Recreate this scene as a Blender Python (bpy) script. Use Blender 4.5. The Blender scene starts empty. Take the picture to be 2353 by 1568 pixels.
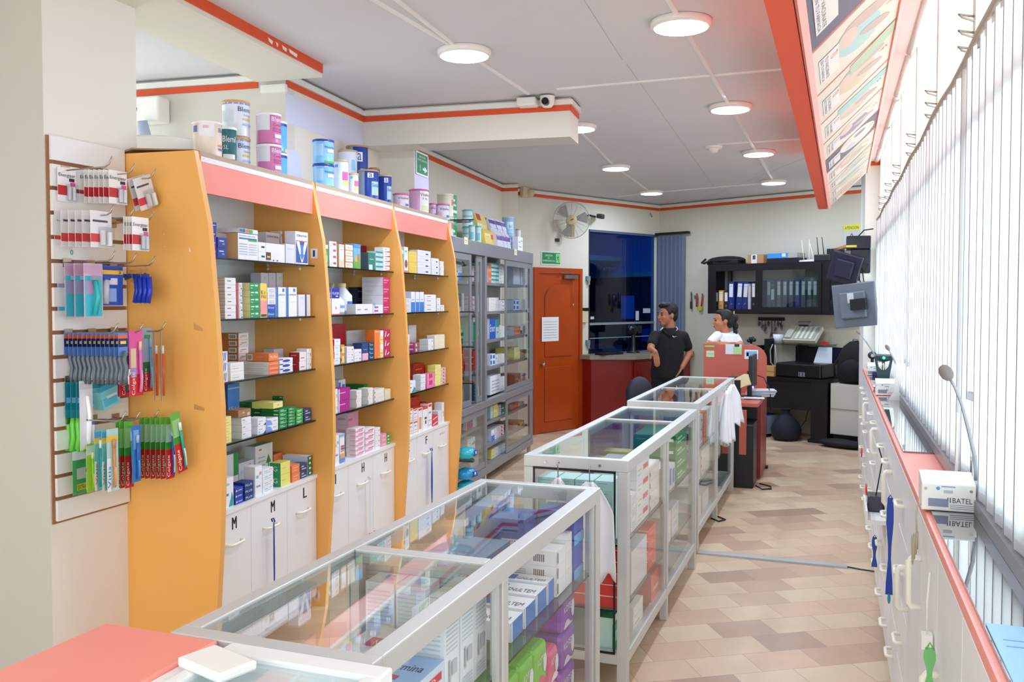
import bpy, bmesh, math, random
from mathutils import Vector, Matrix
R_ = math.radians
random.seed(7)
SC = bpy.context.scene
COL = SC.collection
# ---------------------------------------------------------------- camera
F_PX, EYE, PITCH, CX, HOR, VPX = 2050.0, 1.65, R_(2.0), 1176.5, 690.0, 1935.0
YAW = math.atan((VPX - CX) * math.cos(PITCH) / F_PX)
CY = HOR + F_PX * math.tan(PITCH)
FW = Vector((-math.sin(YAW) * math.cos(PITCH), math.cos(YAW) * math.cos(PITCH), -math.sin(PITCH)))
RT = Vector((math.cos(YAW), math.sin(YAW), 0))
UP = RT.cross(FW)
EYEP = Vector((0, 0, EYE))
cam_d = bpy.data.cameras.new('camera'); cam = bpy.data.objects.new('camera', cam_d); COL.objects.link(cam)
cam.matrix_world = Matrix(((RT.x, UP.x, -FW.x, 0), (RT.y, UP.y, -FW.y, 0), (RT.z, UP.z, -FW.z, EYE), (0, 0, 0, 1)))
cam_d.sensor_width = 36; cam_d.lens = F_PX / 2353 * 36; cam_d.shift_y = -(784 - CY) / 2353; cam_d.clip_start = .02
SC.camera = cam
# ---------------------------------------------------------------- daylight and exposure
w = bpy.data.worlds.new('daylight'); SC.world = w; w.use_nodes = True
bg = w.node_tree.nodes['Background']; bg.inputs[0].default_value = (.84, .93, 1, 1); bg.inputs[1].default_value = 1.35
SC.view_settings.view_transform = 'Standard'; SC.view_settings.look = 'None'
SC.view_settings.exposure = 1.5; SC.view_settings.gamma = 1; SC.view_settings.use_curve_mapping = False
SC.cycles.transparent_max_bounces = 24; SC.cycles.max_bounces = 8; SC.cycles.diffuse_bounces = 5; SC.cycles.glossy_bounces = 4
SC.cycles.adaptive_threshold = .025; SC.cycles.sample_clamp_indirect = 6; SC.cycles.caustics_reflective = False; SC.cycles.caustics_refractive = False
LAMP_POWER = 46.0

def ray(x, y): return FW + RT * ((x - CX) / F_PX) + UP * ((CY - y) / F_PX)
def hit(x, y, p, n):
    d = ray(x, y); return EYEP + d * ((Vector(p) - EYEP).dot(n) / d.dot(n))
class Frame:
    """a rotated building axis: x, y local directions, origin o"""
    def __init__(s, ox, oy, deg):
        s.o = Vector((ox, oy, 0)); s.a = R_(deg)
        s.ex = Vector((math.cos(s.a), math.sin(s.a), 0)); s.ey = Vector((-math.sin(s.a), math.cos(s.a), 0))
    def w(s, x, y, z=0): return s.o + s.ex * x + s.ey * y + Vector((0, 0, z))
    def loc(s, p): q = p - s.o; return Vector((q.dot(s.ex), q.dot(s.ey), p.z))
    def atx(s, px, py, x): return s.loc(hit(px, py, s.w(x, 0), s.ex))      # on the plane local x = const
    def aty(s, px, py, y): return s.loc(hit(px, py, s.w(0, y), s.ey))
    def atz(s, px, py, z): return s.loc(hit(px, py, (0, 0, z), Vector((0, 0, 1))))
AU = math.atan((1724 - CX) * math.cos(PITCH) / F_PX) - YAW
AW = math.atan((1915 - CX) * math.cos(PITCH) / F_PX) - YAW
U = Frame(0, 0, -math.degrees(AU))      # shelving wall: x out of the wall, y along it
RW = Frame(0, 0, -math.degrees(AW))     # window wall
B = Frame(-2.435, 12.578, -26)          # back corner: x along the back wall, y into it
M0 = Frame(0, 0, 0)

# ---------------------------------------------------------------- materials
def lin(c): return tuple(((v / 12.92) if v <= .04045 else ((v + .055) / 1.055) ** 2.4) for v in c)
def hx(s): return lin(tuple(int(s[i:i + 2], 16) / 255 for i in (0, 2, 4)))
MATS = {}
def mat(name, col, rough=.5, metal=0., noise=0., nscale=8., bump=0., emit=0., spec=.5, coat=0.):
    if name in MATS: return MATS[name]
    m = bpy.data.materials.new(name); m.use_nodes = True; nt = m.node_tree; b = nt.nodes['Principled BSDF']
    c = hx(col) if isinstance(col, str) else col
    b.inputs['Base Color'].default_value = (*c, 1); b.inputs['Roughness'].default_value = rough
    b.inputs['Metallic'].default_value = metal; b.inputs['Specular IOR Level'].default_value = spec
    if coat: b.inputs['Coat Weight'].default_value = coat
    if emit: b.inputs['Emission Color'].default_value = (*c, 1); b.inputs['Emission Strength'].default_value = emit
    if noise or bump:
        tc = nt.nodes.new('ShaderNodeTexCoord'); nz = nt.nodes.new('ShaderNodeTexNoise'); nz.inputs['Scale'].default_value = nscale; nz.inputs['Detail'].default_value = 5
        nt.links.new(tc.outputs['Object'], nz.inputs['Vector'])
        if noise:
            mr = nt.nodes.new('ShaderNodeMapRange'); mr.inputs['To Min'].default_value = 1 - noise; mr.inputs['To Max'].default_value = 1 + noise * .4
            mx = nt.nodes.new('ShaderNodeVectorMath'); mx.operation = 'SCALE'; mx.inputs[0].default_value = c
            nt.links.new(nz.outputs['Fac'], mr.inputs['Value']); nt.links.new(mr.outputs[0], mx.inputs['Scale']); nt.links.new(mx.outputs[0], b.inputs['Base Color'])
        if bump:
            bp = nt.nodes.new('ShaderNodeBump'); bp.inputs['Strength'].default_value = bump; bp.inputs['Distance'].default_value = .01
            nt.links.new(nz.outputs['Fac'], bp.inputs['Height']); nt.links.new(bp.outputs[0], b.inputs['Normal'])
    MATS[name] = m; return m
def C_(hexs, rough=.45):                 # plain printed colour
    return mat('ink_' + hexs + ('' if rough == .45 else '_%d' % (rough * 100)), hexs, rough)
def glassy(name, tint, ior=1.5, gl=(1, 1, 1), rough=0.0):
    m = bpy.data.materials.new(name); m.use_nodes = True; nt = m.node_tree; nt.nodes.clear()
    o = nt.nodes.new('ShaderNodeOutputMaterial'); t = nt.nodes.new('ShaderNodeBsdfTransparent'); g = nt.nodes.new('ShaderNodeBsdfGlossy')
    f = nt.nodes.new('ShaderNodeFresnel'); x = nt.nodes.new('ShaderNodeMixShader')
    ge = nt.nodes.new('ShaderNodeNewGeometry'); mr = nt.nodes.new('ShaderNodeMapRange'); mr.inputs['To Min'].default_value = ior; mr.inputs['To Max'].default_value = 1 / ior
    nt.links.new(ge.outputs['Backfacing'], mr.inputs['Value']); nt.links.new(mr.outputs[0], f.inputs['IOR'])
    t.inputs[0].default_value = (*tint, 1); g.inputs[0].default_value = (*gl, 1); g.inputs['Roughness'].default_value = rough
    nt.links.new(f.outputs[0], x.inputs[0]); nt.links.new(t.outputs[0], x.inputs[1]); nt.links.new(g.outputs[0], x.inputs[2]); nt.links.new(x.outputs[0], o.inputs[0])
    MATS[name] = m; return m
def translucent(name, col, mixf=.6, clear=0.):
    m = bpy.data.materials.new(name); m.use_nodes = True; nt = m.node_tree; nt.nodes.clear()
    o = nt.nodes.new('ShaderNodeOutputMaterial'); t = nt.nodes.new('ShaderNodeBsdfTranslucent'); d = nt.nodes.new('ShaderNodeBsdfDiffuse'); x = nt.nodes.new('ShaderNodeMixShader')
    t.inputs[0].default_value = (*col, 1); d.inputs[0].default_value = (*col, 1); x.inputs[0].default_value = mixf
    nt.links.new(d.outputs[0], x.inputs[1]); nt.links.new(t.outputs[0], x.inputs[2]); out = x
    if clear:
        tr = nt.nodes.new('ShaderNodeBsdfTransparent'); y = nt.nodes.new('ShaderNodeMixShader'); y.inputs[0].default_value = clear
        nt.links.new(x.outputs[0], y.inputs[1]); nt.links.new(tr.outputs[0], y.inputs[2]); out = y
    nt.links.new(out.outputs[0], o.inputs[0]); MATS[name] = m; return m
def brick_mat(name, cols, sx, sy, rot, mortar):
    m = bpy.data.materials.new(name); m.use_nodes = True; nt = m.node_tree; b = nt.nodes['Principled BSDF']; L = nt.links.new
    tc = nt.nodes.new('ShaderNodeTexCoord'); mp = nt.nodes.new('ShaderNodeMapping'); mp.inputs['Rotation'].default_value = (0, 0, rot)
    br = nt.nodes.new('ShaderNodeTexBrick'); br.offset = .5; br.inputs['Scale'].default_value = 1; br.inputs['Mortar Size'].default_value = .0016
    br.inputs['Brick Width'].default_value = sx; br.inputs['Row Height'].default_value = sy; br.inputs['Bias'].default_value = 0
    br.inputs['Color1'].default_value = (0, 0, 0, 1); br.inputs['Color2'].default_value = (1, 1, 1, 1); br.inputs['Mortar'].default_value = (.5, .5, .5, 1)
    cr = nt.nodes.new('ShaderNodeValToRGB'); e = cr.color_ramp.elements
    e[0].position = 0; e[0].color = (*hx(cols[0][1]), 1); e[1].position = 1; e[1].color = (*hx(cols[-1][1]), 1)
    for p, c in cols[1:-1]: k = e.new(p); k.color = (*hx(c), 1)
    cr.color_ramp.interpolation = 'LINEAR'
    nz = nt.nodes.new('ShaderNodeTexNoise'); nz.inputs['Scale'].default_value = 5; nz.inputs['Detail'].default_value = 6
    mr = nt.nodes.new('ShaderNodeMapRange'); mr.inputs['To Min'].default_value = .86; mr.inputs['To Max'].default_value = 1.08
    sc = nt.nodes.new('ShaderNodeVectorMath'); sc.operation = 'SCALE'
    mm = nt.nodes.new('ShaderNodeMix'); mm.data_type = 'RGBA'; mm.inputs['B'].default_value = (*hx(mortar), 1)
    L(tc.outputs['Object'], mp.inputs[0]); L(mp.outputs[0], br.inputs[0]); L(br.outputs['Color'], cr.inputs[0]); L(tc.outputs['Object'], nz.inputs['Vector'])
    L(nz.outputs['Fac'], mr.inputs['Value']); L(cr.outputs[0], sc.inputs[0]); L(mr.outputs[0], sc.inputs['Scale'])
    L(sc.outputs[0], mm.inputs['A']); L(br.outputs['Fac'], mm.inputs['Factor']); L(mm.outputs['Result'], b.inputs['Base Color'])
    b.inputs['Roughness'].default_value = .38; MATS[name] = m; return m
WALL = mat('cream_wall_paint', 'E6E1D2', .7, noise=.03, nscale=1.5, bump=.04)
WALLG = mat('ivory_column_paint', 'EFEDE4', .7, noise=.02, nscale=1.5)
CEIL = mat('ceiling_board', 'DADBDC', .8, noise=.03, nscale=.8)
ORANGE = mat('orange_trim_paint', 'E2531F', .5, noise=.08, nscale=12)
SALMON = mat('salmon_laminate', 'F79686', .35)
YEL = mat('ochre_laminate', 'F4B25C', .38, noise=.05, nscale=2.5)
YELE = mat('ochre_edge_band', 'F2B45F', .4)
WHT = mat('white_laminate', 'EFEFEC', .35)
WHT2 = mat('white_plastic', 'F2F1EA', .3)
CREAMP = mat('ivory_plastic_handle', 'F8F4E4', .3)
ALU = mat('white_anodised_aluminium', 'CDCDC9', .38, .25)
ALUG = mat('grey_aluminium', '97979A', .4, .35)
STEEL = mat('brushed_steel', 'B8B4AA', .25, .9)
BLK = mat('black_plastic', '0B0C10', .45)
BLKG = mat('black_gloss_edge', '0A0A0C', .15)
DARK = mat('charcoal_plastic', '23262C', .4)
BROWN = mat('raw_board_edge', '9A6A4A', .7)
GLASS = glassy('clear_glass', (.96, .985, .975), 1.5)
GLASS2 = glassy('case_glass', (.97, .985, .98), 1.45)
GEDGE = mat('green_glass_edge', '12302C', .1)
GLASSS = glassy('side_pane_glass', (.985, .995, .99), 1.12)
SHELFG = glassy('shelf_glass', (.62, .72, .69), 1.5)
BLIND = translucent('blind_fabric', (.92, .93, .95), .60)
FILM = translucent('frosted_window_film', (.95, .88, .86), .85)
CLOTH = mat('white_cotton', 'F1F2F6', .9)

# ---------------------------------------------------------------- mesh builder
TXT = {}
def text_geo(s):
    if s in TXT: return TXT[s]
    cu = bpy.data.curves.new('t', 'FONT'); cu.body = s; cu.size = 1; cu.resolution_u = 2; cu.offset = 0; cu.fill_mode = 'FRONT'
    ob = bpy.data.objects.new('t', cu); me = bpy.data.meshes.new_from_object(ob)
    v = [tuple(p.co) for p in me.vertices]; f = [tuple(p.vertices) for p in me.polygons]
    x0 = min(p[0] for p in v); x1 = max(p[0] for p in v); y0 = min(p[1] for p in v); y1 = max(p[1] for p in v)
    v = [((p[0] - x0) / (y1 - y0), (p[1] - y0) / (y1 - y0)) for p in v]
    bpy.data.objects.remove(ob); bpy.data.curves.remove(cu); bpy.data.meshes.remove(me)
    TXT[s] = (v, f, (x1 - x0) / (y1 - y0)); return TXT[s]
class MB:
    def __init__(s): s.v = []; s.f = []; s.m = []; s.mats = []; s.sm = []
    def mi(s, m):
        if m not in s.mats: s.mats.append(m)
        return s.mats.index(m)
    def add(s, vs, fs, m, smooth=False):
        k = len(s.v); i = s.mi(m); s.v += [tuple(p) for p in vs]
        for f in fs: s.f.append(tuple(a + k for a in f)); s.m.append(i); s.sm.append(smooth)
        return s
    def box(s, x0, x1, y0, y1, z0, z1, m, faces=None):
        vs = [(x0, y0, z0), (x1, y0, z0), (x1, y1, z0), (x0, y1, z0), (x0, y0, z1), (x1, y0, z1), (x1, y1, z1), (x0, y1, z1)]
        F = {'b': (0, 3, 2, 1), 't': (4, 5, 6, 7), 's': (0, 1, 5, 4), 'f': (1, 2, 6, 5), 'k': (2, 3, 7, 6), 'l': (3, 0, 4, 7)}
        if not faces: return s.add(vs, F.values(), m)
        for k, f in F.items(): s.add(vs, [f], faces.get(k, m))
        return s
    def obox(s, c, sx, sy, sz, m, rz=0, rx=0, ry=0):
        mt = Matrix.Translation(c) @ Matrix.Rotation(rz, 4, 'Z') @ Matrix.Rotation(ry, 4, 'Y') @ Matrix.Rotation(rx, 4, 'X')
        vs = [mt @ Vector((i * sx / 2, j * sy / 2, k * sz / 2)) for k in (-1, 1) for i, j in ((-1, -1), (1, -1), (1, 1), (-1, 1))]
        return s.add(vs, [(0, 3, 2, 1), (4, 5, 6, 7), (0, 1, 5, 4), (1, 2, 6, 5), (2, 3, 7, 6), (3, 0, 4, 7)], m)
    def quad(s, a, b, c, d, m): return s.add([a, b, c, d], [(0, 1, 2, 3)], m)
    def poly(s, pts, m): return s.add(pts, [tuple(range(len(pts)))], m)
    def prism(s, pts, axis, a, b, m, mside=None):
        """extrude a 2D outline; axis 0/1/2 = the extruded direction"""
        def P(p, t): return {0: (t, p[0], p[1]), 1: (p[0], t, p[1]), 2: (p[0], p[1], t)}[axis]
        n = len(pts); vs = [P(p, a) for p in pts] + [P(p, b) for p in pts]
        s.add(vs, [tuple(range(n))[::-1], tuple(range(n, 2 * n))], m)
        s.add(vs, [(i, (i + 1) % n, n + (i + 1) % n, n + i) for i in range(n)], mside or m); return s
    def lathe(s, prof, m, seg=20, c=(0, 0, 0), axis='z', smooth=True, ang=(0, 2 * math.pi)):
        n = len(prof); vs = []; full = abs(ang[1] - ang[0]) > 6.28; k = seg if full else seg + 1
        for i in range(k):
            t = ang[0] + (ang[1] - ang[0]) * i / seg
            for r, z in prof:
                p = (r * math.cos(t), r * math.sin(t), z)
                if axis == 'x': p = (p[2], p[0], p[1])
                if axis == 'y': p = (p[0], p[2], p[1])
                vs.append((p[0] + c[0], p[1] + c[1], p[2] + c[2]))
        fs = []
        for i in range(seg):
            j = (i + 1) % k
            for q in range(n - 1): fs.append((i * n + q, j * n + q, j * n + q + 1, i * n + q + 1))
        return s.add(vs, fs, m, smooth)
    def cyl(s, c, r, h, m, axis='z', seg=16, r2=None):
        r2 = r if r2 is None else r2
        return s.lathe([(0, 0), (r, 0)], m, seg, c, axis, False).lathe([(r, 0), (r2, h)], m, seg, c, axis).lathe([(r2, h), (0, h)], m, seg, c, axis, False)
    def ell(s, c, rx, ry, rz, m, seg=14, rings=8, rot=None):
        vs = []; fs = []
        for i in range(rings + 1):
            a = math.pi * i / rings
            for j in range(seg):
                t = 2 * math.pi * j / seg; p = Vector((rx * math.sin(a) * math.cos(t), ry * math.sin(a) * math.sin(t), rz * math.cos(a)))
                if rot: p = rot @ p
                vs.append(p + Vector(c))
        for i in range(rings):
            for j in range(seg): fs.append((i * seg + j, i * seg + (j + 1) % seg, (i + 1) * seg + (j + 1) % seg, (i + 1) * seg + j))
        return s.add(vs, fs, m, True)
    def tube(s, pts, r, m, seg=8, closed=False):
        pts = [Vector(p) for p in pts]; n = len(pts); vs = []; fs = []; rr = r if isinstance(r, (list, tuple)) else [r] * n
        t0 = (pts[1] - pts[0]).normalized(); up = Vector((0, 0, 1)) if abs(t0.z) < .9 else Vector((1, 0, 0)); nrm = t0.cross(up).normalized()
        for i, p in enumerate(pts):
            a = pts[i - 1] if i > 0 or closed else pts[i]; b = pts[(i + 1) % n] if i < n - 1 or closed else pts[i]
            t = (b - a).normalized(); nrm = (nrm - t * nrm.dot(t)).normalized(); bn = t.cross(nrm)
            for j in range(seg):
                q = 2 * math.pi * j / seg; vs.append(p + (nrm * math.cos(q) + bn * math.sin(q)) * rr[i])
        for i in range(n if closed else n - 1):
            k = (i + 1) % n
            for j in range(seg): fs.append((i * seg + j, i * seg + (j + 1) % seg, k * seg + (j + 1) % seg, k * seg + j))
        if not closed: fs += [tuple(range(seg))[::-1], tuple((n - 1) * seg + j for j in range(seg))]
        return s.add(vs, fs, m, True)
    def text(s, txt, o, ux, uy, h, m, width=None):
        v, f, wd = text_geo(txt); o = Vector(o); ux = Vector(ux).normalized(); uy = Vector(uy).normalized(); k = h if width is None else width / wd
        return s.add([o + ux * (p[0] * k) + uy * (p[1] * h) for p in v], f, m)
    def xform(s, mt): s.v = [tuple(mt @ Vector(p)) for p in s.v]; return s
    def mesh(s, name):
        me = bpy.data.meshes.new(name); me.from_pydata(s.v, [], s.f)
        for m in s.mats: me.materials.append(m)
        me.polygons.foreach_set('material_index', s.m); me.polygons.foreach_set('use_smooth', s.sm); me.update(); return me
def props(o, label=None, cat=None, group=None, kind=None):
    if label: o['label'] = label
    if cat: o['category'] = cat
    if group: o['group'] = group
    if kind: o['kind'] = kind
    return o
LABELS = {}
def T(name, label, cat, fr, x, y, z=0., rot=0., group=None, kind=None):
    o = bpy.data.objects.new(name, None); COL.objects.link(o); o.empty_display_size = .05
    o.location = fr.w(x, y, z); o.rotation_euler = (0, 0, fr.a + rot); LABELS.setdefault(label, []).append(name)
    return props(o, label, cat, group, kind)
def P(name, mb, parent, label=None, bev=0., kind=None, loc=None, rot=None):
    o = bpy.data.objects.new(name, mb.mesh(name) if isinstance(mb, MB) else mb); COL.objects.link(o); o.parent = parent
    if loc: o.location = loc
    if rot: o.rotation_euler = rot
    if bev: b = o.modifiers.new('edge', 'BEVEL'); b.width = bev; b.segments = 2; b.limit_method = 'ANGLE'
    return props(o, label, kind=kind)
def O(name, mb, label, cat, fr, x=0, y=0, z=0, rot=0, group=None, kind=None, bev=0., tilt=None):
    o = bpy.data.objects.new(name, mb.mesh(name) if isinstance(mb, MB) else mb); COL.objects.link(o)
    o.location = fr.w(x, y, z); o.rotation_euler = (tilt[0] if tilt else 0, tilt[1] if tilt else 0, fr.a + rot)
    if bev: b = o.modifiers.new('edge', 'BEVEL'); b.width = bev; b.segments = 2; b.limit_method = 'ANGLE'
    if label: LABELS.setdefault(label, []).append(name)
    return props(o, label, cat, group, kind)
def ST(name, mb, fr=M0, x=0, y=0, z=0, parent=None, bev=0.):
    o = O(name, mb, None, None, fr, x, y, z, kind='structure', bev=bev)
    if parent: o.parent = parent; o.location = (0, 0, 0); o.rotation_euler = (0, 0, 0)
    return o
# ================================================================ the room
CZ = 3.0
FLOOR = brick_mat('stone_look_vinyl_tiles', [(0, 'AF9078'), (.1, 'C4A288'), (.3, 'D3B494'), (.5, 'DEC4A4'), (.72, 'D8B698'), (.88, 'E2CBAB'), (1, 'CDAA8C')], .29, .2, R_(-32), 'B09078')
ST('floor', MB().box(-6, 1.2, -3, 14.5, -.08, 0, FLOOR))
ST('trim_1', MB().box(-.86, .05, 5.80, 5.86, 0, .012, mat('threshold_strip', 'B9BCC0', .4, .3)))
o = ST('ceiling', MB().box(-6, .37, -1.2, 14.5, CZ, CZ + .1, CEIL))
# column beside the slatwall and the wall returning from it
ST('wall_left', MB().box(-4.6, -2.914, 2.64, 3.13, 0, CZ, WALLG, {'s': mat('grey_green_wall_face', 'CBCAC0', .7, noise=.03, nscale=1.5), 'f': WALLG}))  # camera-side face set greyer than the rest of the column
ST('wall_light_blocker', MB().box(-4.7, -3.4, -1.3, -1.2, 0, CZ, WALL).box(-3.4, .5, -1.3, -1.2, 2.5, CZ, WALL))  # unseen wall added behind the camera to limit entrance light
ST('wall_entrance', MB().box(-4.7, -4.6, -1.2, 2.64, 0, CZ, WALL))
# shallow soffit over the recess
mb = MB().box(-2.80, -2.38, 2.0, 4.70, CZ - .075, CZ - .001, WALL)
mb.box(-2.38, -2.374, 2.0, 4.70, CZ - .052, CZ, ORANGE)
for x0_, x1_, y0_, y1_ in ((616, 628, 97, 106), (634, 640, 104, 112), (648, 660, 112, 122), (664, 684, 118, 130)):
    a_ = U.atx(x0_, y0_, -2.373); b_ = U.atx(x1_, y1_, -2.373); mb.poly([(-2.3735, a_.y, CZ - .018), (-2.3735, b_.y, CZ - .024), (-2.3735, b_.y - .01, CZ - .044), (-2.3735, a_.y + .01, CZ - .036)], WHT)
ST('trim_2', mb, U)
# wall behind the recess, wall strip with the pale poster ghost, column carrying the cross beam
uA, uC = 4.77, 5.86
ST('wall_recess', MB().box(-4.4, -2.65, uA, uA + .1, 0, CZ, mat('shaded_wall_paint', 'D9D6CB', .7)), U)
mb = MB().box(-2.75, -2.65, uA + .1, uC, 0, CZ, WALL)
PALE = mat('pale_blue_repaint', 'D9DCEE', .7)
def onv(px, py, v=-2.649): q = U.atx(px, py, v); return (q.x, q.y, q.z)
mb.poly([onv(656, 213), onv(835, 288), onv(835, 345), onv(656, 280)], PALE); mb.poly([onv(656, 340), onv(690, 350), onv(695, 410), onv(656, 405)], PALE)
ST('wall_behind_units', mb, U)
q = U.atx(985, 345, -2.258); uD = q.y
ST('wall_column', MB().box(-2.80, -2.258, uC, uD, 2.737, CZ, WALL, {'f': PALE}).box(-2.84, -2.37, uC + .265, uD + .3, 2.29, 2.736, WALL, {'f': PALE}).box(-2.75, -2.65, uC, uC + .265, 2.29, 2.736, WALL), U)
bu = 6.15
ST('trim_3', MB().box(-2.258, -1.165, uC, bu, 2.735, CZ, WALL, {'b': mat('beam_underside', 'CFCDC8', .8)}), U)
# long left wall behind the grey cabinet, pilaster, angled wall with door and window
uP = U.atz(1170, 421, CZ).y; vP = U.aty(1190, 424, uP).x
pj = B.loc(U.w(vP, uP)); 
ST('wall_left_far', MB().box(-2.9, -2.788, uD, uP, 0, CZ, WALL), U)
mb = MB(); aP = U.w(-2.8, uP); bP = U.w(vP, uP); 
yj = B.loc(bP).y; cP = B.w(0, yj + .08)
base = [(-2.8, uP), (vP, uP)]; cl = U.loc(cP); base += [(cl.x, cl.y), (-2.8, cl.y + .2)]
mb.prism(base, 2, 0, CZ, WALL); ST('wall_pilaster', mb, U)
WY0, WY1, WZ0, WZ1 = -1.50, -.02, .94, 2.57
y0 = yj + .05
WALB = mat('angled_wall_dimmed', 'DAD5C4', .7, noise=.03, nscale=1.2)  # wall cream darkened to paint in the dimmer back of the room
mb = MB().box(-.14, 0, y0, WY0, 0, CZ, WALB).box(-.14, 0, WY0, 0, 0, WZ0, WALB).box(-.14, 0, WY0, 0, WZ1, CZ, WALB)
ST('wall_angled', mb, B)
ST('wall_back', MB().box(-.14, 4.2, 0, .12, 0, CZ, mat('back_wall_dimmed', 'D2CDBA', .7, noise=.03, nscale=1.2)), B)  # back wall colour darkened too, its dimness painted in
# right hand column by the window wall
ST('wall_right', MB().box(.275, .75, 9.2, 10.6, 0, CZ, WALLG), RW)
ST('trim_4', MB().box(.268, .75, 9.194, 9.2, 2.93, CZ, ORANGE), RW)
# orange stripe with the white cable duct above it, running round the ceiling line
def run(mb, fr, pts, side=1):
    for (x0, y0), (x1, y1) in zip(pts, pts[1:]):
        d = Vector((x1 - x0, y1 - y0, 0)); L = d.length; a = math.atan2(d.y, d.x); c = Vector(((x0 + x1) / 2, (y0 + y1) / 2, 0)); n = Vector((d.y, -d.x, 0)).normalized() * side
        mb.obox(c + n * .003 + Vector((0, 0, CZ - .075)), L, .006, .036, ORANGE, a)
        mb.obox(c + n * .009 + Vector((0, 0, CZ - .037)), L + .015, .018, .034, WHT2, a)
        mb.obox(c + n * .012 + Vector((0, 0, CZ - .008)), L, .004, .004, C_('6A6864'), a)
    return mb
ST('trim_5', run(MB(), U, [(-2.65, uA), (-2.65, uC), (-1.165, uC), (-1.165, bu)]), U)
ST('trim_6', run(MB(), U, [(-2.258, uD - .02), (-2.788, uD + .01), (-2.788, uP), (vP, uP)]), U)
ST('trim_7', run(MB(), B, [(0, y0 + .1), (0, -.01)]), B)
ST('trim_8', run(MB(), B, [(.01, 0), (3.3, 0)]), B)
ST('trim_9', run(MB(), U, [(-4.2, uA), (-2.83, uA)]), U)
ST('trim_10', MB().box(-2.80, -2.64, uA - .03, uA, CZ - .13, CZ - .085, WHT2), U)
# ceiling wire mouldings
mb = MB()
for x in (-.745,): mb.box(x - .012, x + .012, 2.2, 10.5, CZ - .012, CZ, WHT2)
def zp(px, py): q = M0.atz(px, py, CZ - .006); return Vector((q.x, q.y, CZ - .006))
for a, b in (((905, -5), (1062, 118)), ((1075, 125), (1215, 216)), ((1330, 300), (1415, 385)), ((1415, 385), (1497, 443)), ((1497, 443), (1777, 420)), ((1420, 452), (1497, 443)), ((1280, 205), (1795, 160)), ((1650, 332), (1838, 320)), ((850, -5), (1080, 130))):
    p, q = zp(*a), zp(*b); d = q - p; mb.obox((p + q) / 2, d.length, .018, .011, WHT2, math.atan2(d.y, d.x))
ST('trim_11', mb)
mb = MB()
for a, b in (((1340, 0), (1430, 140)), ((1440, 150), (1640, 430)), ((2010, 300), (1560, 480))):
    p, q = zp(*a), zp(*b); d = q - p; p.z = q.z = CZ - .0005; mb.obox((p + q) / 2, d.length, .004, .001, mat('joint_line', 'B9B9B6', .8), math.atan2(d.y, d.x))
ST('trim_12', mb)
# ---------------------------------------------------------------- window wall: frame, film, glass
mb = MB()
for wv in (1.05, 2.08, 3.13, 4.2, 5.24, 6.4, 7.38, 8.32, 9.15): mb.box(.402, .44, wv - .03, wv + .03, 1.08, CZ + .1, WHT2)
mb.box(.402, .44, .2, 9.2, 1.08, 1.16, ALUG).box(.402, .44, .2, 9.2, 2.15, 2.19, ALU)
mb.box(.402, .47, .2, 9.2, 0, 1.06, WHT)
ST('window_1', mb, RW)
ST('window_2', MB().box(.415, .421, .2, 9.2, 1.16, 2.17, GLASS), RW)
ST('window_3', MB().box(.415, .421, .2, 9.2, 2.19, CZ + .1, FILM), RW)
mb = MB().box(.2, .37, -.6, 9.2, CZ - .03, CZ + .1, mat('pink_soffit', 'F3E3DC', .6)); ST('trim_13', mb, RW)
mb = MB()
for i in range(8): mb.tube([(.372, 1.1 + i * 1.05, CZ - .02), (.372, 2.1 + i * 1.05, CZ - .02)], .026, WHT2)
ST('trim_14', mb, RW)
# ---------------------------------------------------------------- red panelled door in the angled wall
RED = mat('red_brown_varnished_wood', 'B8480F', .3, noise=.35, nscale=3, coat=.2)
REDD = mat('dark_red_wood', '861408', .3, noise=.4, nscale=2.5, coat=.2)
d = T('door_1', None, None, B, 0, -2.47, 0, kind='structure'); del LABELS[None]
mb = MB().box(0, .05, -.07, 0, 0, 2.05, RED).box(0, .05, .80 - .05, .80, 0, 2.05, RED).box(0, .05, 0, .75, 1.98, 2.05, RED)
P('door_frame', mb, d)
mb = MB().box(0, .03, 0, .75, .01, 1.98, RED)
P('door_leaf', mb, d)
arch = [(.12, .95), (.63, .95)] + [(.375 + .255 * math.cos(t), 1.66 + .19 * math.sin(t)) for t in [math.pi * i / 10 for i in range(11)]]
P('door_panel', MB().prism(arch, 0, .03, .042, RED), d, bev=.006)
P('door_panel', MB().box(.03, .042, .12, .63, .14, .82, RED), d, bev=.006)
P('door_closer', MB().box(.05, .085, .45, .68, 1.92, 1.965, STEEL).box(.06, .07, .36, .6, 1.985, 1.995, STEEL), d, 'steel door closer')
P('door_handle', MB().tube([(.03, .06, .86), (.07, .06, .86)], .012, STEEL).ell((.08, .06, .86), .018, .022, .022, STEEL), d, 'small metal door knob')
mb = MB().box(.043, .0445, .06, .36, 1.14, 1.44, WHT)
for i in range(7): mb.box(.0445, .0448, .09, .33, 1.18 + i * .033, 1.185 + i * .033, C_('8C93A0'))
O('paper_notice', mb.xform(Matrix.Translation((0, 0, 0))), 'printed white notice taped to the red panelled door', 'paper', B, 0, -2.47)
O('pull_cord', MB().tube([(.06, -1.87, 1.92), (.065, -1.865, 1.6)], .004, C_('C8502A')).ell((.065, -1.865, 1.59), .012, .012, .018, C_('D8A060')), 'thin red cord hanging from the steel door closer', 'cord', B)
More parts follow.
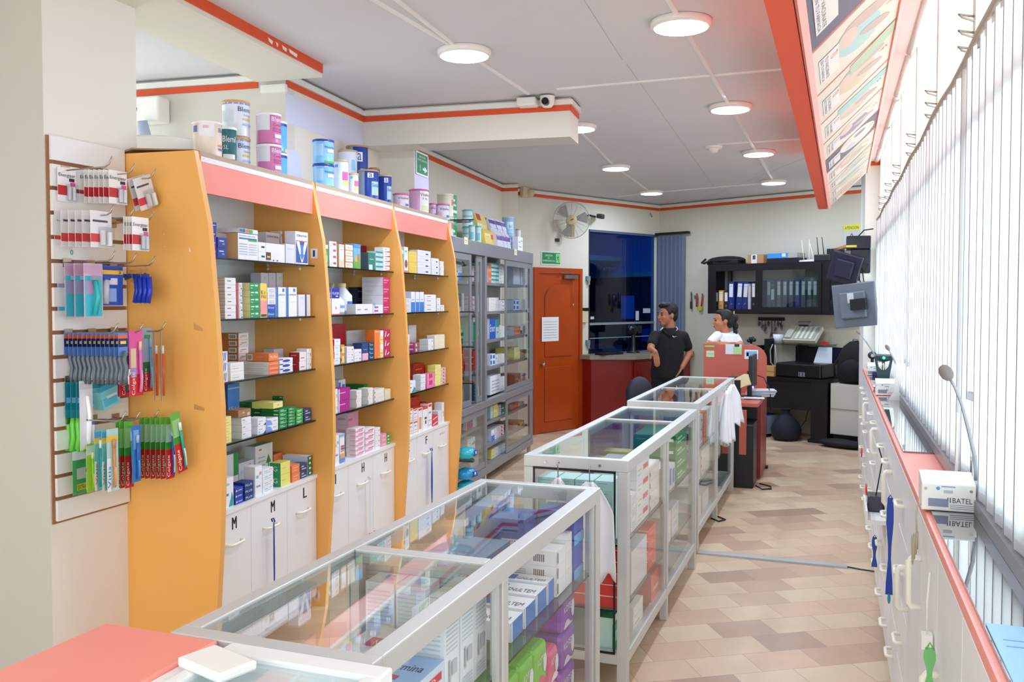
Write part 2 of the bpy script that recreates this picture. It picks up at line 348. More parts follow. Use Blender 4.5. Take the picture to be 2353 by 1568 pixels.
# ---------------------------------------------------------------- blue window to the next office
BLUEG = glassy('blue_tinted_glass', (.17, .36, .72), 1.5)
mb = MB().box(-.08, -.07, WY0, WY1, WZ0, WZ1, BLUEG); ST('window_4', mb, B)
mb = MB().box(-.09, 0, WY0, WY0 + .025, WZ0, WZ1, DARK).box(-.09, 0, WY0, WY1, WZ1 - .03, WZ1, C_('55607A')).box(-.085, -.06, WY0, WY1, 1.32, 1.35, C_('8C949C')).box(-.085, -.06, WY0, WY1, 1.14, 1.15, C_('7FA0B0'))
ST('window_5', mb, B)
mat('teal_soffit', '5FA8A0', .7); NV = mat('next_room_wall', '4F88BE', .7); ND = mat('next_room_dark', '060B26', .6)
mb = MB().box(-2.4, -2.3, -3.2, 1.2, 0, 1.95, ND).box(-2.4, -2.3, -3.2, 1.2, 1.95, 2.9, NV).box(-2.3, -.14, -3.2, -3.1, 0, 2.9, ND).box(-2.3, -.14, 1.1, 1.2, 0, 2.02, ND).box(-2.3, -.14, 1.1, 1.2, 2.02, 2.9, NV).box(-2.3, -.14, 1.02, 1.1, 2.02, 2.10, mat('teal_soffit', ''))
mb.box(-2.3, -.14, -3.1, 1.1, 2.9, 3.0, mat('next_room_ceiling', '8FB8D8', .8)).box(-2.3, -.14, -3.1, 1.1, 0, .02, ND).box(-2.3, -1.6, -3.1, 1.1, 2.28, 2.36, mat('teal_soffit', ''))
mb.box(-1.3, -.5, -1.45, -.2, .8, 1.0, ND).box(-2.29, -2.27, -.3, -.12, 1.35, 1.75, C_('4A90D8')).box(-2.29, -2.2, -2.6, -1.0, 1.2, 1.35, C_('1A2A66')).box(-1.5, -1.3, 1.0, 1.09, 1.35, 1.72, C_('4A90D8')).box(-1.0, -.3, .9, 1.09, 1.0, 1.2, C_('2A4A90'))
mb.text('ATENCION', (-.0685, -1.14, 2.03), (0, 1, 0), (0, 0, 1), .06, C_('2C3552'))
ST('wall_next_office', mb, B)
mb = MB().cyl((-1.2, -.7, 2.88), .28, .02, mat('next_room_added_light', 'FFFFFF', emit=12)); ST('added_light_next_office', mb, B)  # unseen light added to brighten the next office behind the blue glass
mb = MB()
for i in range(13): mb.obox((.04 + i * .035, -.07 - .012 * (i % 2), 1.76), .045, .004, 1.56, mat('slate_blind', '66718A', .8), R_(55))
r_ = T('vertical_blind', 'slate blue vertical blind drawn together in the corner behind the standing man', 'blind', B, 0, 0)
P('slats', mb, r_); P('head_rail', MB().box(.0, .55, -.10, -.04, 2.56, 2.59, BLK), r_)
# ================================================================ ceiling lights
LED = mat('led_diffuser', 'D6E8FF', emit=LAMP_POWER)
lampm = (MB().lathe([(.128, -.036), (.145, -.034), (.147, -.004), (.140, 0), (0, 0)], WHT2, 40).mesh('lamp_rim'), MB().lathe([(0, -.037), (.128, -.037)], LED, 40, smooth=False).mesh('lamp_disc'))
spots = [((1565, 62), 'round LED ceiling light highest in view, beside the poster board'), ((1067, 128), 'round LED ceiling light in front of the beam with the dome camera'),
         ((1678, 252), 'round LED ceiling light beside the poster board, second of its row'), ((1328, 297), 'round LED ceiling light half hidden behind the end of the beam'),
         ((1743, 355), 'round LED ceiling light beside the smoke detector'), ((1415, 388), 'round LED ceiling light between the beam and the wall fan'),
         ((1777, 421), 'round LED ceiling light closest to the wall of binders'), ((1497, 445), 'round LED ceiling light above the blue window')]
for (px, py), lb in spots:
    q = M0.atz(px, py, CZ - .03); r = T('ceiling_light', lb, 'ceiling light', M0, q.x, q.y, CZ, group='round LED ceiling lights')
    P('light_rim', lampm[0], r); P('diffuser', lampm[1], r, 'glowing white diffuser')
q = M0.atz(1640, 337, CZ); r = T('smoke_detector', 'white round smoke detector on the ceiling', 'smoke detector', M0, q.x, q.y, CZ)
P('base', MB().lathe([(0, -.02), (.07, -.02), (.075, 0)], WHT2, 24), r); P('sensor', MB().lathe([(0, -.055), (.03, -.052), (.045, -.02)], WHT2, 20), r)
# dome camera on top edge of the beam
q = U.aty(1250, 215, uC - .05); r = T('dome_camera', 'white dome security camera with junction box on the cross beam', 'security camera', U, q.x, uC - .06, CZ - .01)
P('junction_box', MB().box(-.17, -.04, -.07, .03, -.06, -.005, WHT2), r, bev=.01)
P('camera_body', MB().lathe([(0, -.075), (.03, -.07), (.045, -.05), (.05, 0)], WHT2, 20, (.03, -.02, 0)), r)
P('lens', MB().cyl((.03, -.095, -.045), .024, .05, BLKG, 'y', 16).ell((.03, -.03, -.045), .032, .04, .032, WHT2), r, 'black round lens')
# emergency light at the pilaster
q = B.atx(1205, 440, .04); r = T('emergency_light', 'yellowed emergency light box where the far walls meet under the ceiling', 'emergency light', B, .02, q.y, q.z)
P('housing', MB().box(0, .07, -.06, .05, -.07, .05, mat('yellowed_plastic', 'D9C9A6', .5)), r, bev=.01); P('lamp_head', MB().ell((.08, .05, -.02), .045, .045, .05, mat('yellowed_plastic', '')), r)
r = T('junction_box', 'white electrical socket box high on the recess wall', 'socket box', U, -3.55, uA - .12, 2.80)
P('box', MB().box(-.2, .12, 0, .115, -.075, .075, WHT2), r, bev=.012); P('socket_holes', MB().box(-.06, -.054, -.002, 0, -.01, .01, DARK).box(-.035, -.029, -.002, 0, -.01, .01, DARK).box(-.047, -.041, -.002, 0, -.022, -.014, DARK), r)
P('plug', MB().box(-.16, -.1, -.03, 0, -.02, .015, WHT2), r)
O('curtain_bundle', MB().tube([(-3.52, uA - .15, 2.72), (-3.50, uA - .12, 2.5), (-3.46, uA - .1, 2.3), (-3.47, uA - .1, 2.12)], [.03, .05, .06, .06], C_('B9C2DC', .8), 10), 'pale blue cloth hanging beside the bright column above the shelves', 'cloth', U)
O('white_basin', MB().lathe([(0, 0), (.16, 0), (.2, .1), (.205, .11), (0, .115)], WHT2, 24), 'upturned white plastic tub on top of the first orange shelf unit', 'tub', U, -2.75, 3.75, 2.30)
O('wire_loop', MB().tube([(-3.02 + .075 * math.cos(t), uA - .012, 2.59 + .1 * math.sin(t)) for t in [2 * math.pi * i / 20 for i in range(20)]], .0022, C_('C9C7BE'), 5, True), 'thin loop of grey wire hanging on the recess wall', 'wire', U)

# ================================================================ tilted poster board
PY0, PY1 = .9, 8.7
r = T('poster_board', 'long tilted ceiling board with faded posters in an orange frame', 'poster board', M0, 0, 0, 0)
A_, B_, Cc = (-.215, 2.485), (-.135, 2.485), (.205, 2.815)
OR2 = mat('orange_red_fascia', 'EC5A35', .4)
P('fascia', MB().prism([A_, (B_[0] - .004, B_[1]), (B_[0] - .004, CZ), (A_[0], CZ)], 1, PY0, PY1, OR2), r, 'orange red boxed edge')
sl = Vector((Cc[0] - B_[0], 0, Cc[1] - B_[1])); sll = sl.length; sl.normalize(); nr = Vector((sl.z, 0, -sl.x))
def pp(t, y, off=0.): p = Vector((B_[0], 0, B_[1])) + sl * (t * sll) + nr * off; return (p.x, y, p.z)
mb = MB()
for t0, t1 in ((0, .06), (.955, 1)): mb.add([pp(t0, PY0), pp(t1, PY0), pp(t1, PY1), pp(t0, PY1), pp(t0, PY0, .012), pp(t1, PY0, .012), pp(t1, PY1, .012), pp(t0, PY1, .012)], [(0, 1, 2, 3), (4, 5, 6, 7), (0, 1, 5, 4), (1, 2, 6, 5), (2, 3, 7, 6), (3, 0, 4, 7)], SALMON)
P('frame', mb, r); 
mb = MB(); mb.add([pp(.05, PY0, .002), pp(.96, PY0, .002), pp(.96, PY1, .002), pp(.05, PY1, .002), pp(.05, PY0, -.02), pp(.96, PY0, -.02), pp(.96, PY1, -.02), pp(.05, PY1, -.02)], [(0, 1, 2, 3), (4, 5, 6, 7), (0, 1, 5, 4), (1, 2, 6, 5), (2, 3, 7, 6), (3, 0, 4, 7)], mat('faded_poster_paper', 'D6C6AE', .45)); P('backing', mb, r)
def pq(mb, t0, t1, y0, y1, col, off=.004, sk=0.): mb.quad(pp(t0, y0, off), pp(t1, y0 + sk, off), pp(t1, y1 + sk, off), pp(t0, y1, off), C_(col))
ys = [.95, 1.75, 2.55, 3.3, 4.0, 4.65, 5.25, 5.85, 6.45, 7.05, 7.6, 8.15, 8.68]
TH = [('F0E6D2', 'D8C2B4', 'BCCBAA'), ('EFE3CF', '8E889A', 'E6DCCB'), ('EFE3CF', 'E0CBBB', 'DCBCAE'), ('EEE2CE', 'C9B8AA', 'BDD0AC'), ('EDE1CC', 'A9D6CC', 'CDB2A4'), ('ECDFCB', 'E2C9A4', 'BDB5AF')]
def CP_(h): return mat('poster_ink_' + h, tuple(v * .74 for v in hx(h)), .5)
def pq(mb, t0, t1, y0, y1, col, off=.004, sk=0.): mb.quad(pp(t0, y0, off), pp(t1, y0 + sk, off), pp(t1, y1 + sk, off), pp(t0, y1, off), CP_(col))
for i, (a, b) in enumerate(zip(ys, ys[1:])):
    bgc, c1, c2 = TH[(i + 1) % 6]; mb = MB(); L_ = b - a; dk = i in (2, 7)
    pq(mb, .06, .95, a + .01, b - .02, '4B4A63' if dk else bgc, .003); pq(mb, .06, .95, b - .02, b, 'E0512E' if i < 6 else 'C98468', .0032)
    def blob(cx_, cy_, rx, ry, col, off=.005, sk=.4): mb.poly([pp(cx_ + rx * math.cos(t) * 1., a + L_ * (cy_ + ry * math.sin(t) + sk * rx * math.cos(t)), off) for t in [2 * math.pi * k / 18 for k in range(18)]], CP_(col))
    if dk: blob(.62, .45, .30, .42, 'EDE3D6', .0034); blob(.5, .62, .09, .13, 'C9D3DC', .0038); blob(.66, .3, .10, .10, '8A8294', .0038); blob(.44, .25, .06, .08, 'E9D9D2', .0042)
    else: blob(.52, .5, .24, .30, c1, .0034); blob(.62, .28, .24, .10, c2, .0038, .3); blob(.42, .38, .10, .16, 'E8C9B6', .0042); blob(.7, .62, .16, .08, 'C4AFA4', .0040, .5)
    if i in (4, 9): pq(mb, .45, .95, a + .06 * L_, a + .32 * L_, 'B4CFA6', .0046, -.05)
    if i in (5, 10): pq(mb, .3, .95, a + .1 * L_, a + .34 * L_, '9AD2C8', .0046, .06)
    ux = Vector((0, 1, 0)); uy = Vector(sl)
    bx = .12
    mb.quad(pp(bx, a + .28 * L_, .005), pp(bx + .2, a + .28 * L_, .005), pp(bx + .2, a + .8 * L_, .005), pp(bx, a + .8 * L_, .005), CP_('F4EEE2'))
    mb.text('TU', pp(.235, a + .36 * L_, .0054), ux, uy, .035, CP_('D2502F')); mb.text('TU VACUNATE', pp(.18, a + .31 * L_, .0054), ux, uy, .016, CP_('55505C'), width=.46 * L_); mb.text('EN TU FARMACIA', pp(.135, a + .31 * L_, .0054), ux, uy, .014, CP_('4A5A90'), width=.46 * L_)
    mb.text('F', pp(.80, a + .45 * L_, .0054), ux, uy, .045, CP_('D98A68'))
    P('poster', mb, r)

# ================================================================ signs, fan and wall camera
def sign(name, label, fr, x, y, z, wd, ht, face, lines, fig):
    mb = MB(); G = mat('sign_green', '1E8A4E', .5)
    mb.box(0, .004, -.012, wd + .012, -.012, ht + .012, WHT).box(.004, .006, 0, wd, 0, ht, G)
    for s_, h_, t0, zz, wdd in lines: mb.text(s_, (.0065, t0 * wd, zz * ht), (0, 1, 0), (0, 0, 1), h_ * ht, WHT, width=wdd * wd)
    if fig == 'arrow':
        mb.poly([(.0065, wd * a, ht * b) for a, b in ((.52, .2), (.52, .32), (.70, .32), (.70, .42), (.95, .25), (.70, .08), (.70, .2))], WHT)
        fx, fz, k = .26 * wd, .1 * ht, .32 * ht
    else:
        mb.box(.006, .0065, .76 * wd, .98 * wd, .12 * ht, .92 * ht, C_('9FE08A')); fx, fz, k = .86 * wd, .2 * ht, .62 * ht
    fm = G if fig != 'arrow' else WHT
    mb.tube([(.0072, fx, fz + .85 * k), (.0072, fx + .02 * k, fz + .45 * k)], .06 * k, fm, 6).ell((.0072, fx, fz + .98 * k), .002, .08 * k, .09 * k, fm)
    mb.tube([(.0072, fx + .02 * k, fz + .45 * k), (.0072, fx + .18 * k, fz + .28 * k), (.0072, fx + .1 * k, fz)], .04 * k, fm, 6).tube([(.0072, fx + .02 * k, fz + .45 * k), (.0072, fx - .15 * k, fz + .22 * k), (.0072, fx - .3 * k, fz + .2 * k)], .04 * k, fm, 6)
    mb.tube([(.0072, fx - .2 * k, fz + .55 * k), (.0072, fx, fz + .78 * k), (.0072, fx + .22 * k, fz + .58 * k)], .035 * k, fm, 6)
    O(name, mb, label, 'sign', fr, x, y, z)
q = U.atx(957, 390, -2.366); q1 = U.atx(981, 390, -2.366)
sign('exit_sign', 'green RUTA DE EVACUACION sign with white arrow on the column', U, -2.366, q.y, 2.585, q1.y - q.y, .145, 0, [('RUTA DE', .1, .22, .8, .56), ('EVACUACION', .1, .06, .63, .88)], 'arrow')
sign('exit_sign', 'green SALIDA DE EMERGENCIA sign above the red door', B, .004, -2.37, 2.10, .325, .14, 0, [('SALIDA', .17, .15, .66, .42), ('DE', .1, .3, .45, .1), ('EMERGENCIA', .14, .05, .2, .66)], 'man')
r = T('wall_fan', 'round grey cream wall fan above the red door', 'fan', B, .09, -1.95, 2.64, rot=-R_(42))
GR = mat('fan_guard_haze', 'BDBCB2', .5)
mb = MB()
for k in range(14): mb.tube([(.20 - .05 * (k / 13) ** 2, (.03 + .195 * k / 13) * math.cos(t), (.03 + .195 * k / 13) * math.sin(t)) for t in [2 * math.pi * i / 32 for i in range(32)]], .0012, GR, 4, True)
for k in range(16):
    t = 2 * math.pi * k / 16; mb.tube([(.205, .04 * math.cos(t), .04 * math.sin(t)), (.19, .14 * math.cos(t), .14 * math.sin(t)), (.15, .225 * math.cos(t), .225 * math.sin(t))], .0014, GR, 4)
    mb.tube([(.09, .04 * math.cos(t), .04 * math.sin(t)), (.15, .225 * math.cos(t), .225 * math.sin(t))], .0014, GR, 4)
mb.tube([(.15, .225 * math.cos(t), .225 * math.sin(t)) for t in [2 * math.pi * i / 36 for i in range(36)]], .005, GR, 6, True)
P('guard', mb, r)
for k in range(3):
    t = 2 * math.pi * k / 3 + .3; mb = MB(); pts = []
    for a, rr in ((-.1, .05), (-.42, .12), (-.5, .20), (-.15, .215), (.25, .2), (.32, .1), (.25, .05)): pts.append((.13 + .02 * a, rr * math.cos(t + a), rr * math.sin(t + a)))
    mb.poly(pts, mat('fan_blade', 'A9AAA4', .4)); mb.poly([(p[0] + .003, p[1], p[2]) for p in pts], mat('fan_blade', '')); P('blade', mb, r)
P('hub_badge', MB().lathe([(0, .215), (.05, .213), (.062, .20)], mat('cream_badge', 'DBCF9E', .5), 24, axis='x').obox((.217, 0, 0), .002, .04, .014, C_('6E6450'), 0, .5), r, 'cream round centre badge')
P('motor', MB().cyl((.03, 0, 0), .06, .08, mat('cream_badge', ''), 'x', 20), r); P('bracket', MB().box(0, .05, -.05, .05, -.2, -.05, mat('cream_badge', '')).box(.0, .06, -.2, -.14, -.26, -.22, BLK), r)
q = B.atx(1375, 497, .12); r = T('bullet_camera', 'black bullet security camera beside the wall fan', 'security camera', B, 0, q.y, q.z)
P('wall_mount', MB().tube([(0, -.12, .0), (.05, -.1, .01), (.1, -.03, -.01)], .012, BLK), r); P('camera_body', MB().obox((.13, .03, 0), .16, .06, .06, DARK, -.5, 0, .15), r, bev=.012)
O('ceiling_hook', MB().tube([(0, 0, 0), (.02, 0, -.02), (.02, .02, -.05), (.0, .03, -.04)], .006, C_('8A8478')), 'small metal hook under the cable duct above the blue window', 'hook', B, .01, -.22, 2.86)
for yy, zz, lb in ((-1.53, 1.93, 'grey latch with padlock on the upper frame of the blue window'), (-1.53, 1.1, 'grey latch low on the frame of the blue window')):
    O('window_latch', MB().box(0, .03, -.03, .03, -.03, .03, C_('7E8A92')).box(.01, .03, -.005, .02, -.08, -.03, C_('9A9C98')), lb, 'latch', B, .004, yy, zz)
r = T('wall_switch', 'cream switch box with black cable beside the blue window', 'switch', B, .0, -1.6, 1.42); P('box', MB().box(0, .04, -.06, .05, -.06, .09, mat('yellowed_plastic', '')), r, bev=.005); P('cable', MB().box(.0, .045, -.02, .08, .09, .13, BLK), r)

# ================================================================ slatwall panel
X0 = -2.914
SY0, SY1, SZ0, SZ1 = 2.645, 3.036, .765, 2.293
r = T('slatwall_display', 'white slatwall panel with raw brown grooves on the bright column', 'slatwall', M0, X0 + .002, SY0, SZ0)
grz = [(M0.atx(112, y, X0).z) for y in (372, 432, 489, 545, 600, 656, 710, 765, 822, 876, 932, 988, 1043, 1098, 1150)]
mb = MB().box(0, .006, 0, SY1 - SY0, 0, SZ1 - SZ0, BROWN); P('board_core', mb, r, 'raw brown board core')
ed = [SZ1] + grz + [SZ0]
for a, b in zip(ed, ed[1:]):
    t0 = a - .008 if a != SZ1 else a; t1 = b + .008
    if b == SZ0: t1 = SZ0 + .01
    if t0 - t1 > .02: P('slat', MB().box(.006, .018, .012, SY1 - SY0, t1 - SZ0, t0 - SZ0, WHT), r)
def hook(yb, zb, L, lb=None):
    mb = MB().box(.018, .024, -.02, .02, -.018, .018, STEEL).tube([(.02, 0, 0), (L * .86, 0, .004), (L * .93, 0, .012), (L, 0, .042)], .0032, STEEL, 6); return mb
HOOKS = {}
def add_hook(key, px_tip, py_base, yb, lb):
    z = grz[0]; q = M0.aty(px_tip, py_base, yb); L = q.x - X0
    O('slatwall_hook', hook(yb, 0, L), lb, 'hook', M0, X0, yb, q.z, group='steel hooks on the slatwall'); HOOKS[key] = (yb, q.z, L)
HY = (2.72, 2.84, 2.96)
for rn, key, tips in (('top', 'A', ((258, 385), (310, 400), (358, 411))), ('second', 'B', ((262, 496), (308, 502), (352, 510))), ('third', 'C', ((265, 602), (314, 606), (357, 612))), ('fourth', 'D', ((272, 768), (330, 767), (382, 764))), ('fifth', 'E', ((302, 880), (262, 886))), ('lowest', 'F', ((290, 972), (322, 970), (365, 966)))):
    for i, (tx, ty) in enumerate(tips): add_hook(key + str(i), tx, ty, HY[i], 'steel peg hook, %s of the %s row of the slatwall' % (('first', 'middle', 'last')[i], rn))
def pack(kind, w_, h_):
    """a hanging retail pack facing +x; origin at its top centre hole"""
    mb = MB(); mb.box(-.0008, .0008, -w_ / 2, w_ / 2, -h_ * (1 - kind.get('h0', 0)), .008, C_(kind['card']), None)
    for i_, (a0, a1, b0, b1, c) in enumerate(kind.get('deco', ())): mb.box(.0008, .0012 + .0003 * i_, -w_ / 2 + a0 * w_, -w_ / 2 + a1 * w_, -h_ + b0 * h_, -h_ + b1 * h_, C_(c))
    for s_, a0, b0, hh, c, wd in kind.get('text', ()): mb.text(s_, (.0032, -w_ / 2 + a0 * w_, -h_ + b0 * h_), (0, 1, 0), (0, 0, 1), hh * h_, C_(c), width=wd * w_)
    for s_, a0, b0, hh, c in kind.get('vtext', ()): mb.text(s_, (.004, -w_ / 2 + a0 * w_, -h_ + b0 * h_), (0, 0, 1), (0, -1, 0), hh * w_, C_(c), width=.36 * h_)
    return mb
def parts_for(kind, w_, h_, r):
    for nm, sh in kind.get('parts', ()):
        mb = MB()
        for s in sh:
            if s[0] == 'c': _, a, b0, b1, rad, c = s; mb.cyl((.008, -w_ / 2 + a * w_, -h_ + b0 * h_), rad * w_, (b1 - b0) * h_, C_(c, .25), 'z', 12)
            if s[0] == 't': _, pts, rad, c = s; mb.tube([(x_, -w_ / 2 + a * w_, -h_ + b * h_) for x_, a, b in pts], rad, C_(c, .3), 8)
            if s[0] == 'b': _, a0, a1, b0, b1, d_, c = s; mb.box(.001, d_, -w_ / 2 + a0 * w_, -w_ / 2 + a1 * w_, -h_ + b0 * h_, -h_ + b1 * h_, C_(c, .3))
            if s[0] == 'g': _, a0, a1, b0, b1, d_, c = s; mb.box(.0015, d_, -w_ / 2 + a0 * w_, -w_ / 2 + a1 * w_, -h_ + b0 * h_, -h_ + b1 * h_, BLIS)
        P(nm, mb, r)
BLIS = glassy('blister_plastic', (.93, .95, .97), 1.4, rough=.08)
def brush(c1, c2, hd='F6F6F6', a=.5):
    return ('toothbrush', [('t', [(.008, a, .06), (.010, a + .06, .25), (.008, a + .02, .42), (.009, a, .52), (.008, a, .72)], .0055, c1), ('t', [(.008, a, .72), (.009, a, .86)], .0062, hd), ('t', [(.0125, a + .03, .1), (.0135, a + .06, .3), (.0125, a + .03, .4)], .0035, c2)])
K = {
 'batt': dict(card='F6F3F1', deco=[(0, 1, .2, .5, 'C92B33'), (.5, 1, 0, .52, 'E7E5E8'), (.68, .95, .5, .62, 'E8559B'), (.62, .9, .64, .74, '2A2738')], text=[('Energizer', .04, .74, .14, '1E1E24', .9)],
   parts=[('blister', [('g', .4, .98, .03, .55, .016, '')]), ('battery', [('c', .58, .06, .46, .09, 'C9CBD0')]), ('battery', [('c', .8, .06, .46, .09, 'E4E4E6')])]),
 'batt2': dict(card='EDEBEC', deco=[(0, .5, .16, .4, 'D8434A'), (.1, .8, .74, .8, '5A5A66')], text=[('Energizer', .1, .73, .06, '3A3A48', .55)],
   parts=[('blister', [('g', .35, .98, .03, .6, .018, '')]), ('battery', [('c', .5, .08, .5, .11, 'D6CFC8')]), ('battery', [('c', .8, .06, .46, .12, 'F0EEEA')])]),
 'teal': dict(card='D2BAD2', deco=[(.05, .95, .02, .8, '44C4D6'), (.1, .5, .45, .7, 'B79CC6'), (.0, 1, .84, 1, 'CFA7C6')], parts=[('razor', [('t', [(.012, .45, .05), (.02, .55, .4), (.012, .5, .7)], .009, '2FB9B5'), ('b', .3, .7, .72, .8, .02, '8A97A8')])]),
 'razorcard': dict(card='2450B8', deco=[(.0, 1, .82, .93, 'F1C83C'), (0, 1, .93, 1, '203E9E'), (.25, .75, .55, .72, 'DFE9F8'), (.3, .7, .1, .45, '8FB4F0')], text=[('3', .78, .835, .08, '1A2A6C', .12)], parts=[('razor', [('t', [(.015, .12, .05), (.02, .1, .4), (.015, .14, .66)], .012, 'C4C9D6'), ('b', .0, .3, .66, .74, .02, '1E3FB4')])]),
 'razor': dict(card='2146B4', h0=.92, parts=[('razor', [('t', [(.01, .5, .0), (.018, .5, .45), (.01, .5, .95)], .0105, '1F3FC0')])]),
 'tbset': dict(card='5F8AD0', h0=.58, deco=[(0, 1, .93, 1, 'F0662E'), (0, 1, .76, .93, '16225E'), (.2, .8, .82, .88, 'E9D46A')], parts=[('toothbrush', [('t', [(.012, .5, .0), (.02, .3, .15), (.014, .55, .32), (.012, .35, .5), (.012, .5, .68)], .008, '5E6A76'), ('t', [(.02, .62, .0), (.026, .45, .15), (.022, .7, .3)], .0035, 'E4E8EE')])]),
 'colg_kid': dict(card='5B7FC0', deco=[(0, 1, 0, .34, 'D7202C'), (0, 1, .34, .8, '6F93B0'), (.5, 1, .3, .7, '5A5A30')], vtext=[('Colgate', .45, .02, .32, 'FFFFFF')], parts=[brush('3D4C56', '8A9A3A', '9FB0B8')]),
 'colg_pink': dict(card='EE5FA8', deco=[(0, 1, 0, .34, 'D7202C'), (.1, .5, .45, .75, 'E8D9B0'), (.1, .5, .3, .45, 'B8A0DC')], vtext=[('Colgate', .42, .02, .32, 'FFFFFF')], parts=[brush('DD8CD0', 'F2B7E0', 'F3D9B8', .7)]),
 'colg_blue': dict(card='A9C4DC', deco=[(0, 1, 0, .3, 'CF1F2B'), (0, 1, .3, .48, '2D7A45'), (.2, .8, .86, .92, '50A878')], vtext=[('Colgate', .42, .02, .32, 'FFFFFF')], parts=[brush('6FA8DC', '9CC8F0', 'A8C6EC', .7)]),
 'colg': dict(card='6CBF4A', deco=[(0, 1, 0, .5, 'D2202A'), (0, 1, .5, .62, '3E9A3C'), (.1, .9, .62, .92, '9CCF8C')], vtext=[('Colgate', .5, .04, .42, 'FFFFFF')], parts=[brush('28B497', 'EDF4F4', 'E9F6F4', .72)]),
 'colgb': dict(card='6CBF4A', deco=[(0, 1, 0, .5, 'D2202A'), (0, 1, .5, .62, '3E9A3C'), (.1, .9, .62, .92, 'B8D8C8')], vtext=[('Colgate', .5, .04, .42, 'FFFFFF')], parts=[brush('3F57C4', 'EDF4F4', 'E9EEF8', .72)]),
 'side': dict(card='A4A6A8', deco=[(0, 1, 0, 1, '9A9C9E')], parts=[('toothbrush', [('t', [(.006, .7, .08), (.008, .9, .4), (.006, .7, .7)], .008, 'E9602E'), ('t', [(.006, .7, .7), (.006, .7, .82)], .007, 'F4F2F0')])]),
 'green': dict(card='2C97A4', h0=.5, deco=[(0, 1, .62, 1, '1C8898'), (.1, .6, .72, .8, '7FC4E4')], parts=[('toothbrush', [('t', [(.008, .4, .0), (.012, .55, .2), (.010, .5, .4), (.009, .6, .5)], .011, '6ED04C'), ('t', [(.016, .6, .02), (.02, .7, .25), (.016, .7, .42)], .005, 'D8506A'), ('t', [(.009, .6, .5), (.009, .55, .8)], .008, '5AB0C8')])]),
 'whitep': dict(card='E9E9EE', deco=[(.0, 1, .9, 1, 'DADAE4')], parts=[('toothbrush', [('t', [(.008, .6, .05), (.012, .6, .5), (.008, .5, .8)], .008, 'FFFFFF'), ('b', .5, .98, .12, .42, .01, 'F4F4F8'), ('b', .55, .95, .36, .41, .012, '4C7CC4')])]),
 'pouch': dict(card='3FB568', deco=[(.3, 1, .35, .6, 'D9E6DC'), (.3, 1, .1, .24, 'E8E03A'), (0, 1, .8, 1, 'DCE6EC')], text=[('EXTRA', .34, .12, .09, '2D6A34', .6)], parts=[('blister', [('g', .05, .95, .05, .8, .014, '')])]),
 'teg': dict(card='78C8C4', deco=[(0, .6, .8, .92, 'F2D050'), (0, 1, .9, 1, '5FAEE0'), (0, .2, 0, .5, 'F3F3F0')], vtext=[('Vitis', .22, .1, .2, 'C03038')], parts=[brush('2F9AA0', '5FC4C4', 'E8F4F0')]),
 'tegw': dict(card='B8DCD8', deco=[(0, .9, .82, .92, 'EFC94A'), (0, .3, 0, .55, 'F4F4F2')], vtext=[('Vitis', .26, .06, .26, '2A7AB0')], parts=[brush('D98B4A', 'F0B070', 'C9905A')]),
 'blueb': dict(card='3D7EC8', deco=[(.2, .8, .6, .95, '7FB4E0')], parts=[brush('2A6AC0', '5AA0E8', 'A8CCF0')]),
 'greeny': dict(card='A9D84A', deco=[(.0, 1, .8, 1, 'D5E8DC'), (.5, 1, .2, .7, 'F0A84A')], parts=[brush('8AD02E', 'F09A3A', 'D8E8A8')]),
}
PK = {'batt': ('battery_pack', 'battery pack', 'white and red Energizer battery blister'), 'batt2': ('battery_pack', 'battery pack', 'clear blister of two fat batteries'), 'teal': ('razor_pack', 'razor pack', 'turquoise and mauve razor pack'),
 'razorcard': ('razor_pack', 'razor pack', 'blue and yellow razor card'), 'razor': ('disposable_razor', 'razor', 'blue disposable razor'), 'tbset': ('toothbrush_pack', 'toothbrush pack', 'orange and navy topped grey toothbrush pack'),
 'colg_kid': ('toothbrush_pack', 'toothbrush pack', 'dark childrens toothbrush pack with red foot'), 'colg_pink': ('toothbrush_pack', 'toothbrush pack', 'pink childrens toothbrush pack'), 'colg_blue': ('toothbrush_pack', 'toothbrush pack', 'pale blue toothbrush pack with red foot'),
 'colg': ('toothbrush_pack', 'toothbrush pack', 'red and green toothbrush pack with green brush'), 'colgb': ('toothbrush_pack', 'toothbrush pack', 'red and green toothbrush pack with blue brush'), 'side': ('toothbrush_pack', 'toothbrush pack', 'toothbrush pack seen edge on with orange brush'),
 'green': ('toothbrush_pack', 'toothbrush pack', 'teal topped pack with lime green brush'), 'whitep': ('toothbrush_pack', 'toothbrush pack', 'white toothbrush pack with blue tag'), 'pouch': ('toothbrush_pack', 'toothbrush pack', 'green pouch marked EXTRA'),
 'teg': ('toothbrush_pack', 'toothbrush pack', 'aqua toothbrush pack with yellow strip'), 'tegw': ('toothbrush_pack', 'toothbrush pack', 'pale toothbrush pack with wooden brush'), 'blueb': ('toothbrush_pack', 'toothbrush pack', 'plain blue toothbrush pack'), 'greeny': ('toothbrush_pack', 'toothbrush pack', 'lime and orange toothbrush pack')}
ORD = ['first', 'second', 'third', 'fourth', 'fifth', 'sixth', 'seventh', 'eighth', 'ninth', 'tenth', 'eleventh', 'twelfth', 'thirteenth', 'fourteenth']
PCACHE = {}
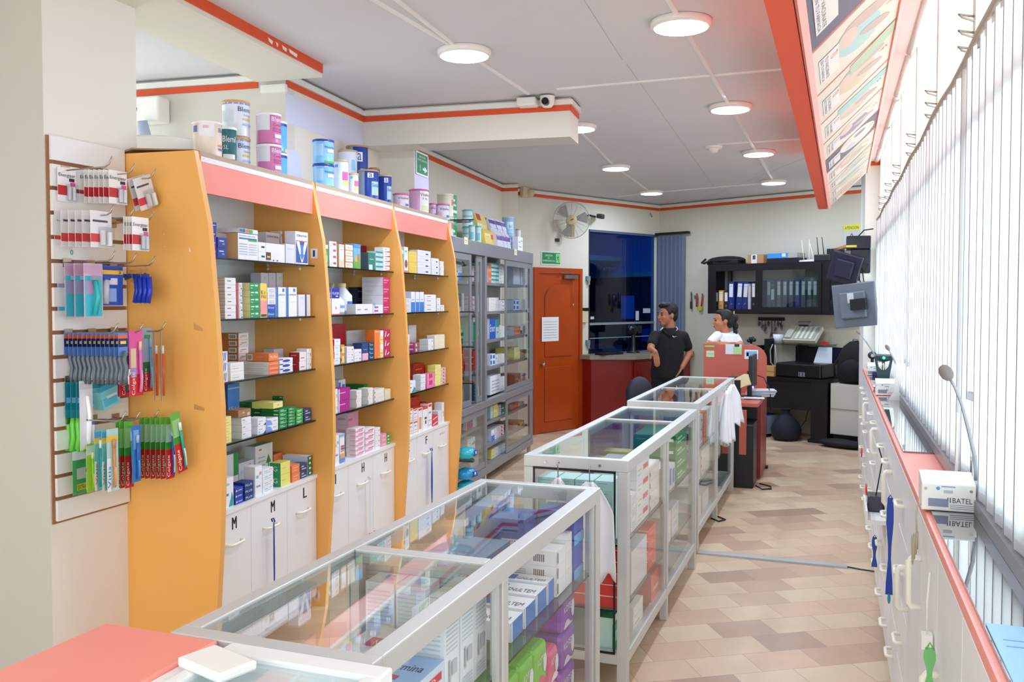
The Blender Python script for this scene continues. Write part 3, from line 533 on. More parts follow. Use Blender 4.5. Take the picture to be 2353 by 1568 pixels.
def hang(key, rowname, kind, xs, y0, y1, wpx, tilt=0., hk=None, yaw=0.):
    """packs on a hook: xs = left pixel edges back to front; y0,y1 = pixel top/bottom of the front pack"""
    yb, hz, L = HOOKS[key]; last = None; n = len(xs)
    for i, x in enumerate(xs):
        # front pack size from pixels: its plane faces +x so its width runs along y
        qc = M0.aty(x + wpx / 2, (y0 + y1) / 2, yb); 
        a = M0.atx(x, (y0 + y1) / 2, qc.x); b = M0.atx(x + wpx, (y0 + y1) / 2, qc.x); w_ = min(.12, abs(b.y - a.y))
        zt = M0.aty(x + wpx / 2, y0, yb).z; zb = M0.aty(x + wpx / 2, y1, yb).z
        if last is None: W_ = None
        s_ = i / max(1, n - 1); nm, ct, lk = PK[kind]
        k2 = (kind, key); 
        if k2 not in PCACHE: PCACHE[k2] = (w_, zt - zb)
        w_, h_ = PCACHE[k2]
        xx = qc.x; 
        if last is not None and xx - last < .005: xx = last + .005
        last = xx
        lb = lk + (', %s of the %s row' % ('front' if i == n - 1 else ORD[n - 1 - i] + ' from the front', rowname) if n > 1 else ', %s row' % rowname)
        r = T(nm, lb, ct, M0, xx, yb + random.uniform(-.002, .002), zt - .004, yaw, group='%s packs on the %s slatwall row' % (ct, rowname)); r.rotation_euler[0] = tilt
        P('card', pack(K[kind], w_, h_), r); 
        if i > n - 5 or n < 5 or kind == 'tbset': parts_for(K[kind], w_, h_, r)
hang('A0', 'top', 'batt', [133], 388, 462, 42)
hang('A1', 'top', 'batt', [183, 193, 204, 215, 227, 238, 250], 395, 466, 42)
hang('A2', 'top', 'batt2', [293, 305], 408, 478, 42, tilt=.35)
hang('B0', 'second', 'batt2', [126, 141, 157, 172, 189, 208], 488, 566, 50)
hang('B1', 'second', 'batt', [284, 290, 296, 304], 502, 574, 38)
hang('C0', 'third', 'teal', [131, 150, 170, 193], 608, 726, 44)
hang('C1', 'third', 'razorcard', [228], 613, 700, 58)
hang('C2', 'third', 'razor', [284, 294, 304, 314, 324, 334], 632, 694, 9, tilt=-.08)
hang('D0', 'fourth', 'tbset', [148 + 10.3 * i for i in range(13)], 768, 878, 22)
hang('D1', 'fourth', 'colg_kid', [270, 274], 770, 908, 30)
hang('D1', 'fourth', 'colg_pink', [297], 762, 908, 31)
hang('D2', 'fourth', 'colg_blue', [327], 756, 898, 22)
hang('D2', 'fourth', 'side', [350, 366], 764, 920, 10, yaw=R_(50))
hang('E0', 'fifth', 'green', [139, 151, 163, 175], 880, 1034, 24)
hang('E0', 'fifth', 'whitep', [184], 877, 1030, 30)
hang('F0', 'lowest', 'pouch', [167], 1034, 1134, 30)
hang('F0', 'lowest', 'greeny', [200], 1022, 1128, 22)
hang('F0', 'lowest', 'teg', [217, 234], 990, 1124, 22)
hang('F0', 'lowest', 'tegw', [246], 988, 1126, 26)
hang('F1', 'lowest', 'colg', [266, 275, 286], 970, 1118, 20)
hang('F1', 'lowest', 'blueb', [303], 980, 1105, 20)
hang('F2', 'lowest', 'colgb', [320, 332, 344, 356, 368, 380], 962, 1096, 20)
hang('F2', 'lowest', 'colg', [392], 952, 1088, 22, tilt=.18)
for i, (x, y, lb) in enumerate(((203, 880, 'pale cyan carton hanging behind the tilted one, fifth slatwall row'), (222, 884, 'tilted cyan carton hanging at the end of the fifth slatwall row'))):
    yb, hz, L = HOOKS['E1']; q = M0.aty(x + 25, y, yb); mb = MB().box(-.05, 0, -.045, .045, -.095, -.02, C_('8FDFE6')).prism([(-.045, -.02), (.045, -.02), (.02, .0), (-.02, .0)], 0, -.012, -.008, C_('3CC0DC'))
    mb.box(0, .001, -.04, .03, -.085, -.05, C_('5CC8E0')); mb.box(0, .0012, -.02, .035, -.055, -.045, C_('F2F4F4'))
    O('hanging_carton', mb, lb, 'carton', M0, q.x, yb, q.z, R_(-12 + 10 * i), tilt=(.28 * i, 0))
for i, x in enumerate((296, 312, 326)):
    q = M0.aty(x, 622, 2.96); O('clear_blister', MB().obox((0, 0, -.02), .016, .05, .05, BLIS).obox((0, 0, -.03), .008, .03, .012, C_('39424E'), 0, .4), ('small clear blister beside the razor card', 'small clear blister in the middle above the blue razors', 'small clear blister at the tip above the blue razors')[i], 'blister pack', M0, q.x, 2.96, q.z, tilt=(.3 * i, .2))
O('rubber_ring', MB().tube([(.021, .006 * math.cos(t), .009 * math.sin(t)) for t in [i * .6283 for i in range(10)]], .0015, C_('2E9A86'), 5, True), 'small green ring hanging below the second slatwall row', 'ring', M0, X0, 2.745, M0.atx(184, 582, X0).z)
# ================================================================ orange shelf units
VB, VF = -2.62, -2.246
UB = [3.30, 4.335, 5.425, 6.52]          # panel positions along the wall
TH_ = .034
SHZ = [1.836, 1.565, 1.284, 1.008]; LEDGE = .715; TOPZ = 2.28
panel = [(VB, 0), (VB, TOPZ), (-2.262, TOPZ), (-2.245, 2.19), (-2.2, 1.97), (-2.17, 1.6), (-2.148, 1.2), (-2.146, .9), (-2.158, .62), (-2.182, .28), (-2.20, 0)]
def mkpanel():
    mb = MB().prism(panel, 1, 0, TH_, YEL, YELE)
    return mb
BAYN = ['first', 'middle', 'far']
DOORPX = [[513, 576, 659, 728], [767, 800, 857, 907], [937, 958, 995, 1032]]
LET = [['M', 'M', 'L'], ['I', 'H', 'H'], ['E', 'F', 'RAYOS']]
UNITLB = ['orange shelf unit beside the slatwall, cupboard doors lettered M M L', 'orange shelf unit with cupboard doors lettered I H H', 'orange shelf unit beside the grey glass cabinet, cupboard lettered F']
for b in range(3):
    u0, u1 = UB[b], UB[b + 1]; r = T('shelf_unit', UNITLB[b], 'shelf unit', U, 0, u0, 0, group=None)
    sp = mkpanel()
    if b == 0:
        for x0_, x1_, y0_, y1_, c_ in ((435, 438, 568, 580, 'F4F2EC'), (446, 470, 928, 945, 'C88F45'), (445, 466, 742, 762, 'D39A50'), (377, 380, 566, 568, 'F8F0E0'), (467, 469, 364, 366, 'A87838'), (376, 378, 538, 540, 'F8F0E0')):
            a_ = U.aty(x0_, y0_, u0); b_ = U.aty(x1_, y1_, u0); sp.poly([(a_.x, -.0006, a_.z), (b_.x, -.0006, a_.z * .4 + b_.z * .6), (b_.x, -.0006, b_.z), (a_.x, -.0006, b_.z * .8 + a_.z * .2)], C_(c_))
    P('side_panel', sp, r)
    if b == 2: P('side_panel', mkpanel(), r, loc=(0, u1 - u0, 0))
    w0, w1 = TH_, u1 - u0
    P('back_panel', MB().box(VB, VB + .012, w0, w1, 0, TOPZ - .01, mat('white_back_board', 'EFEFEC', .6)), r)
    P('top_board', MB().box(VB, -2.262, w0, w1, TOPZ - .018, TOPZ, WHT).box(-2.262, -2.256, w0 - .0, w1, TOPZ - .02, TOPZ + .002, mat('worn_edge', 'B9A58C', .6)), r)
    P('header_board', MB().box(-2.272, -2.254, w0, w1, 2.108, TOPZ - .02, SALMON).box(-2.274, -2.252, w0, w1, TOPZ - .042, TOPZ - .02, WHT), r, 'salmon pink header board')
    for k, z in enumerate(SHZ):
        mb = MB().box(VB + .012, VF - .004, w0 + .001, w1 - .001, z - .008, z, SHELFG).box(VF - .004, VF, w0 + .001, w1 - .001, z - .008, z, BLKG)
        P('glass_shelf', mb, r)
        for vv in (-2.33, -2.52): P('shelf_pin', MB().cyl((vv, w1 - .012, z - .018), .005, .012, WHT2, 'y', 10).ell((vv, w1 - .010, z - .018), .006, .008, .009, WHT2), r)
    P('ledge', MB().box(VB + .012, VF + .006, w0, w1, LEDGE - .02, LEDGE, WHT), r)
    us = [U.atx(x, 1100, VF).y - u0 for x in DOORPX[b]]; us[0] = w0 + .002; us[3] = w1 - .002
    if b == 0: us[1] = U.atx(576, 1130, VF).y - u0
    for k in range(3):
        a, c = us[k] + .0015, us[k + 1] - .0015
        dr = P('cupboard_door', MB().box(VF - .018, VF, a, c, .06, LEDGE - .022, WHT), r, 'white door lettered ' + LET[b][k] if LET[b][k] != 'RAYOS' else 'white door with faint lettering')
        m_ = (a + c) / 2; 
        if k == 0: m_ = U.atx((536, 772, 938)[b], (1190, 1095, 1012)[b], VF).y - u0
        if LET[b][k] == 'RAYOS': mb = MB().text('RAYOS X', (VF + .0006, m_ - .03, .635), (0, 1, 0), (0, 0, 1), .014, C_('8A8A8A'), width=.12)
        else:
            mb = MB()
            for sh in (0, .0022, .0044): mb.text(LET[b][k], (VF + .0006 + sh * .02, m_ + (.01 if k else -.012) + sh, .615), (0, 1, 0), (0, 0, 1), .055, C_('17181C'), width=.035 if LET[b][k] != 'I' else .008)
        P('letter', mb, dr)
        zz = .555; hw = .06
        P('handle', MB().tube([(VF, m_ - hw, zz), (VF + .022, m_ - hw + .008, zz), (VF + .028, m_ - hw + .02, zz), (VF + .028, m_ + hw - .02, zz), (VF + .022, m_ + hw - .008, zz), (VF, m_ + hw, zz)], .0062, CREAMP, 8), dr, 'ivory pull handle')
    P('plinth', MB().box(VB, VF - .03, w0, w1, 0, .06, WHT), r)
q = U.atx(722, 583, -2.2)
O('round_sticker', MB().box(0, .04, -.0015, 0, 0, .052, WHT).box(.014, .026, -.002, -.0015, .009, .043, C_('2A3570')), 'small white sticker with dark mark on the second orange panel', 'sticker', U, U.aty(714, 583, UB[1]).x, UB[1] - .0005, U.aty(722, 594, UB[1]).z)
mb = MB(); mb.prism([(VB, 0), (VB + .05, .015), (VB + .2, .006), (-2.27, 0), (-2.27, .004), (VB + .2, .012), (VB + .05, .022), (VB - .02, .004)], 1, 0, .16, mat('cardboard', 'A4815C', .8))
O('cardboard_sheet', mb, 'curled sheet of brown cardboard on top of the orange unit beside the slatwall', 'cardboard', U, 0, UB[0] + .0, TOPZ + .0015)
# hanging lanyards
def lany(name, label, px, py0, py1, col, wd=.012, x=VF + .034, extra=None):
    a = U.atx(px, py0, x); b_ = U.atx(px, py1, x); n = 8; mb = MB(); ps = []
    L = a.z - b_.z
    mb.add([(0, -.003, 0), (.002, -.003, 0), (.002, .003, 0), (0, .003, 0)] , [(0, 1, 2, 3)], col)
    for i in range(n): 
        z0, z1 = -L * i / n, -L * (i + 1) / n; w0 = .004 + wd * math.sin(math.pi * i / n) / 2; w1 = .004 + wd * math.sin(math.pi * (i + 1) / n) / 2
        mb.add([(0, -w0, z0), (0, w0, z0), (0, w1, z1), (0, -w1, z1), (.0015, -w0, z0), (.0015, w0, z0), (.0015, w1, z1), (.0015, -w1, z1)], [(0, 1, 2, 3), (7, 6, 5, 4), (0, 4, 5, 1), (2, 6, 7, 3), (0, 3, 7, 4), (1, 5, 6, 2)], col)
    mb.tube([(-.006, 0, .0), (-.012, 0, .014), (-.0, 0, .018), (.006, 0, .0)], .004, col, 6)
    if extra: extra(mb, L)
    return O(name, mb, label, 'lanyard', U, x, a.y, a.z)
lany('lanyard', 'navy lanyard hanging from the handle of the middle M door', 629, 1200, 1356, C_('1E2E94'), .006)
lany('lanyard', 'blue ribbon lanyard hanging from the handle of the F door', 992, 1036, 1168, C_('1F4FB0'), .03)
def ex(mb, L): mb.ell((.004, .01, -L - .03), .01, .028, .02, C_('D9343A')).tube([(.01, .02 * math.cos(t) + .045, .02 * math.sin(t) - L - .02) for t in [i * .524 for i in range(12)]], .004, C_('D9343A'), 6, True).tube([(.01, .02 * math.cos(t), .02 * math.sin(t) - L - .02) for t in [i * .524 for i in range(12)]], .004, C_('D9343A'), 6, True).box(.0, .005, -.02, -.01, -L - .04, -L, BLK)
lany('lanyard', 'white lanyard with red scissors hanging from the middle H door', 850, 1102, 1225, C_('DDE4EE'), .012, extra=ex)

# ================================================================ product boxes
STY = {}
def sty(k, look, f, s=None, t=None, deco=()): STY[k] = (look, f, s or f, t or f, deco)
W, G_, N_ = 'F0EFEE', '1F8F4C', '263A93'
LN = lambda face, a0, a1, n, c='A9ADB5', b0=.15, b1=.85: [(face, a0, a1, b0 + (b1 - b0) * i / n, b0 + (b1 - b0) * (i + .3) / n, c) for i in range(n)]
BAR = lambda face, a0, a1, b0, b1: [(face, a0, a1, b0, b1, 'F6F4F2')] + [(face, a0 + (a1 - a0) * (.1 + .8 * i / 6), a0 + (a1 - a0) * (.1 + .8 * (i + .5) / 6), b0 + (b1 - b0) * .15, b1 - (b1 - b0) * .15, '33302E') for i in range(6)]
sty('navy', 'navy box', '2A35A0', deco=[('f', .3, .85, .62, .7, 'DDE2F4'), ('f', .3, .6, .25, .4, '4FC08A')])
sty('navy2', 'royal blue box', '27389C', '1C2450', deco=[('f', .2, .7, .6, .72, 'C9D0F0'), ('f', .5, .75, .3, .45, '62C07A')])
sty('tan', 'white leaflet carton with a tan side', 'F1F2F6', 'D9B47E', deco=[('f', .05, .95, .78, .84, '3C78A8'), ('f', .5, .95, .72, .78, '62A848'), ('T', 'f', 'SOPORTE', .06, .88, .06, '4AA6CC', .8)] + LN('f', .05, .45, 5, 'A9B6CC', .2, .68) + LN('f', .52, .92, 5, 'B4C2CC', .2, .68))
sty('flat', 'flat white carton with coloured squares', 'E8ECF0', 'E6E8F2', deco=[('f', .0, .15, .1, .9, '2A8A8E'), ('f', .16, .3, .1, .9, '2B6EA8'), ('f', .33, .48, .1, .9, 'EE7A45'), ('f', .5, .7, .1, .9, '5CB04E')])
sty('small', 'small white box with a dark code', 'EFEFF0', deco=[('f', .4, .85, .4, .6, '3A3A44')])
sty('grey', 'plain pale carton', 'DCDDE6', 'D6D7E0', deco=[('f', .15, .7, .7, .78, 'C8CAD6')])
sty('photo', 'white carton with a dark photo strip', 'E9E9F0', 'E0E0EA', deco=[('f', 0, .25, .08, .5, '5A3A24'), ('f', .05, .2, .2, .3, 'E8C070'), ('f', .35, .42, .05, .12, '4A4A58'), ('f', .55, .62, .05, .12, '4A4A58')])
sty('vbox', 'tall white box with a blue arrow', 'F2F2F6', 'E6E8F0', deco=[('f', .04, .96, .04, .72, '3E5FA8'), ('T', 'f', 'IZINOVA', .1, .84, .07, '2A2A30', .8), ('f', .2, .8, .68, .71, 'D03A4A'), ('P', 'f', [(.3, .7), (.05, .7), (.45, .06), (.55, .06), (.95, .7), (.7, .7), (.5, .3)], 'E8EAF4'), ('P', 'f', [(.4, .6), (.6, .6), (.6, .3), (.7, .3), (.5, .12), (.3, .3), (.4, .3)], '5A86C8')])
sty('izi', 'white IZINOVA box with red and navy bands', 'EFEFF2', 'E4E4EA', deco=[('T', 'f', 'IZINOVA', .06, .84, .07, '2A2A30', .86), ('f', .04, .96, .58, .63, 'D84058'), ('f', .04, .96, .5, .55, '2C2C70')])
sty('lined', 'thin white box', 'F0EFEF', 'C9CACE', deco=[('f', .2, .55, .45, .6, '7A8A84'), ('s', 0, 1, .3, .4, 'F4F4F4'), ('s', 0, 1, .7, .8, 'F4F4F4')])
sty('pinkw', 'white box with a pink edge', 'EEF0F0', 'D98A8A', deco=[('f', 0, .25, 0, 1, 'DF8F8F'), ('f', .4, .9, .35, .8, 'A9DDE4'), ('f', .6, .9, .1, .25, '2C4A50')])
sty('yelgr', 'green box with a yellow side', '2A9A5C', 'EBDD9A', deco=[('f', .1, .45, .55, .7, 'E6F4E8'), ('f', .55, .85, .5, .75, 'DFF0E0'), ('f', .1, .3, .2, .3, 'CFEAD4')])
sty('kids', 'tall yellow and pink childrens box', 'F5D85C', 'F0C8B0', deco=[('f', 0, 1, .12, .5, 'F2A19A'), ('T', 'f', 'K', .12, .68, .12, '35503A', .3), ('T', 'f', '8', .55, .68, .1, '8FBF3A', .22), ('T', 'f', 'PAI', .12, .56, .1, 'C83A78', .7), ('f', .08, .92, .03, .1, '5A3A58')])
sty('lineW', 'pale box with fine print', 'EDEEF2', 'D9DCE4', deco=LN('f', .15, .85, 4))
sty('blueE', 'royal blue ended box', '2459B8', 'E9ECF2', deco=[('T', 'f', 'Enxer', .1, .35, .35, 'E6F2FA', .8)])
sty('lance', 'tall white box with a blue edge', 'EEF2FA', 'D6DCEA', deco=[('f', 0, .2, 0, 1, '3F7ACC'), ('T', 'f', 'LANCR', .22, .72, .055, '3A4A6A', .7), ('f', .3, .8, .5, .51, 'C6CEDC'), ('f', .65, .85, .85, .96, '5A8ACC')])
sty('whna', 'white box with a navy stripe', 'E4E6EE', 'DCDCE4', deco=[('f', .55, .68, .0, 1, '35529C'), ('f', .72, 1, 0, .92, 'E8E0CC'), ('T', 'f', 'TP', .2, .84, .05, '9AA0B0', .2)])
sty('gtall', 'tall grey white box', 'DDDFE8', 'CFD2DE', deco=[('T', 'f', 'TP', .35, .86, .045, 'A4A8B8', .3)])
sty('orst', 'orange ended carton with barcode', 'EEEDEA', 'C9762E', deco=BAR('s', .55, .92, .15, .85) + [('f', .2, .75, .5, .6, 'D8846A'), ('f', .1, .3, .3, .36, '90A0A0')])
sty('stripe', 'white box with slanted blue stripes', 'EEF2F8', 'DDE4F0', deco=[('P', 'f', [(.05 + .2 * i, .1), (.13 + .2 * i, .1), (.23 + .2 * i, .9), (.15 + .2 * i, .9)], '3F69C0') for i in range(4)])
sty('white', 'plain white carton', 'F2F0EC', 'ECE6E0', deco=[('f', .15, .6, .3, .36, '8FBFA4'), ('f', .1, .7, .6, .63, 'C9C6C2')])
sty('orw', 'white carton with an orange end', 'F07A3E', 'F1EEEC', deco=[('T', 'f', 'Lomecan', .1, .3, .4, 'FBE6D8', .8), ('s', .35, .6, .3, .8, 'F4F0EE')] + LN('s', .1, .8, 2, 'C9ACA4', .3, .7))
sty('orbar', 'orange carton with barcode', 'F2824A', 'F08348', deco=BAR('s', .06, .3, .1, .9) + [('T', 'f', 'Mulfer', .1, .35, .35, 'FBE0D0', .8), ('s', .45, .75, .5, .6, 'F8A880')])
sty('oval', 'white box with a blue oval', 'EDF0F8', 'DFE4F0', deco=[('P', 'f', [(.5 + .3 * math.cos(t), .45 + .28 * math.sin(t)) for t in [i * .524 for i in range(12)]], '2C4AA8'), ('f', 0, .25, .7, .9, '2A3C9C')])
sty('redw', 'white ended box with a red side', 'EFEDEC', 'B4242C', deco=[('f', .2, .7, .3, .4, 'C86A60'), ('s', .2, .7, .6, .7, 'E89A9A')])
sty('libi', 'tall blue carton lettered Libidol', '3F80C8', '2E68B0', deco=[('T', 'f', 'Libidol', .1, .4, .13, 'F4F8FC', .8), ('f', .08, .85, .28, .33, 'C8DCF4'), ('f', 0, 1, .9, .93, '9CC4EC')])
sty('yel', 'pale yellow box', 'F3EC92', 'E9E07A', deco=[('f', .1, .7, .3, .34, 'B0A860'), ('f', .4, .6, .65, .7, 'C4BA6A')])
sty('whg', 'white box with green code marks', 'F0F0F4', 'E4E6F2', deco=[('f', .1, .6, .3, .34, '9CCBAA'), ('f', .1, .35, .6, .68, '3A4A4A')])
sty('brown', 'open brown carton', 'A9795A', '9C6E50', deco=[('f', .3, .5, .5, .65, 'B8D870'), ('f', .7, .9, .1, .5, 'D8C8B4')])
sty('blk', 'white box with a dark corner', 'EEF1F5', 'E8ECF2', deco=[('P', 'f', [(.7, 0), (1, 0), (1, .35)], '33405A'), ('f', .15, .6, .55, .62, '9AA4B0'), ('f', .1, .3, .2, .35, '7ACCA4')])
sty('blw', 'white box with a pale blue splash', 'EFF1F7', 'BFD2F4', deco=[('P', 'f', [(0, 0), (.5, 0), (.35, .7), (0, .9)], '82A6EC'), ('f', .55, .85, .5, .6, 'C08A90')])
sty('green', 'green box with white lettering', '1E8F4A', '127A34', deco=[('f', .15, .55, .55, .7, 'D6F0DA'), ('f', .15, .8, .25, .38, 'BFE6C6'), ('s', .7, .95, .5, .75, 'D9F2DC'), ('s', .05, .3, .65, .7, '9AD4A4')])
sty('green2', 'bright green box', '35A84E', '20803A', deco=[('f', .15, .75, .55, .75, 'E8F4D8'), ('f', .2, .6, .2, .35, 'DCEEC8')])
sty('navt', 'dark slate blue box', '2C4878', '1E3454', deco=[('f', .2, .55, .55, .75, 'E4A498'), ('f', .2, .85, .2, .35, 'B8CCE4')])
sty('yelf', 'flat yellow carton', 'EFE29A', 'E4D96A', deco=[('f', .4, .6, .4, .6, 'C8B860')])
sty('arrow', 'large pale carton with a green arrow', 'E9ECE8', 'DDE0DE', 'A4B48C', deco=[('P', 'f', [(.6, .45), (.9, .45), (.75, .7)], '4A9A4A'), ('f', .72, .78, .3, .45, '4A9A4A'), ('f', .2, .35, .85, .9, 'E0705A')] + LN('f', .15, .55, 4, 'B8C0BC', .3, .75))
sty('whgr', 'white carton with a green patch', 'EDEFEE', 'E4E8E6', 'A8B8A8', deco=[('f', .6, 1, .4, 1, '2A9A4E')])
sty('orange', 'open orange carton', 'F0905A', 'C96A3C', 'B06A40', deco=[('P', 'f', [(.0, .1), (1, .5), (1, .9), (0, .4)], 'F8A858'), ('f', .2, .9, .45, .5, 'FBE6C0')])
sty('grs', 'shiny pale grey carton', 'D6D8E2', 'CACCD6', 'BFC0C6', deco=[('f', .1, .95, .1, .4, 'BCC6E0'), ('P', 'f', [(.6, .7), (.8, .7), (.76, .78)], 'D06A5A')])
sty('teals', 'white box with a teal swoosh', 'EFF4F6', 'E4ECF0', deco=[('P', 'f', [(.4, .02), (.95, .02), (.98, .3), (.8, .5), (.7, .3)], '2AA69C'), ('f', .1, .5, .75, .82, '8AC8E0'), ('f', .1, .4, .4, .48, '6C80C0')])
sty('plus', 'dark blue box lettered PLUS', '24407E', '1C2F8C', deco=[('T', 'f', 'PLUS', .1, .3, .35, 'E8F0F8', .75), ('s', .3, .8, .3, .5, '5A7AD0')])
sty('blb', 'blue box with a yellow dot', '3247B4', '2A3AA4', deco=[('f', .05, .25, .3, .6, 'F0D060'), ('f', .35, .85, .4, .55, 'C8D0F0')])
sty('whl', 'white box with teal lines', 'F0F3F6', 'E6EAF0', deco=[('f', .15, .5, .6, .7, '7AC4CC'), ('f', .15, .75, .3, .36, '8AA0C0'), ('f', .6, .9, .7, .8, 'E0A0A0')])
sty('ygs', 'yellow box with a green side', 'EEE57A', '2C9A5A', 'D8CE60', deco=[('f', .15, .5, .5, .53, 'A8A050'), ('T', 's', 'G', .3, .3, .4, 'E8F4EA', .4)])
sty('oran', 'orange box', 'F28A56', 'E97C48', deco=[('f', .15, .8, .6, .68, 'F8C8A8'), ('f', .15, .6, .3, .36, 'F8C8A8')])
sty('wgs', 'white box with a dark green end', '2A6A44', 'D9E0F0', 'E9ECF4', deco=[('f', .3, .7, .3, .7, 'E8F2E8')])
sty('greenw', 'green and white tall box', '3DAF6C', 'C8E8DC', deco=[('f', .2, .8, .7, .78, '1E7A40'), ('f', .5, .9, .2, .5, '9ADCC0'), ('f', 0, 1, .82, 1, 'E9EFEA')])
sty('redt', 'white box with a red tab', 'EFF0F1', 'E4E6E8', deco=[('f', .5, .9, .4, .75, 'DE4A54'), ('f', .1, .4, .55, .6, 'D8A0A0'), ('f', .1, .3, .25, .32, '8AC8A8')])
sty('child', 'tan box with a doodle', 'E7CDB2', 'DFC4A8', deco=[('P', 'f', [(.5 + .4 * math.cos(t), .6 + .3 * math.sin(t)) for t in [i * .524 for i in range(12)]], 'E9ECF4'), ('f', .3, .7, .75, .78, '8A8FA8')])
sty('creo', 'cream and peach box', 'EDE0CC', 'EBA07A', deco=[('f', 0, 1, 0, .15, 'EFA878'), ('f', .1, .8, .5, .58, 'B0A08E')])
sty('field', 'box with a sunny meadow picture', '6FB4DC', '8AC0E0', deco=[('f', 0, 1, 0, .35, '6DA84A'), ('f', .15, .5, .28, .5, 'D8B04A'), ('f', .55, .9, .35, .6, 'B8864A'), ('f', 0, 1, .85, 1, '4A96C8')])
sty('teal', 'teal box', '25806E', '4A5A60', deco=[('f', .2, .8, .6, .64, 'A8D8C8'), ('f', .1, .6, .0, .3, 'DCE6EA')])
sty('tealw', 'white box with teal wave', 'C9E6E4', 'D0E4E4', deco=[('f', 0, 1, .6, 1, '3A9A94'), ('f', .2, .7, .3, .36, '5AB0AC')])
sty('reds', 'white box with a red swoosh', 'EFEFF0', 'E8E8EA', deco=[('P', 'f', [(0, .0), (1, .25), (1, 0)], 'D24858'), ('f', .3, .45, .5, .65, 'A04858')])
sty('flox', 'white box with a blue FLUXAR top', 'F0EEF0', 'EDEAF0', deco=[('f', 0, 1, .62, 1, '2328A4'), ('T', 'f', 'FLUXAR', .08, .76, .09, 'F4F6FC', .84), ('f', .5, .8, .68, .72, 'E8ECFA'), ('P', 'f', [(.5, .2), (.65, .22), (.6, .32), (.45, .3)], 'F0A890'), ('f', 0, 1, 0, .04, 'E0605A')])
sty('nvd', 'near black navy box', '191E44', '101430', deco=[('T', 'f', 'Goicochea', .12, .82, .05, 'E8ECF4', .5), ('f', .15, .75, .55, .58, '7A84A8'), ('f', .15, .6, .48, .5, '7A84A8'), ('f', .2, .85, .02, .3, 'C9CBD2')])
sty('mag', 'magenta ended carton', 'D0286A', 'E2DFE4', deco=[('f', .1, .8, .6, .72, 'F0A8C8'), ('f', .1, .6, .35, .42, 'F0A8C8')] + LN('s', .1, .5, 2, 'C4C2C8', .4, .6))
sty('pills', 'low white box with pink pills', 'ECEDEF', 'DDE6EA', deco=[('f', .1, .3, .4, .5, 'D07870'), ('f', .5, .7, .4, .5, 'D07870')])
sty('pillm', 'low white box with magenta capsules', 'E4EDF2', 'DCE6EA', deco=[('f', .1, .5, .6, .8, 'C04AA8'), ('f', .1, .5, .2, .4, 'C04AA8'), ('f', 0, .2, .85, 1, '7ACCE0')])
sty('redbig', 'red carton with barcode label', 'B81E30', 'C02034', deco=[('s', .3, .75, .2, .6, 'E9E4E4')] + BAR('s', .33, .72, .22, .55))
sty('greybox', 'long pale carton', 'E3E3E6', 'DCDCE0', deco=[('s', .1, .16, .5, .6, '6A6068')])
sty('redl', 'red sided white box', 'EDEFF0', 'E32A2A', deco=[('f', .2, .6, .6, .66, '9AA4AC')])
sty('gold', 'box with a golden photograph', 'D99C3C', '8A6A3A', deco=[('f', .3, .9, .1, .8, 'F0D890'), ('f', 0, .3, .3, .6, '7A4A2A')])
sty('whm', 'small white box', 'F0EFF0', 'E6E6EA', deco=[('f', .7, .85, .3, .55, 'D0607A'), ('f', .1, .5, .5, .55, 'C0C0CA')])
sty('blin', 'dark blue box with pink foot', '22447A', '1E3C6C', deco=[('f', 0, 1, 0, .4, 'EBB8D0'), ('f', .2, .8, .6, .64, '7AA0D0')])
sty('navtl', 'navy box with teal letters', '1F3E68', '28507A', deco=[('f', .2, .8, .3, .5, '6ACCC4'), ('f', .1, .3, .6, .8, '5AD0A8')])
sty('orT', 'tall orange box', 'F58034', 'E8742C', deco=[('f', .15, .85, .92, .95, 'FBD8B8'), ('f', .7, .9, .03, .06, 'FBD8B8')])
sty('ywT', 'pale yellow striped box', 'F2E48A', 'F0F0E8', deco=[('f', 0, 1, .6, 1, 'EEF0EE'), ('f', .1, .9, .3, .35, 'B8B060')])
sty('magL', 'magenta box with white script', 'C92A5E', 'D84A78', deco=[('P', 'f', [(.15, .2), (.3, .8), (.4, .8), (.3, .2)], 'F6E4EC'), ('P', 'f', [(.45, .3), (.8, .55), (.85, .45), (.6, .2)], 'F6E4EC')])
sty('magS', 'magenta and white box', 'B4208C', 'EFEFF2', deco=[('f', .1, .6, .6, .66, 'F0C0E4'), ('f', 0, .08, 0, 1, 'F0E8F0')])
sty('cream', 'cream white box', 'EEE9E0', 'E8E2D8', deco=[('f', .1, .7, .7, .74, 'C4BCAE'), ('f', 0, .06, .1, .5, '6A6458')])
sty('creamy', 'small cream box', 'F3EBD0', 'E6E0D4', deco=[('f', .1, .6, .5, .58, 'CFC4A4')])
sty('pinkp', 'translucent pink box', 'F0A8C4', 'EED0DC', deco=[('f', 0, .4, .3, .5, 'E07098'), ('s', .3, .8, .4, .6, 'E89AB4')])
sty('swat', 'tall white box with colour swatches', 'F0F0F2', 'E8E8EC', deco=[('f', .2 + .25 * i, .4 + .25 * i, .38 + .08 * j, .44 + .08 * j, c) for i in range(3) for j, c in enumerate(('E8A060', '5A4AA0', 'C83A5A'))] + [('f', 0, 1, .16, .32, 'E0B078'), ('f', 0, 1, 0, .16, '6A94D8'), ('f', 0, 1, .92, 1, '82B4EC')])
sty('pstk', 'white box with a pink flap', 'F2EDEF', 'E9DCE2', deco=[('f', 0, .8, .15, .5, 'F0A0B8'), ('f', .3, .9, .6, .72, 'B8404A'), ('s', .4, 1, .3, .6, 'F0A8BC')])
sty('grs2', 'pink box with a green end', 'F0A0BC', 'EFB4C8', deco=[('f', .3, .8, .3, .6, 'F8D8E4')])
sty('grE', 'box with a green curl', '3FB04A', 'E9A8C0', deco=[('f', .2, .7, .4, .7, 'E6F6E0')])
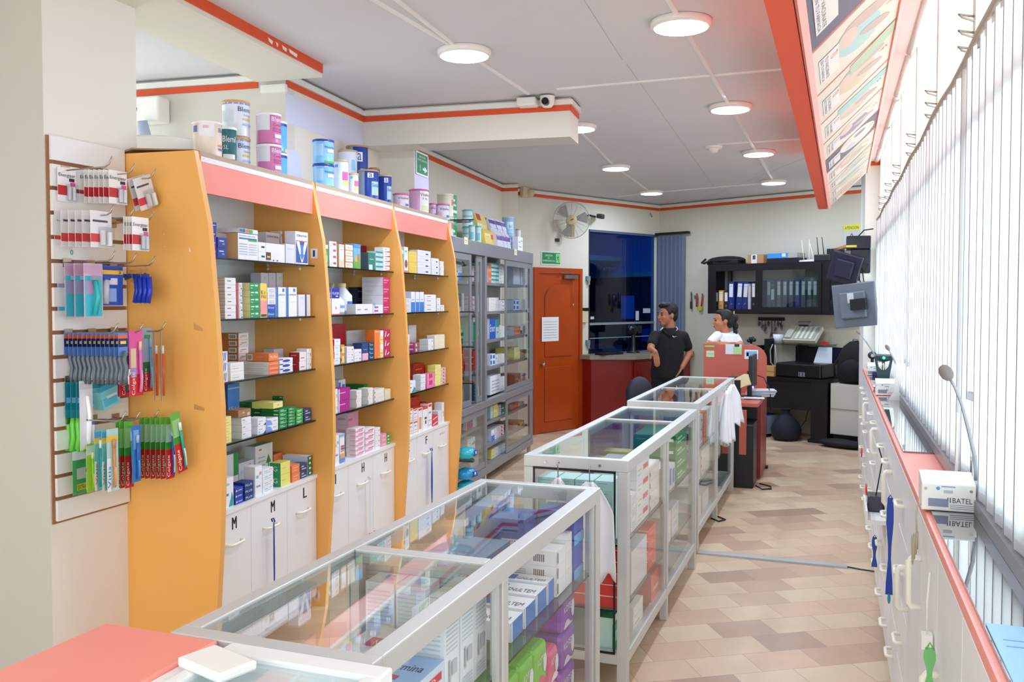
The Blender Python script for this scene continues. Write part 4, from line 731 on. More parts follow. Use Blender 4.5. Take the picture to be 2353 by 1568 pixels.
sty('brph', 'white box with a brown photo', 'EDEDE8', 'E4E6E0', deco=[('P', 'f', [(.5 + .36 * math.cos(t), .34 + .16 * math.sin(t)) for t in [i * .524 for i in range(12)]], '8A5A3E'), ('f', 0, 1, 0, .08, 'F08A70'), ('f', .2, .7, .8, .86, '8AB87A')])
sty('yell', 'glossy yellow box', 'F2CE54', 'EED060', deco=[('f', .1, .9, .6, .63, 'F8E49A')])
sty('hook', 'white box with small black hooks', 'E9E9EC', 'DFE0E6', deco=[('f', .6, .8, .3, .5, '2C2C30'), ('f', .1, .5, .6, .63, 'C8CAD2')])
sty('blwt', 'white box with blue panels', 'E8EDF6', 'DCE4F4', deco=[('f', .0, .3, .2, .9, '3A78CC'), ('f', .5, .9, .2, .8, '3A78CC')])
sty('blT', 'tall white and blue box', 'EDF1F8', 'C9D4EC', deco=[('f', 0, 1, 0, .5, '3F82D0'), ('f', .2, .8, .6, .64, '8AA8D8')])
sty('pkbr', 'magenta box with a brown end', '9A6258', 'C83A84', deco=[('P', 'f', [(.2, .2), (.5, .2), (.4, .8), (.2, .8)], 'EDD0CC'), ('s', .1, .8, .5, .8, 'EEC0DC')])
sty('redh', 'white box with a red heart', 'ECEBEC', 'E2E2E6', deco=[('P', 'f', [(.7, .6), (.85, .75), (.85, .55), (.75, .45)], 'C8404A')])
sty('pnk', 'pink box', 'F088B4', 'E870A4', deco=[('f', .3, .7, .4, 1, 'E0306C')])
sty('redd', 'red carton', 'D43A30', 'C03028', deco=[('f', .2, .8, .4, .5, 'F0B0A0')])
sty('orr', 'orange red carton', 'F05A30', 'E8502A', deco=[('f', .1, .9, .7, .73, 'F8B498')])
sty('rdx', 'white box with red crosses', 'EFE6E4', 'F0E8E4', deco=[('P', 'f', [(.1, .1), (.3, .1), (.9, .9), (.7, .9)], 'D0404A'), ('P', 'f', [(.7, .1), (.9, .1), (.3, .9), (.1, .9)], 'D0404A')])
sty('rtop', 'white box with a red top label', 'F2EFEE', 'EDE6E4', 'D8403A', deco=[('f', .1, .9, .86, .96, 'DE4A3E'), ('f', .1, .9, .3, .33, 'E08A80'), ('f', .1, .9, .1, .13, 'E08A80'), ('f', .2, .7, .6, .66, '8A8488')])
sty('ortop', 'white box with an orange panel', 'F2EFEE', 'EDE6E4', 'D8403A', deco=[('f', .2, .8, .1, .6, 'F0A068'), ('f', .1, .9, .88, .97, 'DE4A3E')])
sty('rblk', 'white box with a green square', 'F3F1F1', 'EAEAEA', 'D8403A', deco=[('f', .4, .8, .45, .55, '4A6A3A'), ('f', .5, .7, .25, .4, '3A2A4A'), ('f', .0, 1, .9, 1, 'DE4A3E')])
sty('rroll', 'red and white rounded box', 'E03A48', 'D83040', deco=[('P', 'f', [(.1, .2), (.9, .55), (.9, .75), (.1, .4)], 'F4E4E4')])
sty('mintg', 'pale mint carton', 'BFE0DC', 'B4D8D4', deco=[('s', .15, .7, .7, .76, '7AA0A0'), ('s', .15, .7, .4, .43, '9AC0BC')])
sty('red', 'bright red carton', 'E0342C', 'E23A30', deco=[('s', 0, 1, .92, 1, 'F4E0DC'), ('f', .2, .7, .4, .46, 'F8C0B8')])
sty('purp', 'purple box', '6A2C86', '5A2478', deco=[('f', 0, 1, .0, .35, 'D8CCE0'), ('s', 0, 1, 0, .35, 'CCBCD8'), ('f', .2, .8, .7, .75, 'E0B8E8')])
SHN = ['top shelf', 'second shelf', 'third shelf', 'fourth shelf', 'cupboard ledge']
PLACED = {}; MCACHE = {}
def prodmesh(key, D, Wd, H, n=1):
    k = (key, round(D, 3), round(Wd, 3), round(H, 3), n)
    if k in MCACHE: return MCACHE[k]
    look, f, s, t, deco = STY[key]; mb = MB(); e = .0006
    mb.box(-D, 0, 0, Wd, 0, H, C_(t), {'f': C_(f), 's': C_(s), 't': C_(t)})
    for i_, d in enumerate(deco):
        face = d[1] if d[0] in ('P', 'T') else d[0]
        def pt(a, b, off=None):
            off = off or e + .00025 * i_
            return (off, a * Wd, b * H) if face == 'f' else ((-D + a * D, -off, b * H) if face == 's' else (-D + a * D, b * Wd, H + off))
        if d[0] == 'P': mb.poly([pt(a, b) for a, b in d[2]], C_(d[3]))
        elif d[0] == 'T': 
            ux = (0, 1, 0) if face == 'f' else (1, 0, 0); uy = (0, 1, 0) if face == 't' else (0, 0, 1)
            mb.text(d[2], pt(d[3], d[4], .0008 + .00025 * i_), ux, uy, d[5] * (Wd if face == 't' else H), C_(d[6]), width=d[7] * (Wd if face == 'f' else D))
        else: mb.poly([pt(d[1], d[3]), pt(d[2], d[3]), pt(d[2], d[4]), pt(d[1], d[4])], C_(d[5]))
    me = mb.mesh('product_box'); MCACHE[k] = me; return me
def cap(s): return s
def uniq(lb, tries):
    """a label nobody else carries yet; tries = extra clauses to add in turn"""
    if lb not in LABELS: return lb
    for t in tries:
        if lb + t not in LABELS: return lb + t
    return lb
def stack(key, fr, x, y, z, D, Wd, H, n, place, beside=None, grp=None, jitter=.002, name='product_box', cat='box', rot=0., lk=None):
    look = lk or STY[key][0]; h = H / n
    if name == 'product_box': name = 'remedy_packet' if place.startswith('cabinet') or 'grey cabinet' in place else ('storage_carton' if 'counter' in place else ('carton' if n == 1 else 'medicine_box'))
    for i in range(n):
        pos = '' if n == 1 else (', topmost' if i == n - 1 else (', lowest' if i == 0 else ', %s from the top' % ORD[n - 1 - i])) + ' of its stack'
        if n > 8: pos = pos
        base = look + pos + ', ' + place
        lb = base
        if lb in LABELS and beside: lb = look + pos + ', ' + place + ', ' + beside
        if lb in LABELS and beside:
            for wv in ('second ', 'third ', 'fourth ', 'fifth '):
                if wv + look + pos + ', ' + place not in LABELS: lb = wv + look + pos + ', ' + place; break
        if len(lb.split()) > 16: lb = lb.replace(' of its stack', '')
        if len(lb.split()) > 16: lb = lb.replace(', cupboard ledge', ', ledge').replace(' from the top', ' down')
        if len(lb.split()) > 16: print('LONG', lb)
        O(name, prodmesh(key, D, Wd, h - .0008), lb, cat, fr, x - random.random() * jitter, y + random.random() * jitter, z + i * h + .0004, rot + random.uniform(-.004, .004), group=grp)
def shelf_fill(b, k, items):
    z = (SHZ + [LEDGE])[k] + .0006; prev = {0: UB[b] + TH_ + .002, 1: UB[b] + TH_ + .002}; umax = UB[b + 1] - .004; pl = '%s, %s bay' % (SHN[k], BAYN[b]); prevlook = None
    fmax = 0
    for it in items:
        a, x0, x1, yt, n, key = it[:6]; opt = it[6] if len(it) > 6 else {}
        row = opt.get('row', 0); vf = VF - .012 - row * .175 - opt.get('dv', 0)
        ym = yt + 30
        u0 = U.atx(x0, ym, vf).y; u1 = U.atx(x1, ym, vf).y; z1 = U.atx(x0 + 1, yt, vf).z
        z0 = z if 'yb' not in opt else U.atx(x0 + 1, opt['yb'], vf).z
        if 'on' in opt: z0 = opt['on']
        u0 = max(u0, prev[row] if 'yb' not in opt and 'over' not in opt else UB[b] + TH_ + .002); u1 = min(u1, umax)
        if u1 - u0 < .012: u1 = u0 + .012
        if u1 > umax: u0, u1 = umax - (u1 - u0), umax
        Dm = vf - (VB + .015) if row else .168
        try: D = vf - U.aty(a, ym, u0).x
        except Exception: D = .1
        D = min(Dm, max(.06, D)) if not opt.get('deep') else vf - (VB + .02)
        if 'yb' not in opt: prev[row] = u1 + .002
        H = z1 - z0
        if H < .01: H = .02
        if (SHZ + [LEDGE])[k] + H > ([TOPZ - .04] + SHZ)[k] - .012: H = ([TOPZ - .04] + SHZ)[k] - .012 - z0
        stack(key, U, vf, u0, z0, D, u1 - u0 - .001, H, n, pl, 'beside the ' + prevlook if prevlook else None, 'boxes on the %s of the %s orange unit' % (SHN[k], BAYN[b]), lk=opt.get('lk'))
        prevlook = STY[key][0]
r1 = {'row': 1}
shelf_fill(0, 0, [(476, 478, 498, 509, 4, 'navy'), (498, 500, 521, 545, 2, 'navy2'), (521, 547, 593, 535, 1, 'tan'), (600, 594, 611, 556, 2, 'small'), (609, 612, 655, 558, 1, 'photo'), (655, 657, 678, 560, 1, 'grey'), (676, 679, 708, 531, 1, 'vbox'), (500, 551, 593, 524, 1, 'flat', {'yb': 534}),
   (608, 612, 643, 533, 1, 'izi', r1), (643, 645, 677, 531, 1, 'izi', dict(row=1, lk='white IZINOVA box next to the blue arrow box'))])
shelf_fill(0, 1, [(486, 517, 542, 638, 6, 'lined'), (542, 547, 557, 650, 5, 'pinkw'), (558, 574, 596, 650, 5, 'yelgr'), (596, 598, 613, 651, 1, 'kids'), (613, 615, 633, 700, 2, 'blueE'), (634, 635, 657, 660, 1, 'lance'), (657, 658, 682, 660, 1, 'lance', dict(lk='second tall white box with a blue edge')), (683, 686, 713, 677, 1, 'whna'),
   (613, 615, 633, 661, 3, 'lineW', {'yb': 700}), (599, 600, 617, 627, 1, 'gtall', r1), (617, 618, 634, 627, 1, 'gtall', r1), (635, 636, 652, 627, 1, 'gtall', r1), (652, 653, 670, 627, 1, 'gtall', r1), (671, 672, 697, 628, 1, 'whna', r1)])
shelf_fill(0, 2, [(502, 505, 523, 809, 3, 'stripe'), (523, 530, 561, 835, 2, 'white'), (561, 618, 640, 832, 3, 'orw'), (640, 643, 673, 825, 3, 'oval'), (676, 688, 704, 810, 2, 'redw'), (704, 705, 716, 802, 2, 'whm'), (565, 618, 640, 813, 1, 'orbar', {'yb': 831}),
   (499, 548, 571, 766, 6, 'orst', r1), (627, 630, 688, 803, 1, 'grey', r1)])
shelf_fill(0, 3, [(511, 513, 532, 960, 3, 'yel'), (533, 556, 578, 961, 3, 'whg'), (578, 592, 611, 962, 2, 'blk'), (611, 614, 640, 964, 2, 'blw'), (600, 642, 660, 941, 5, 'green', dict(lk='green box in the front pile')), (661, 662, 679, 938, 6, 'green', dict(lk='green box in the taller front pile')), (680, 681, 697, 942, 4, 'green2'), (698, 699, 716, 941, 2, 'navt'),
   (528, 548, 577, 944, 1, 'brown', {'yb': 961}), (509, 524, 551, 885, 1, 'libi', r1), (551, 600, 626, 925, 5, 'green', dict(row=1, lk='green box in the back pile')), (626, 655, 676, 910, 7, 'green', dict(row=1, lk='green box in the tallest back pile')), (579, 628, 650, 926, 1, 'yelf', {'yb': 940})])
shelf_fill(0, 4, [(513, 518, 537, 1101, 1, 'teals'), (537, 541, 559, 1123, 3, 'blb'), (561, 563, 583, 1110, 3, 'plus'), (584, 586, 602, 1074, 1, 'whl'), (602, 604, 628, 1080, 4, 'whl'), (629, 645, 667, 1065, 2, 'ygs'), (668, 671, 689, 1071, 2, 'oran'), (689, 690, 706, 1068, 2, 'navt'), (650, 707, 718, 1049, 4, 'wgs'),
   (513, 520, 548, 1047, 1, 'whgr', r1), (548, 549, 584, 1066, 2, 'grs', r1), (585, 587, 627, 1027, 1, 'arrow', r1), (627, 629, 650, 1045, 1, 'orange', r1)])
shelf_fill(1, 0, [(740, 744, 754, 562, 1, 'greenw'), (755, 757, 774, 554, 4, 'redt'), (777, 779, 791, 561, 1, 'child'), (792, 794, 811, 562, 4, 'creo'), (811, 813, 829, 560, 1, 'field'), (832, 846, 862, 580, 1, 'teal'), (862, 864, 880, 577, 4, 'tealw'), (880, 881, 896, 568, 5, 'reds'), (835, 850, 878, 566, 1, 'redbig', r1)])
shelf_fill(1, 1, [(750, 752, 760, 662, 1, 'flox'), (760, 762, 780, 662, 1, 'flox', dict(lk='wider white box with a blue FLUXAR top')), (816, 818, 857, 699, 1, 'pills'), (857, 858, 880, 700, 1, 'pillm'), (832, 880, 896, 637, 4, 'mag'), (818, 820, 838, 660, 1, 'nvd', r1), (838, 840, 858, 660, 1, 'nvd', r1)])
shelf_fill(1, 2, [(758, 768, 782, 780, 4, 'redl'), (782, 783, 792, 793, 2, 'gold'), (792, 797, 813, 798, 3, 'whm'), (813, 814, 831, 804, 2, 'whm'), (831, 832, 846, 789, 1, 'blin'), (846, 848, 860, 788, 4, 'navtl'), (859, 861, 873, 759, 1, 'orT'), (873, 874, 881, 760, 2, 'ywT'), (881, 882, 897, 758, 3, 'magL'), (757, 764, 795, 746, 1, 'redbig', r1), (796, 798, 840, 761, 2, 'greybox', r1)])
shelf_fill(1, 3, [(767, 769, 776, 895, 2, 'whm'), (776, 778, 804, 895, 2, 'magS'), (805, 819, 831, 898, 2, 'cream'), (832, 846, 857, 893, 2, 'cream'), (858, 861, 883, 896, 3, 'cream'), (883, 885, 898, 896, 3, 'creamy'), (766, 778, 794, 874, 1, 'blwt', r1), (794, 836, 858, 884, 1, 'green', r1)])
shelf_fill(1, 4, [(766, 768, 779, 1003, 1, 'whl'), (779, 781, 792, 999, 1, 'swat'), (796, 817, 838, 986, 6, 'pstk'), (838, 840, 861, 987, 4, 'pstk', dict(lk='pink flapped box of the shorter pile')), (861, 862, 874, 985, 4, 'whm'), (874, 876, 888, 999, 3, 'grs2'), (888, 889, 897, 1000, 3, 'grE'), (767, 800, 824, 950, 3, 'pinkp', r1)])
shelf_fill(2, 0, [(911, 918, 927, 574, 1, 'greenw'), (927, 929, 938, 567, 1, 'brph'), (937, 940, 958, 577, 2, 'yell'), (958, 960, 990, 574, 4, 'hook'), (990, 992, 1009, 593, 3, 'hook', dict(lk='black hooked white box of the lower pile')), (1009, 1011, 1020, 600, 3, 'cream')])
shelf_fill(2, 1, [(923, 926, 944, 686, 3, 'lineW'), (944, 945, 954, 671, 1, 'blT'), (954, 956, 964, 671, 1, 'blT'), (964, 965, 974, 671, 1, 'blT'), (974, 976, 1002, 677, 4, 'lined'), (1002, 1004, 1012, 685, 3, 'lined'), (1012, 1013, 1021, 701, 2, 'lined'), (926, 930, 960, 670, 1, 'blwt', r1)])
shelf_fill(2, 2, [(932, 934, 941, 769, 1, 'teals'), (942, 953, 964, 788, 2, 'pkbr'), (964, 984, 996, 780, 2, 'redh'), (996, 999, 1022, 771, 6, 'creamy'), (936, 940, 957, 748, 3, 'greybox', r1)])
shelf_fill(2, 3, [(938, 940, 955, 877, 1, 'teals'), (955, 967, 978, 862, 3, 'pills'), (978, 981, 999, 861, 2, 'pnk'), (999, 1000, 1013, 840, 6, 'yel'), (1014, 1015, 1024, 846, 5, 'rdx'), (945, 950, 975, 838, 2, 'redd', r1), (976, 980, 1003, 838, 3, 'orr', r1)])
shelf_fill(2, 4, [(937, 939, 949, 941, 2, 'rtop'), (949, 950, 960, 941, 2, 'rtop', dict(lk='red labelled white box of the second pair')), (960, 961, 970, 938, 1, 'ortop'), (970, 971, 983, 937, 1, 'rblk'), (983, 984, 993, 928, 1, 'rtop'), (993, 994, 1006, 957, 2, 'rroll'), (1006, 1007, 1015, 945, 4, 'greybox'), (1015, 1016, 1021, 926, 1, 'whm'), (937, 942, 965, 915, 1, 'redd', r1), (966, 970, 992, 926, 1, 'redd', r1)])
# bottles on the second shelf of the middle bay
def bottle(lb, px0, px1, yt, vf, label_c):
    u0 = U.atx(px0, 690, vf).y; u1 = U.atx(px1, 690, vf).y; rr = (u1 - u0) / 2; H = U.atx(px0, yt, vf).z - SHZ[1] - .001
    r = T('plastic_bottle', lb, 'bottle', U, vf - rr, (u0 + u1) / 2, SHZ[1] + .001, group='white bottles on the second shelf of the middle orange unit')
    P('bottle_body', MB().lathe([(0, 0), (rr, 0), (rr, H * .6), (rr * .35, H * .86), (rr * .35, H * .9)], mat('milky_plastic', 'E4E8F2', .35), 20), r)
    P('screw_cap', MB().lathe([(rr * .4, H * .88), (rr * .4, H), (0, H)], mat('cream_cap', 'E2D9A8', .4), 16), r)
    P('bottle_label', MB().lathe([(rr + .0006, H * .12), (rr + .0006, H * .48)], C_('E8ECF6'), 20).lathe([(rr + .001, H * .3), (rr + .001, H * .42)], C_(label_c), 12, ang=(-.6, 1.0)), r, 'paper label')
bottle('small white bottle with cream cap in front, second shelf of the middle bay', 781, 798, 672, VF - .014, '7AA4E0')
bottle('large white bottle with cream cap, second shelf of the middle bay', 797, 817, 651, VF - .06, '3A62B4')
bottle('white bottle half hidden behind the FLUXAR boxes, middle bay', 769, 783, 651, VF - .19, 'A8B4D0')
# ================================================================ grey glass cabinet
CA0, CA1 = 6.562, 9.29; CV = -2.25
r = T('display_cabinet', 'tall grey aluminium cabinet with sliding glass doors before the red door', 'cabinet', U, 0, CA0, 0)
w = CA1 - CA0; cu = lambda px, y=750: U.atx(px, y, CV).y - CA0
P('back_panel', MB().box(VB, VB + .01, 0, w, .1, 2.13, mat('cabinet_back', 'B4B6B2', .6)), r)
P('side_panel', MB().box(VB, CV, w - .02, w, .1, 2.13, GLASS2), r); P('side_panel', MB().box(VB, CV, .0, .006, .1, 2.13, ALUG), r)
P('top_rail', MB().box(VB, CV, 0, w, 2.125, 2.145, ALUG).box(CV - .03, CV + .004, 0, w, 2.035, 2.15, ALUG), r, bev=.003)
P('middle_rail', MB().box(CV - .05, CV + .006, 0, w, .70, .76, ALUG).box(VB, CV, 0, w, .715, .735, ALUG), r, bev=.003)
P('bottom_rail', MB().box(CV - .05, CV + .004, 0, w, .10, .17, ALUG).box(VB, CV, 0, w, .13, .15, ALUG), r, bev=.003)
for uu in (0, cu(1117) - .02, w - .045): P('post', MB().box(CV - .04, CV + .002, uu, uu + .045, .1, 2.1, ALUG), r, bev=.003)
for uu in (.02, cu(1117), w - .06): P('leg', MB().box(CV - .05, CV - .01, uu, uu + .04, 0, .1, ALU), r)
CSH = [U.atx(1143, y, CV).z for y in (650, 716, 781, 843)]
CSL = [U.atx(1143, y, CV).z for y in (967, 1020)]
for z in CSH + CSL: P('cabinet_shelf', MB().box(VB + .01, CV - .055, .006, w - .02, z - .025, z, ALUG), r)
def door(u0, u1, z0, z1, dx, lb=None):
    dr = P('sliding_door', MB().box(dx - .012, dx, u0, u0 + .05, z0, z1, ALUG).box(dx - .012, dx, u1 - .05, u1, z0, z1, ALUG).box(dx - .012, dx, u0 + .05, u1 - .05, z1 - .05, z1, ALUG).box(dx - .012, dx, u0 + .05, u1 - .05, z0, z0 + .05, ALUG), r, lb)
    P('door_glass', MB().box(dx - .008, dx - .004, u0 + .05, u1 - .05, z0 + .05, z1 - .05, GLASS), dr)
door(.05, cu(1085), .765, 2.03, CV - .005); door(.06, cu(1112), .765, 2.03, CV - .02) if 0 else door(cu(1100), cu(1113), .765, 2.03, CV - .02)
door(cu(1163), w - .05, .765, 2.03, CV - .005); door(.05, cu(1118, 1000), .175, .695, CV - .005); door(cu(1165, 1000), w - .05, .175, .695, CV - .005)
for px, y in ((1071, 554), (1185, 580)):
    q = U.atx(px, y, CV + .006); O('paper_label', MB().box(0, .001, -.05, .05, -.028, .03, C_('EFE6C0')).box(.001, .0015, -.03, .03, .0, .008, C_('B8A878')).box(.001, .0015, -.02, .02, -.014, -.01, C_('B8A878')), 'cream paper label on the cabinet top rail, %s' % ('beside the orange panel' if px < 1100 else 'towards the red door'), 'label', U, CV + .005, q.y, q.z)
def cab(z, top, items, nm, v=-2.335):
    prev = CA0 + .06
    for it in items:
        x0, x1, yt, n, key = it[:5]; u0 = max(prev, U.atx(x0, yt, v).y); u1 = max(u0 + .03, U.atx(x1, yt, v).y); H = min(U.atx(x0, yt, v).z - z - .001, top - z - .035)
        prev = u1 + .003; prev0 = it[4]
        stack(key, U, v, u0, z + .001, .2, u1 - u0, max(.03, H), n, 'cabinet %s' % nm, 'from the %s' % STY[key][0].split()[0], 'boxes on the cabinet %s' % nm)
cab(CSH[0], 2.1, [(1043, 1053, 606, 1, 'blw'), (1053, 1062, 608, 1, 'blT'), (1086, 1099, 612, 3, 'rdx'), (1122, 1129, 610, 2, 'orw'), (1129, 1146, 604, 5, 'tealw'), (1147, 1158, 606, 6, 'lined'), (1180, 1195, 612, 1, 'grey'), (1197, 1210, 612, 2, 'lineW')], 'top shelf')
cab(CSH[1], CSH[0], [(1055, 1060, 675, 1, 'nvd'), (1061, 1066, 674, 1, 'grey'), (1087, 1100, 681, 3, 'pstk'), (1124, 1146, 684, 4, 'white'), (1147, 1160, 690, 3, 'hook'), (1180, 1193, 690, 2, 'blwt'), (1194, 1208, 688, 1, 'grey')], 'second shelf')
cab(CSH[2], CSH[1], [(1058, 1066, 745, 1, 'green'), (1087, 1096, 730, 1, 'greenw'), (1096, 1101, 730, 1, 'green'), (1125, 1139, 732, 1, 'blueE'), (1140, 1147, 735, 1, 'tealw'), (1148, 1153, 748, 1, 'white'), (1153, 1161, 750, 2, 'redh'), (1182, 1196, 752, 2, 'orw'), (1197, 1209, 750, 1, 'photo')], 'third shelf')
cab(CSH[3], CSH[2], [(1056, 1066, 800, 2, 'redd'), (1088, 1100, 806, 3, 'red'), (1127, 1138, 815, 2, 'blwt'), (1139, 1146, 816, 1, 'whg'), (1147, 1159, 815, 3, 'white'), (1182, 1195, 800, 2, 'yel'), (1196, 1210, 806, 1, 'brown')], 'fourth shelf')
cab(.762, CSH[3], [(1055, 1066, 880, 2, 'teal'), (1089, 1096, 885, 5, 'navtl'), (1096, 1101, 890, 6, 'white'), (1126, 1150, 866, 1, 'lineW'), (1150, 1163, 868, 5, 'redh'), (1183, 1196, 862, 1, 'brown'), (1197, 1210, 860, 1, 'tan')], 'middle deck')
cab(CSL[0], .69, [(1072, 1086, 958, 1, 'magS'), (1087, 1096, 958, 2, 'white'), (1127, 1133, 934, 1, 'mintg'), (1134, 1144, 930, 1, 'yel'), (1145, 1152, 932, 1, 'lineW'), (1153, 1161, 930, 2, 'teal'), (1178, 1190, 930, 1, 'orw'), (1191, 1204, 930, 1, 'tan')], 'upper lower-section shelf')
cab(CSL[1], CSL[0], [(1075, 1092, 1012, 2, 'teals'), (1129, 1136, 990, 1, 'blT'), (1137, 1148, 984, 2, 'grey'), (1149, 1158, 980, 3, 'rdx'), (1178, 1190, 975, 1, 'brown'), (1191, 1204, 972, 1, 'gold')], 'lower lower-section shelf')
cab(.152, CSL[1], [(1080, 1100, 1050, 3, 'cream'), (1129, 1137, 1035, 1, 'yel'), (1138, 1149, 1030, 2, 'whg'), (1150, 1162, 1025, 3, 'blk')], 'bottom deck')
# quarter round glass shelves on the last panel
UQ = UB[3] + TH_ + .001
QZ = [U.atx(1058, y, -2.15).z for y in (634, 716, 797, 881, 1062)]; QZ.insert(0, 2.272); QZ.append(.14)
rq = T('corner_shelf', 'stack of quarter round glass shelves on the last orange panel', 'shelf', U, -2.245, UQ, 0)
for z in QZ:
    pts = [(0, 0)] + [(.185 * math.cos(t), .21 * math.sin(t)) for t in [math.pi / 2 * i / 10 for i in range(11)]]
    P('glass_shelf', MB().prism(pts, 2, z - .008, z, SHELFG, BLKG), rq)
P('glass_shelf', MB().box(-.30, -.001, 0, .21, 2.264, 2.272, SHELFG), rq)
# ================================================================ cans on top of the units
CANS = []
def can(px0, px1, yt, v, look, z0=TOPZ + .004, body='F0F0F4', lid='F6F6F8', deco=(), name='formula_can', n=1, grp='cans on top of the orange shelf units', ytb=None, where=''):
    u0 = U.atx(px0, yt + 20, v).y; u1 = U.atx(px1, yt + 20, v).y; rr = (u1 - u0) / 2
    p0 = U.w(v, (u0 + u1) / 2); dep = (Vector((p0.x, p0.y, EYE)) - EYEP).dot(FW); rr = (px1 - px0) / 2 * dep / F_PX
    cu_ = U.loc(hit((px0 + px1) / 2, yt + 30, U.w(v, 0), U.ex)).y; H = (U.atx((px0 + px1) / 2, yt, v).z - z0) / n
    for i in range(n):
        lb = look + (('', ', upper of two' if i else ', lower of two')[n > 1] if n > 1 else '') + ', ' + where
        r = T(name, lb.strip(', '), 'can', U, v, cu_, z0 + i * H + .0005, math.atan2(-p0.y, -p0.x) - U.a, group=grp); h = H - .003
        P('can_body', MB().lathe([(0, 0), (rr * .97, 0), (rr * .99, .006), (rr * .97, .01), (rr * .97, h - .014), (rr, h - .012)], C_(body, .3), 28), r)
        P('lid', MB().lathe([(rr, h - .013), (rr * 1.03, h - .012), (rr * 1.03, h - .002), (rr * .97, h), (rr * .9, h - .003), (0, h - .003)], C_(lid, .35), 28), r)
        mb = MB(); R2 = rr * .97 + .0012
        for di, d in enumerate(deco):
            R2 = rr * .97 + .001 + .0004 * di
            if d[0] == 'T':       # wrapped lettering: text, centre angle, z, height, colour, angular width
                v_, f_, wd = text_geo(d[1]); k = d[6] / wd
                mb.add([((R2 + .0008) * math.cos(d[2] - d[6] / 2 + p[0] * k), (R2 + .0008) * math.sin(d[2] - d[6] / 2 + p[0] * k), (d[3] + p[1] * d[4]) * h) for p in v_], f_, C_(d[5]))
            else:
                a0, a1, b0, b1, c = d; s_ = 8; mb.add([(R2 * math.cos(a0 + (a1 - a0) * i_ / s_), R2 * math.sin(a0 + (a1 - a0) * i_ / s_), b * h) for i_ in range(s_ + 1) for b in (b0, b1)], [(2 * i_, 2 * i_ + 2, 2 * i_ + 3, 2 * i_ + 1) for i_ in range(s_)], C_(c))
        if mb.v: P('printed_label', mb, r)
# angle 0 faces the middle of the camera side; positive angles turn to the right
blem = lambda c, c2, t2: [('T', 'Blemil', .95, .70, .12, c, 1.1), ('T', t2, 1.0, .56, .08, c2, .9), (.5, 1.5, .15, .2, c2), (.5, 1.5, .25, .3, c2)]
can(444, 509, 281, -2.35, 'cream can with white lid', body='EFE0D0', deco=[('T', 'Blemil', 1.35, .7, .12, '3A4588', 1.0), (-1.2, -.75, .68, .86, '6A78B8'), (-.6, .5, .55, .92, 'F4F0F2'), (-.3, .1, .78, .86, 'F0B8C8'), (.8, 1.4, .3, .35, 'F08A70'), (.8, 1.4, .2, .25, '5A70B8')], where='first on the orange unit nearest the slatwall')
can(500, 543, 293, -2.44, 'dark teal BLEMIL SL can', body='1E6C70', deco=[('T', 'Blemil', .3, .62, .15, 'F0F4F4', 1.5), ('T', 'SL', -.1, .44, .1, 'D0E4E4', .5), (-.3, .8, .12, .17, 'D85A5A'), (-.4, .9, .2, .32, 'E8EEEE')], where='behind the cream can')
can(511, 573, 234, -2.50, 'white can with gold rimmed blue top', n=2, body='E6ECF4', lid='D9A860', deco=[(-1.6, 1.6, .88, .97, '8A98D8'), ('T', 'Blemil', .8, .68, .13, '2A3488', 1.3), ('T', 'Optimum', .95, .55, .07, '4A6AB0', .8), (.5, 1.3, .45, .5, 'D8C45A'), (.5, 1.5, .3, .36, 'A8C0EC'), (-1.2, -.2, .4, .7, 'D8E2F0')], where='beside the teal can')
can(589, 645, 262, -2.38, 'pink BLEMIL can with white lid', n=2, body='D67FB4', lid='F6F4F6', deco=[('T', 'Blemil', .85, .72, .14, 'FBF4F8', 1.2), ('T', 'Confort', .9, .56, .1, 'B02858', 1.0), (-1.1, .1, .42, .92, 'E6E6F0'), (.4, 1.4, .46, .52, 'B8508C'), (.4, 1.4, .38, .43, 'B8508C'), (.5, 1.3, .18, .3, 'F0E4EC')], where='on the first orange unit')
can(612, 659, 280, -2.52, 'sky blue can with navy band', n=2, body='5FB4E8', lid='F4F4F8', deco=[(-1.6, 1.6, .84, .94, '2438A8'), (.9, 1.4, .0, .12, 'EAD070')], where='behind the pink cans')
nut = [(-1.6, 1.6, .90, .99, '2238A0'), (.1, .5, .88, 1, 'E8EEF8'), ('T', 'Nutrilon', .75, .62, .10, '22285A', 1.2), (-.9, .0, .3, .8, 'A8D0F0'), (.4, 1.2, .45, .58, 'F0F4FA'), (.1, 1.4, .02, .1, '5AB83C')]
can(719, 767, 322, -2.36, 'light blue NUTRILON can with navy lid', n=2, body='8AC4EE', lid='2C3FA0', deco=nut, where='above the middle bay')
can(766, 801, 368, -2.34, 'slim white can with gold rim and pink figure', body='E6EAF4', lid='CDB088', deco=[(-.9, -.4, .76, .84, '4AA8D8'), (.2, 1.1, .36, .62, 'D860A0'), (.3, 1.2, .22, .34, 'D8D860')], where='above the middle bay')
can(800, 824, 398, -2.33, 'small white can with gold rim', body='E4E8F4', lid='CDB088', deco=[(-.6, -.1, .74, .84, '6AB8E0'), (.2, 1.2, .4, .64, 'E07098'), (.2, 1.1, .2, .34, 'D8D468')], where='above the middle bay')
can(778, 821, 346, -2.50, 'white can with gold rim raised behind the slim ones', body='DCE2EE', lid='C4A77A', deco=[(.4, .9, .6, .8, '8ACCE8'), (.9, 1.3, .3, .5, 'D8CC60')], where='middle bay')
sim = [(-1.5, -.4, .0, .97, '8E9CB4'), (-.1, .5, .72, .88, 'E8ECF8'), ('T', 'a', .2, .74, .12, '1F3A9C', .35), (.3, 1.2, .14, .6, 'A8CCF0'), ('T', 'Similac', .85, .42, .12, '28489C', 1.0), (.9, 1.1, .16, .26, 'F0D848')]
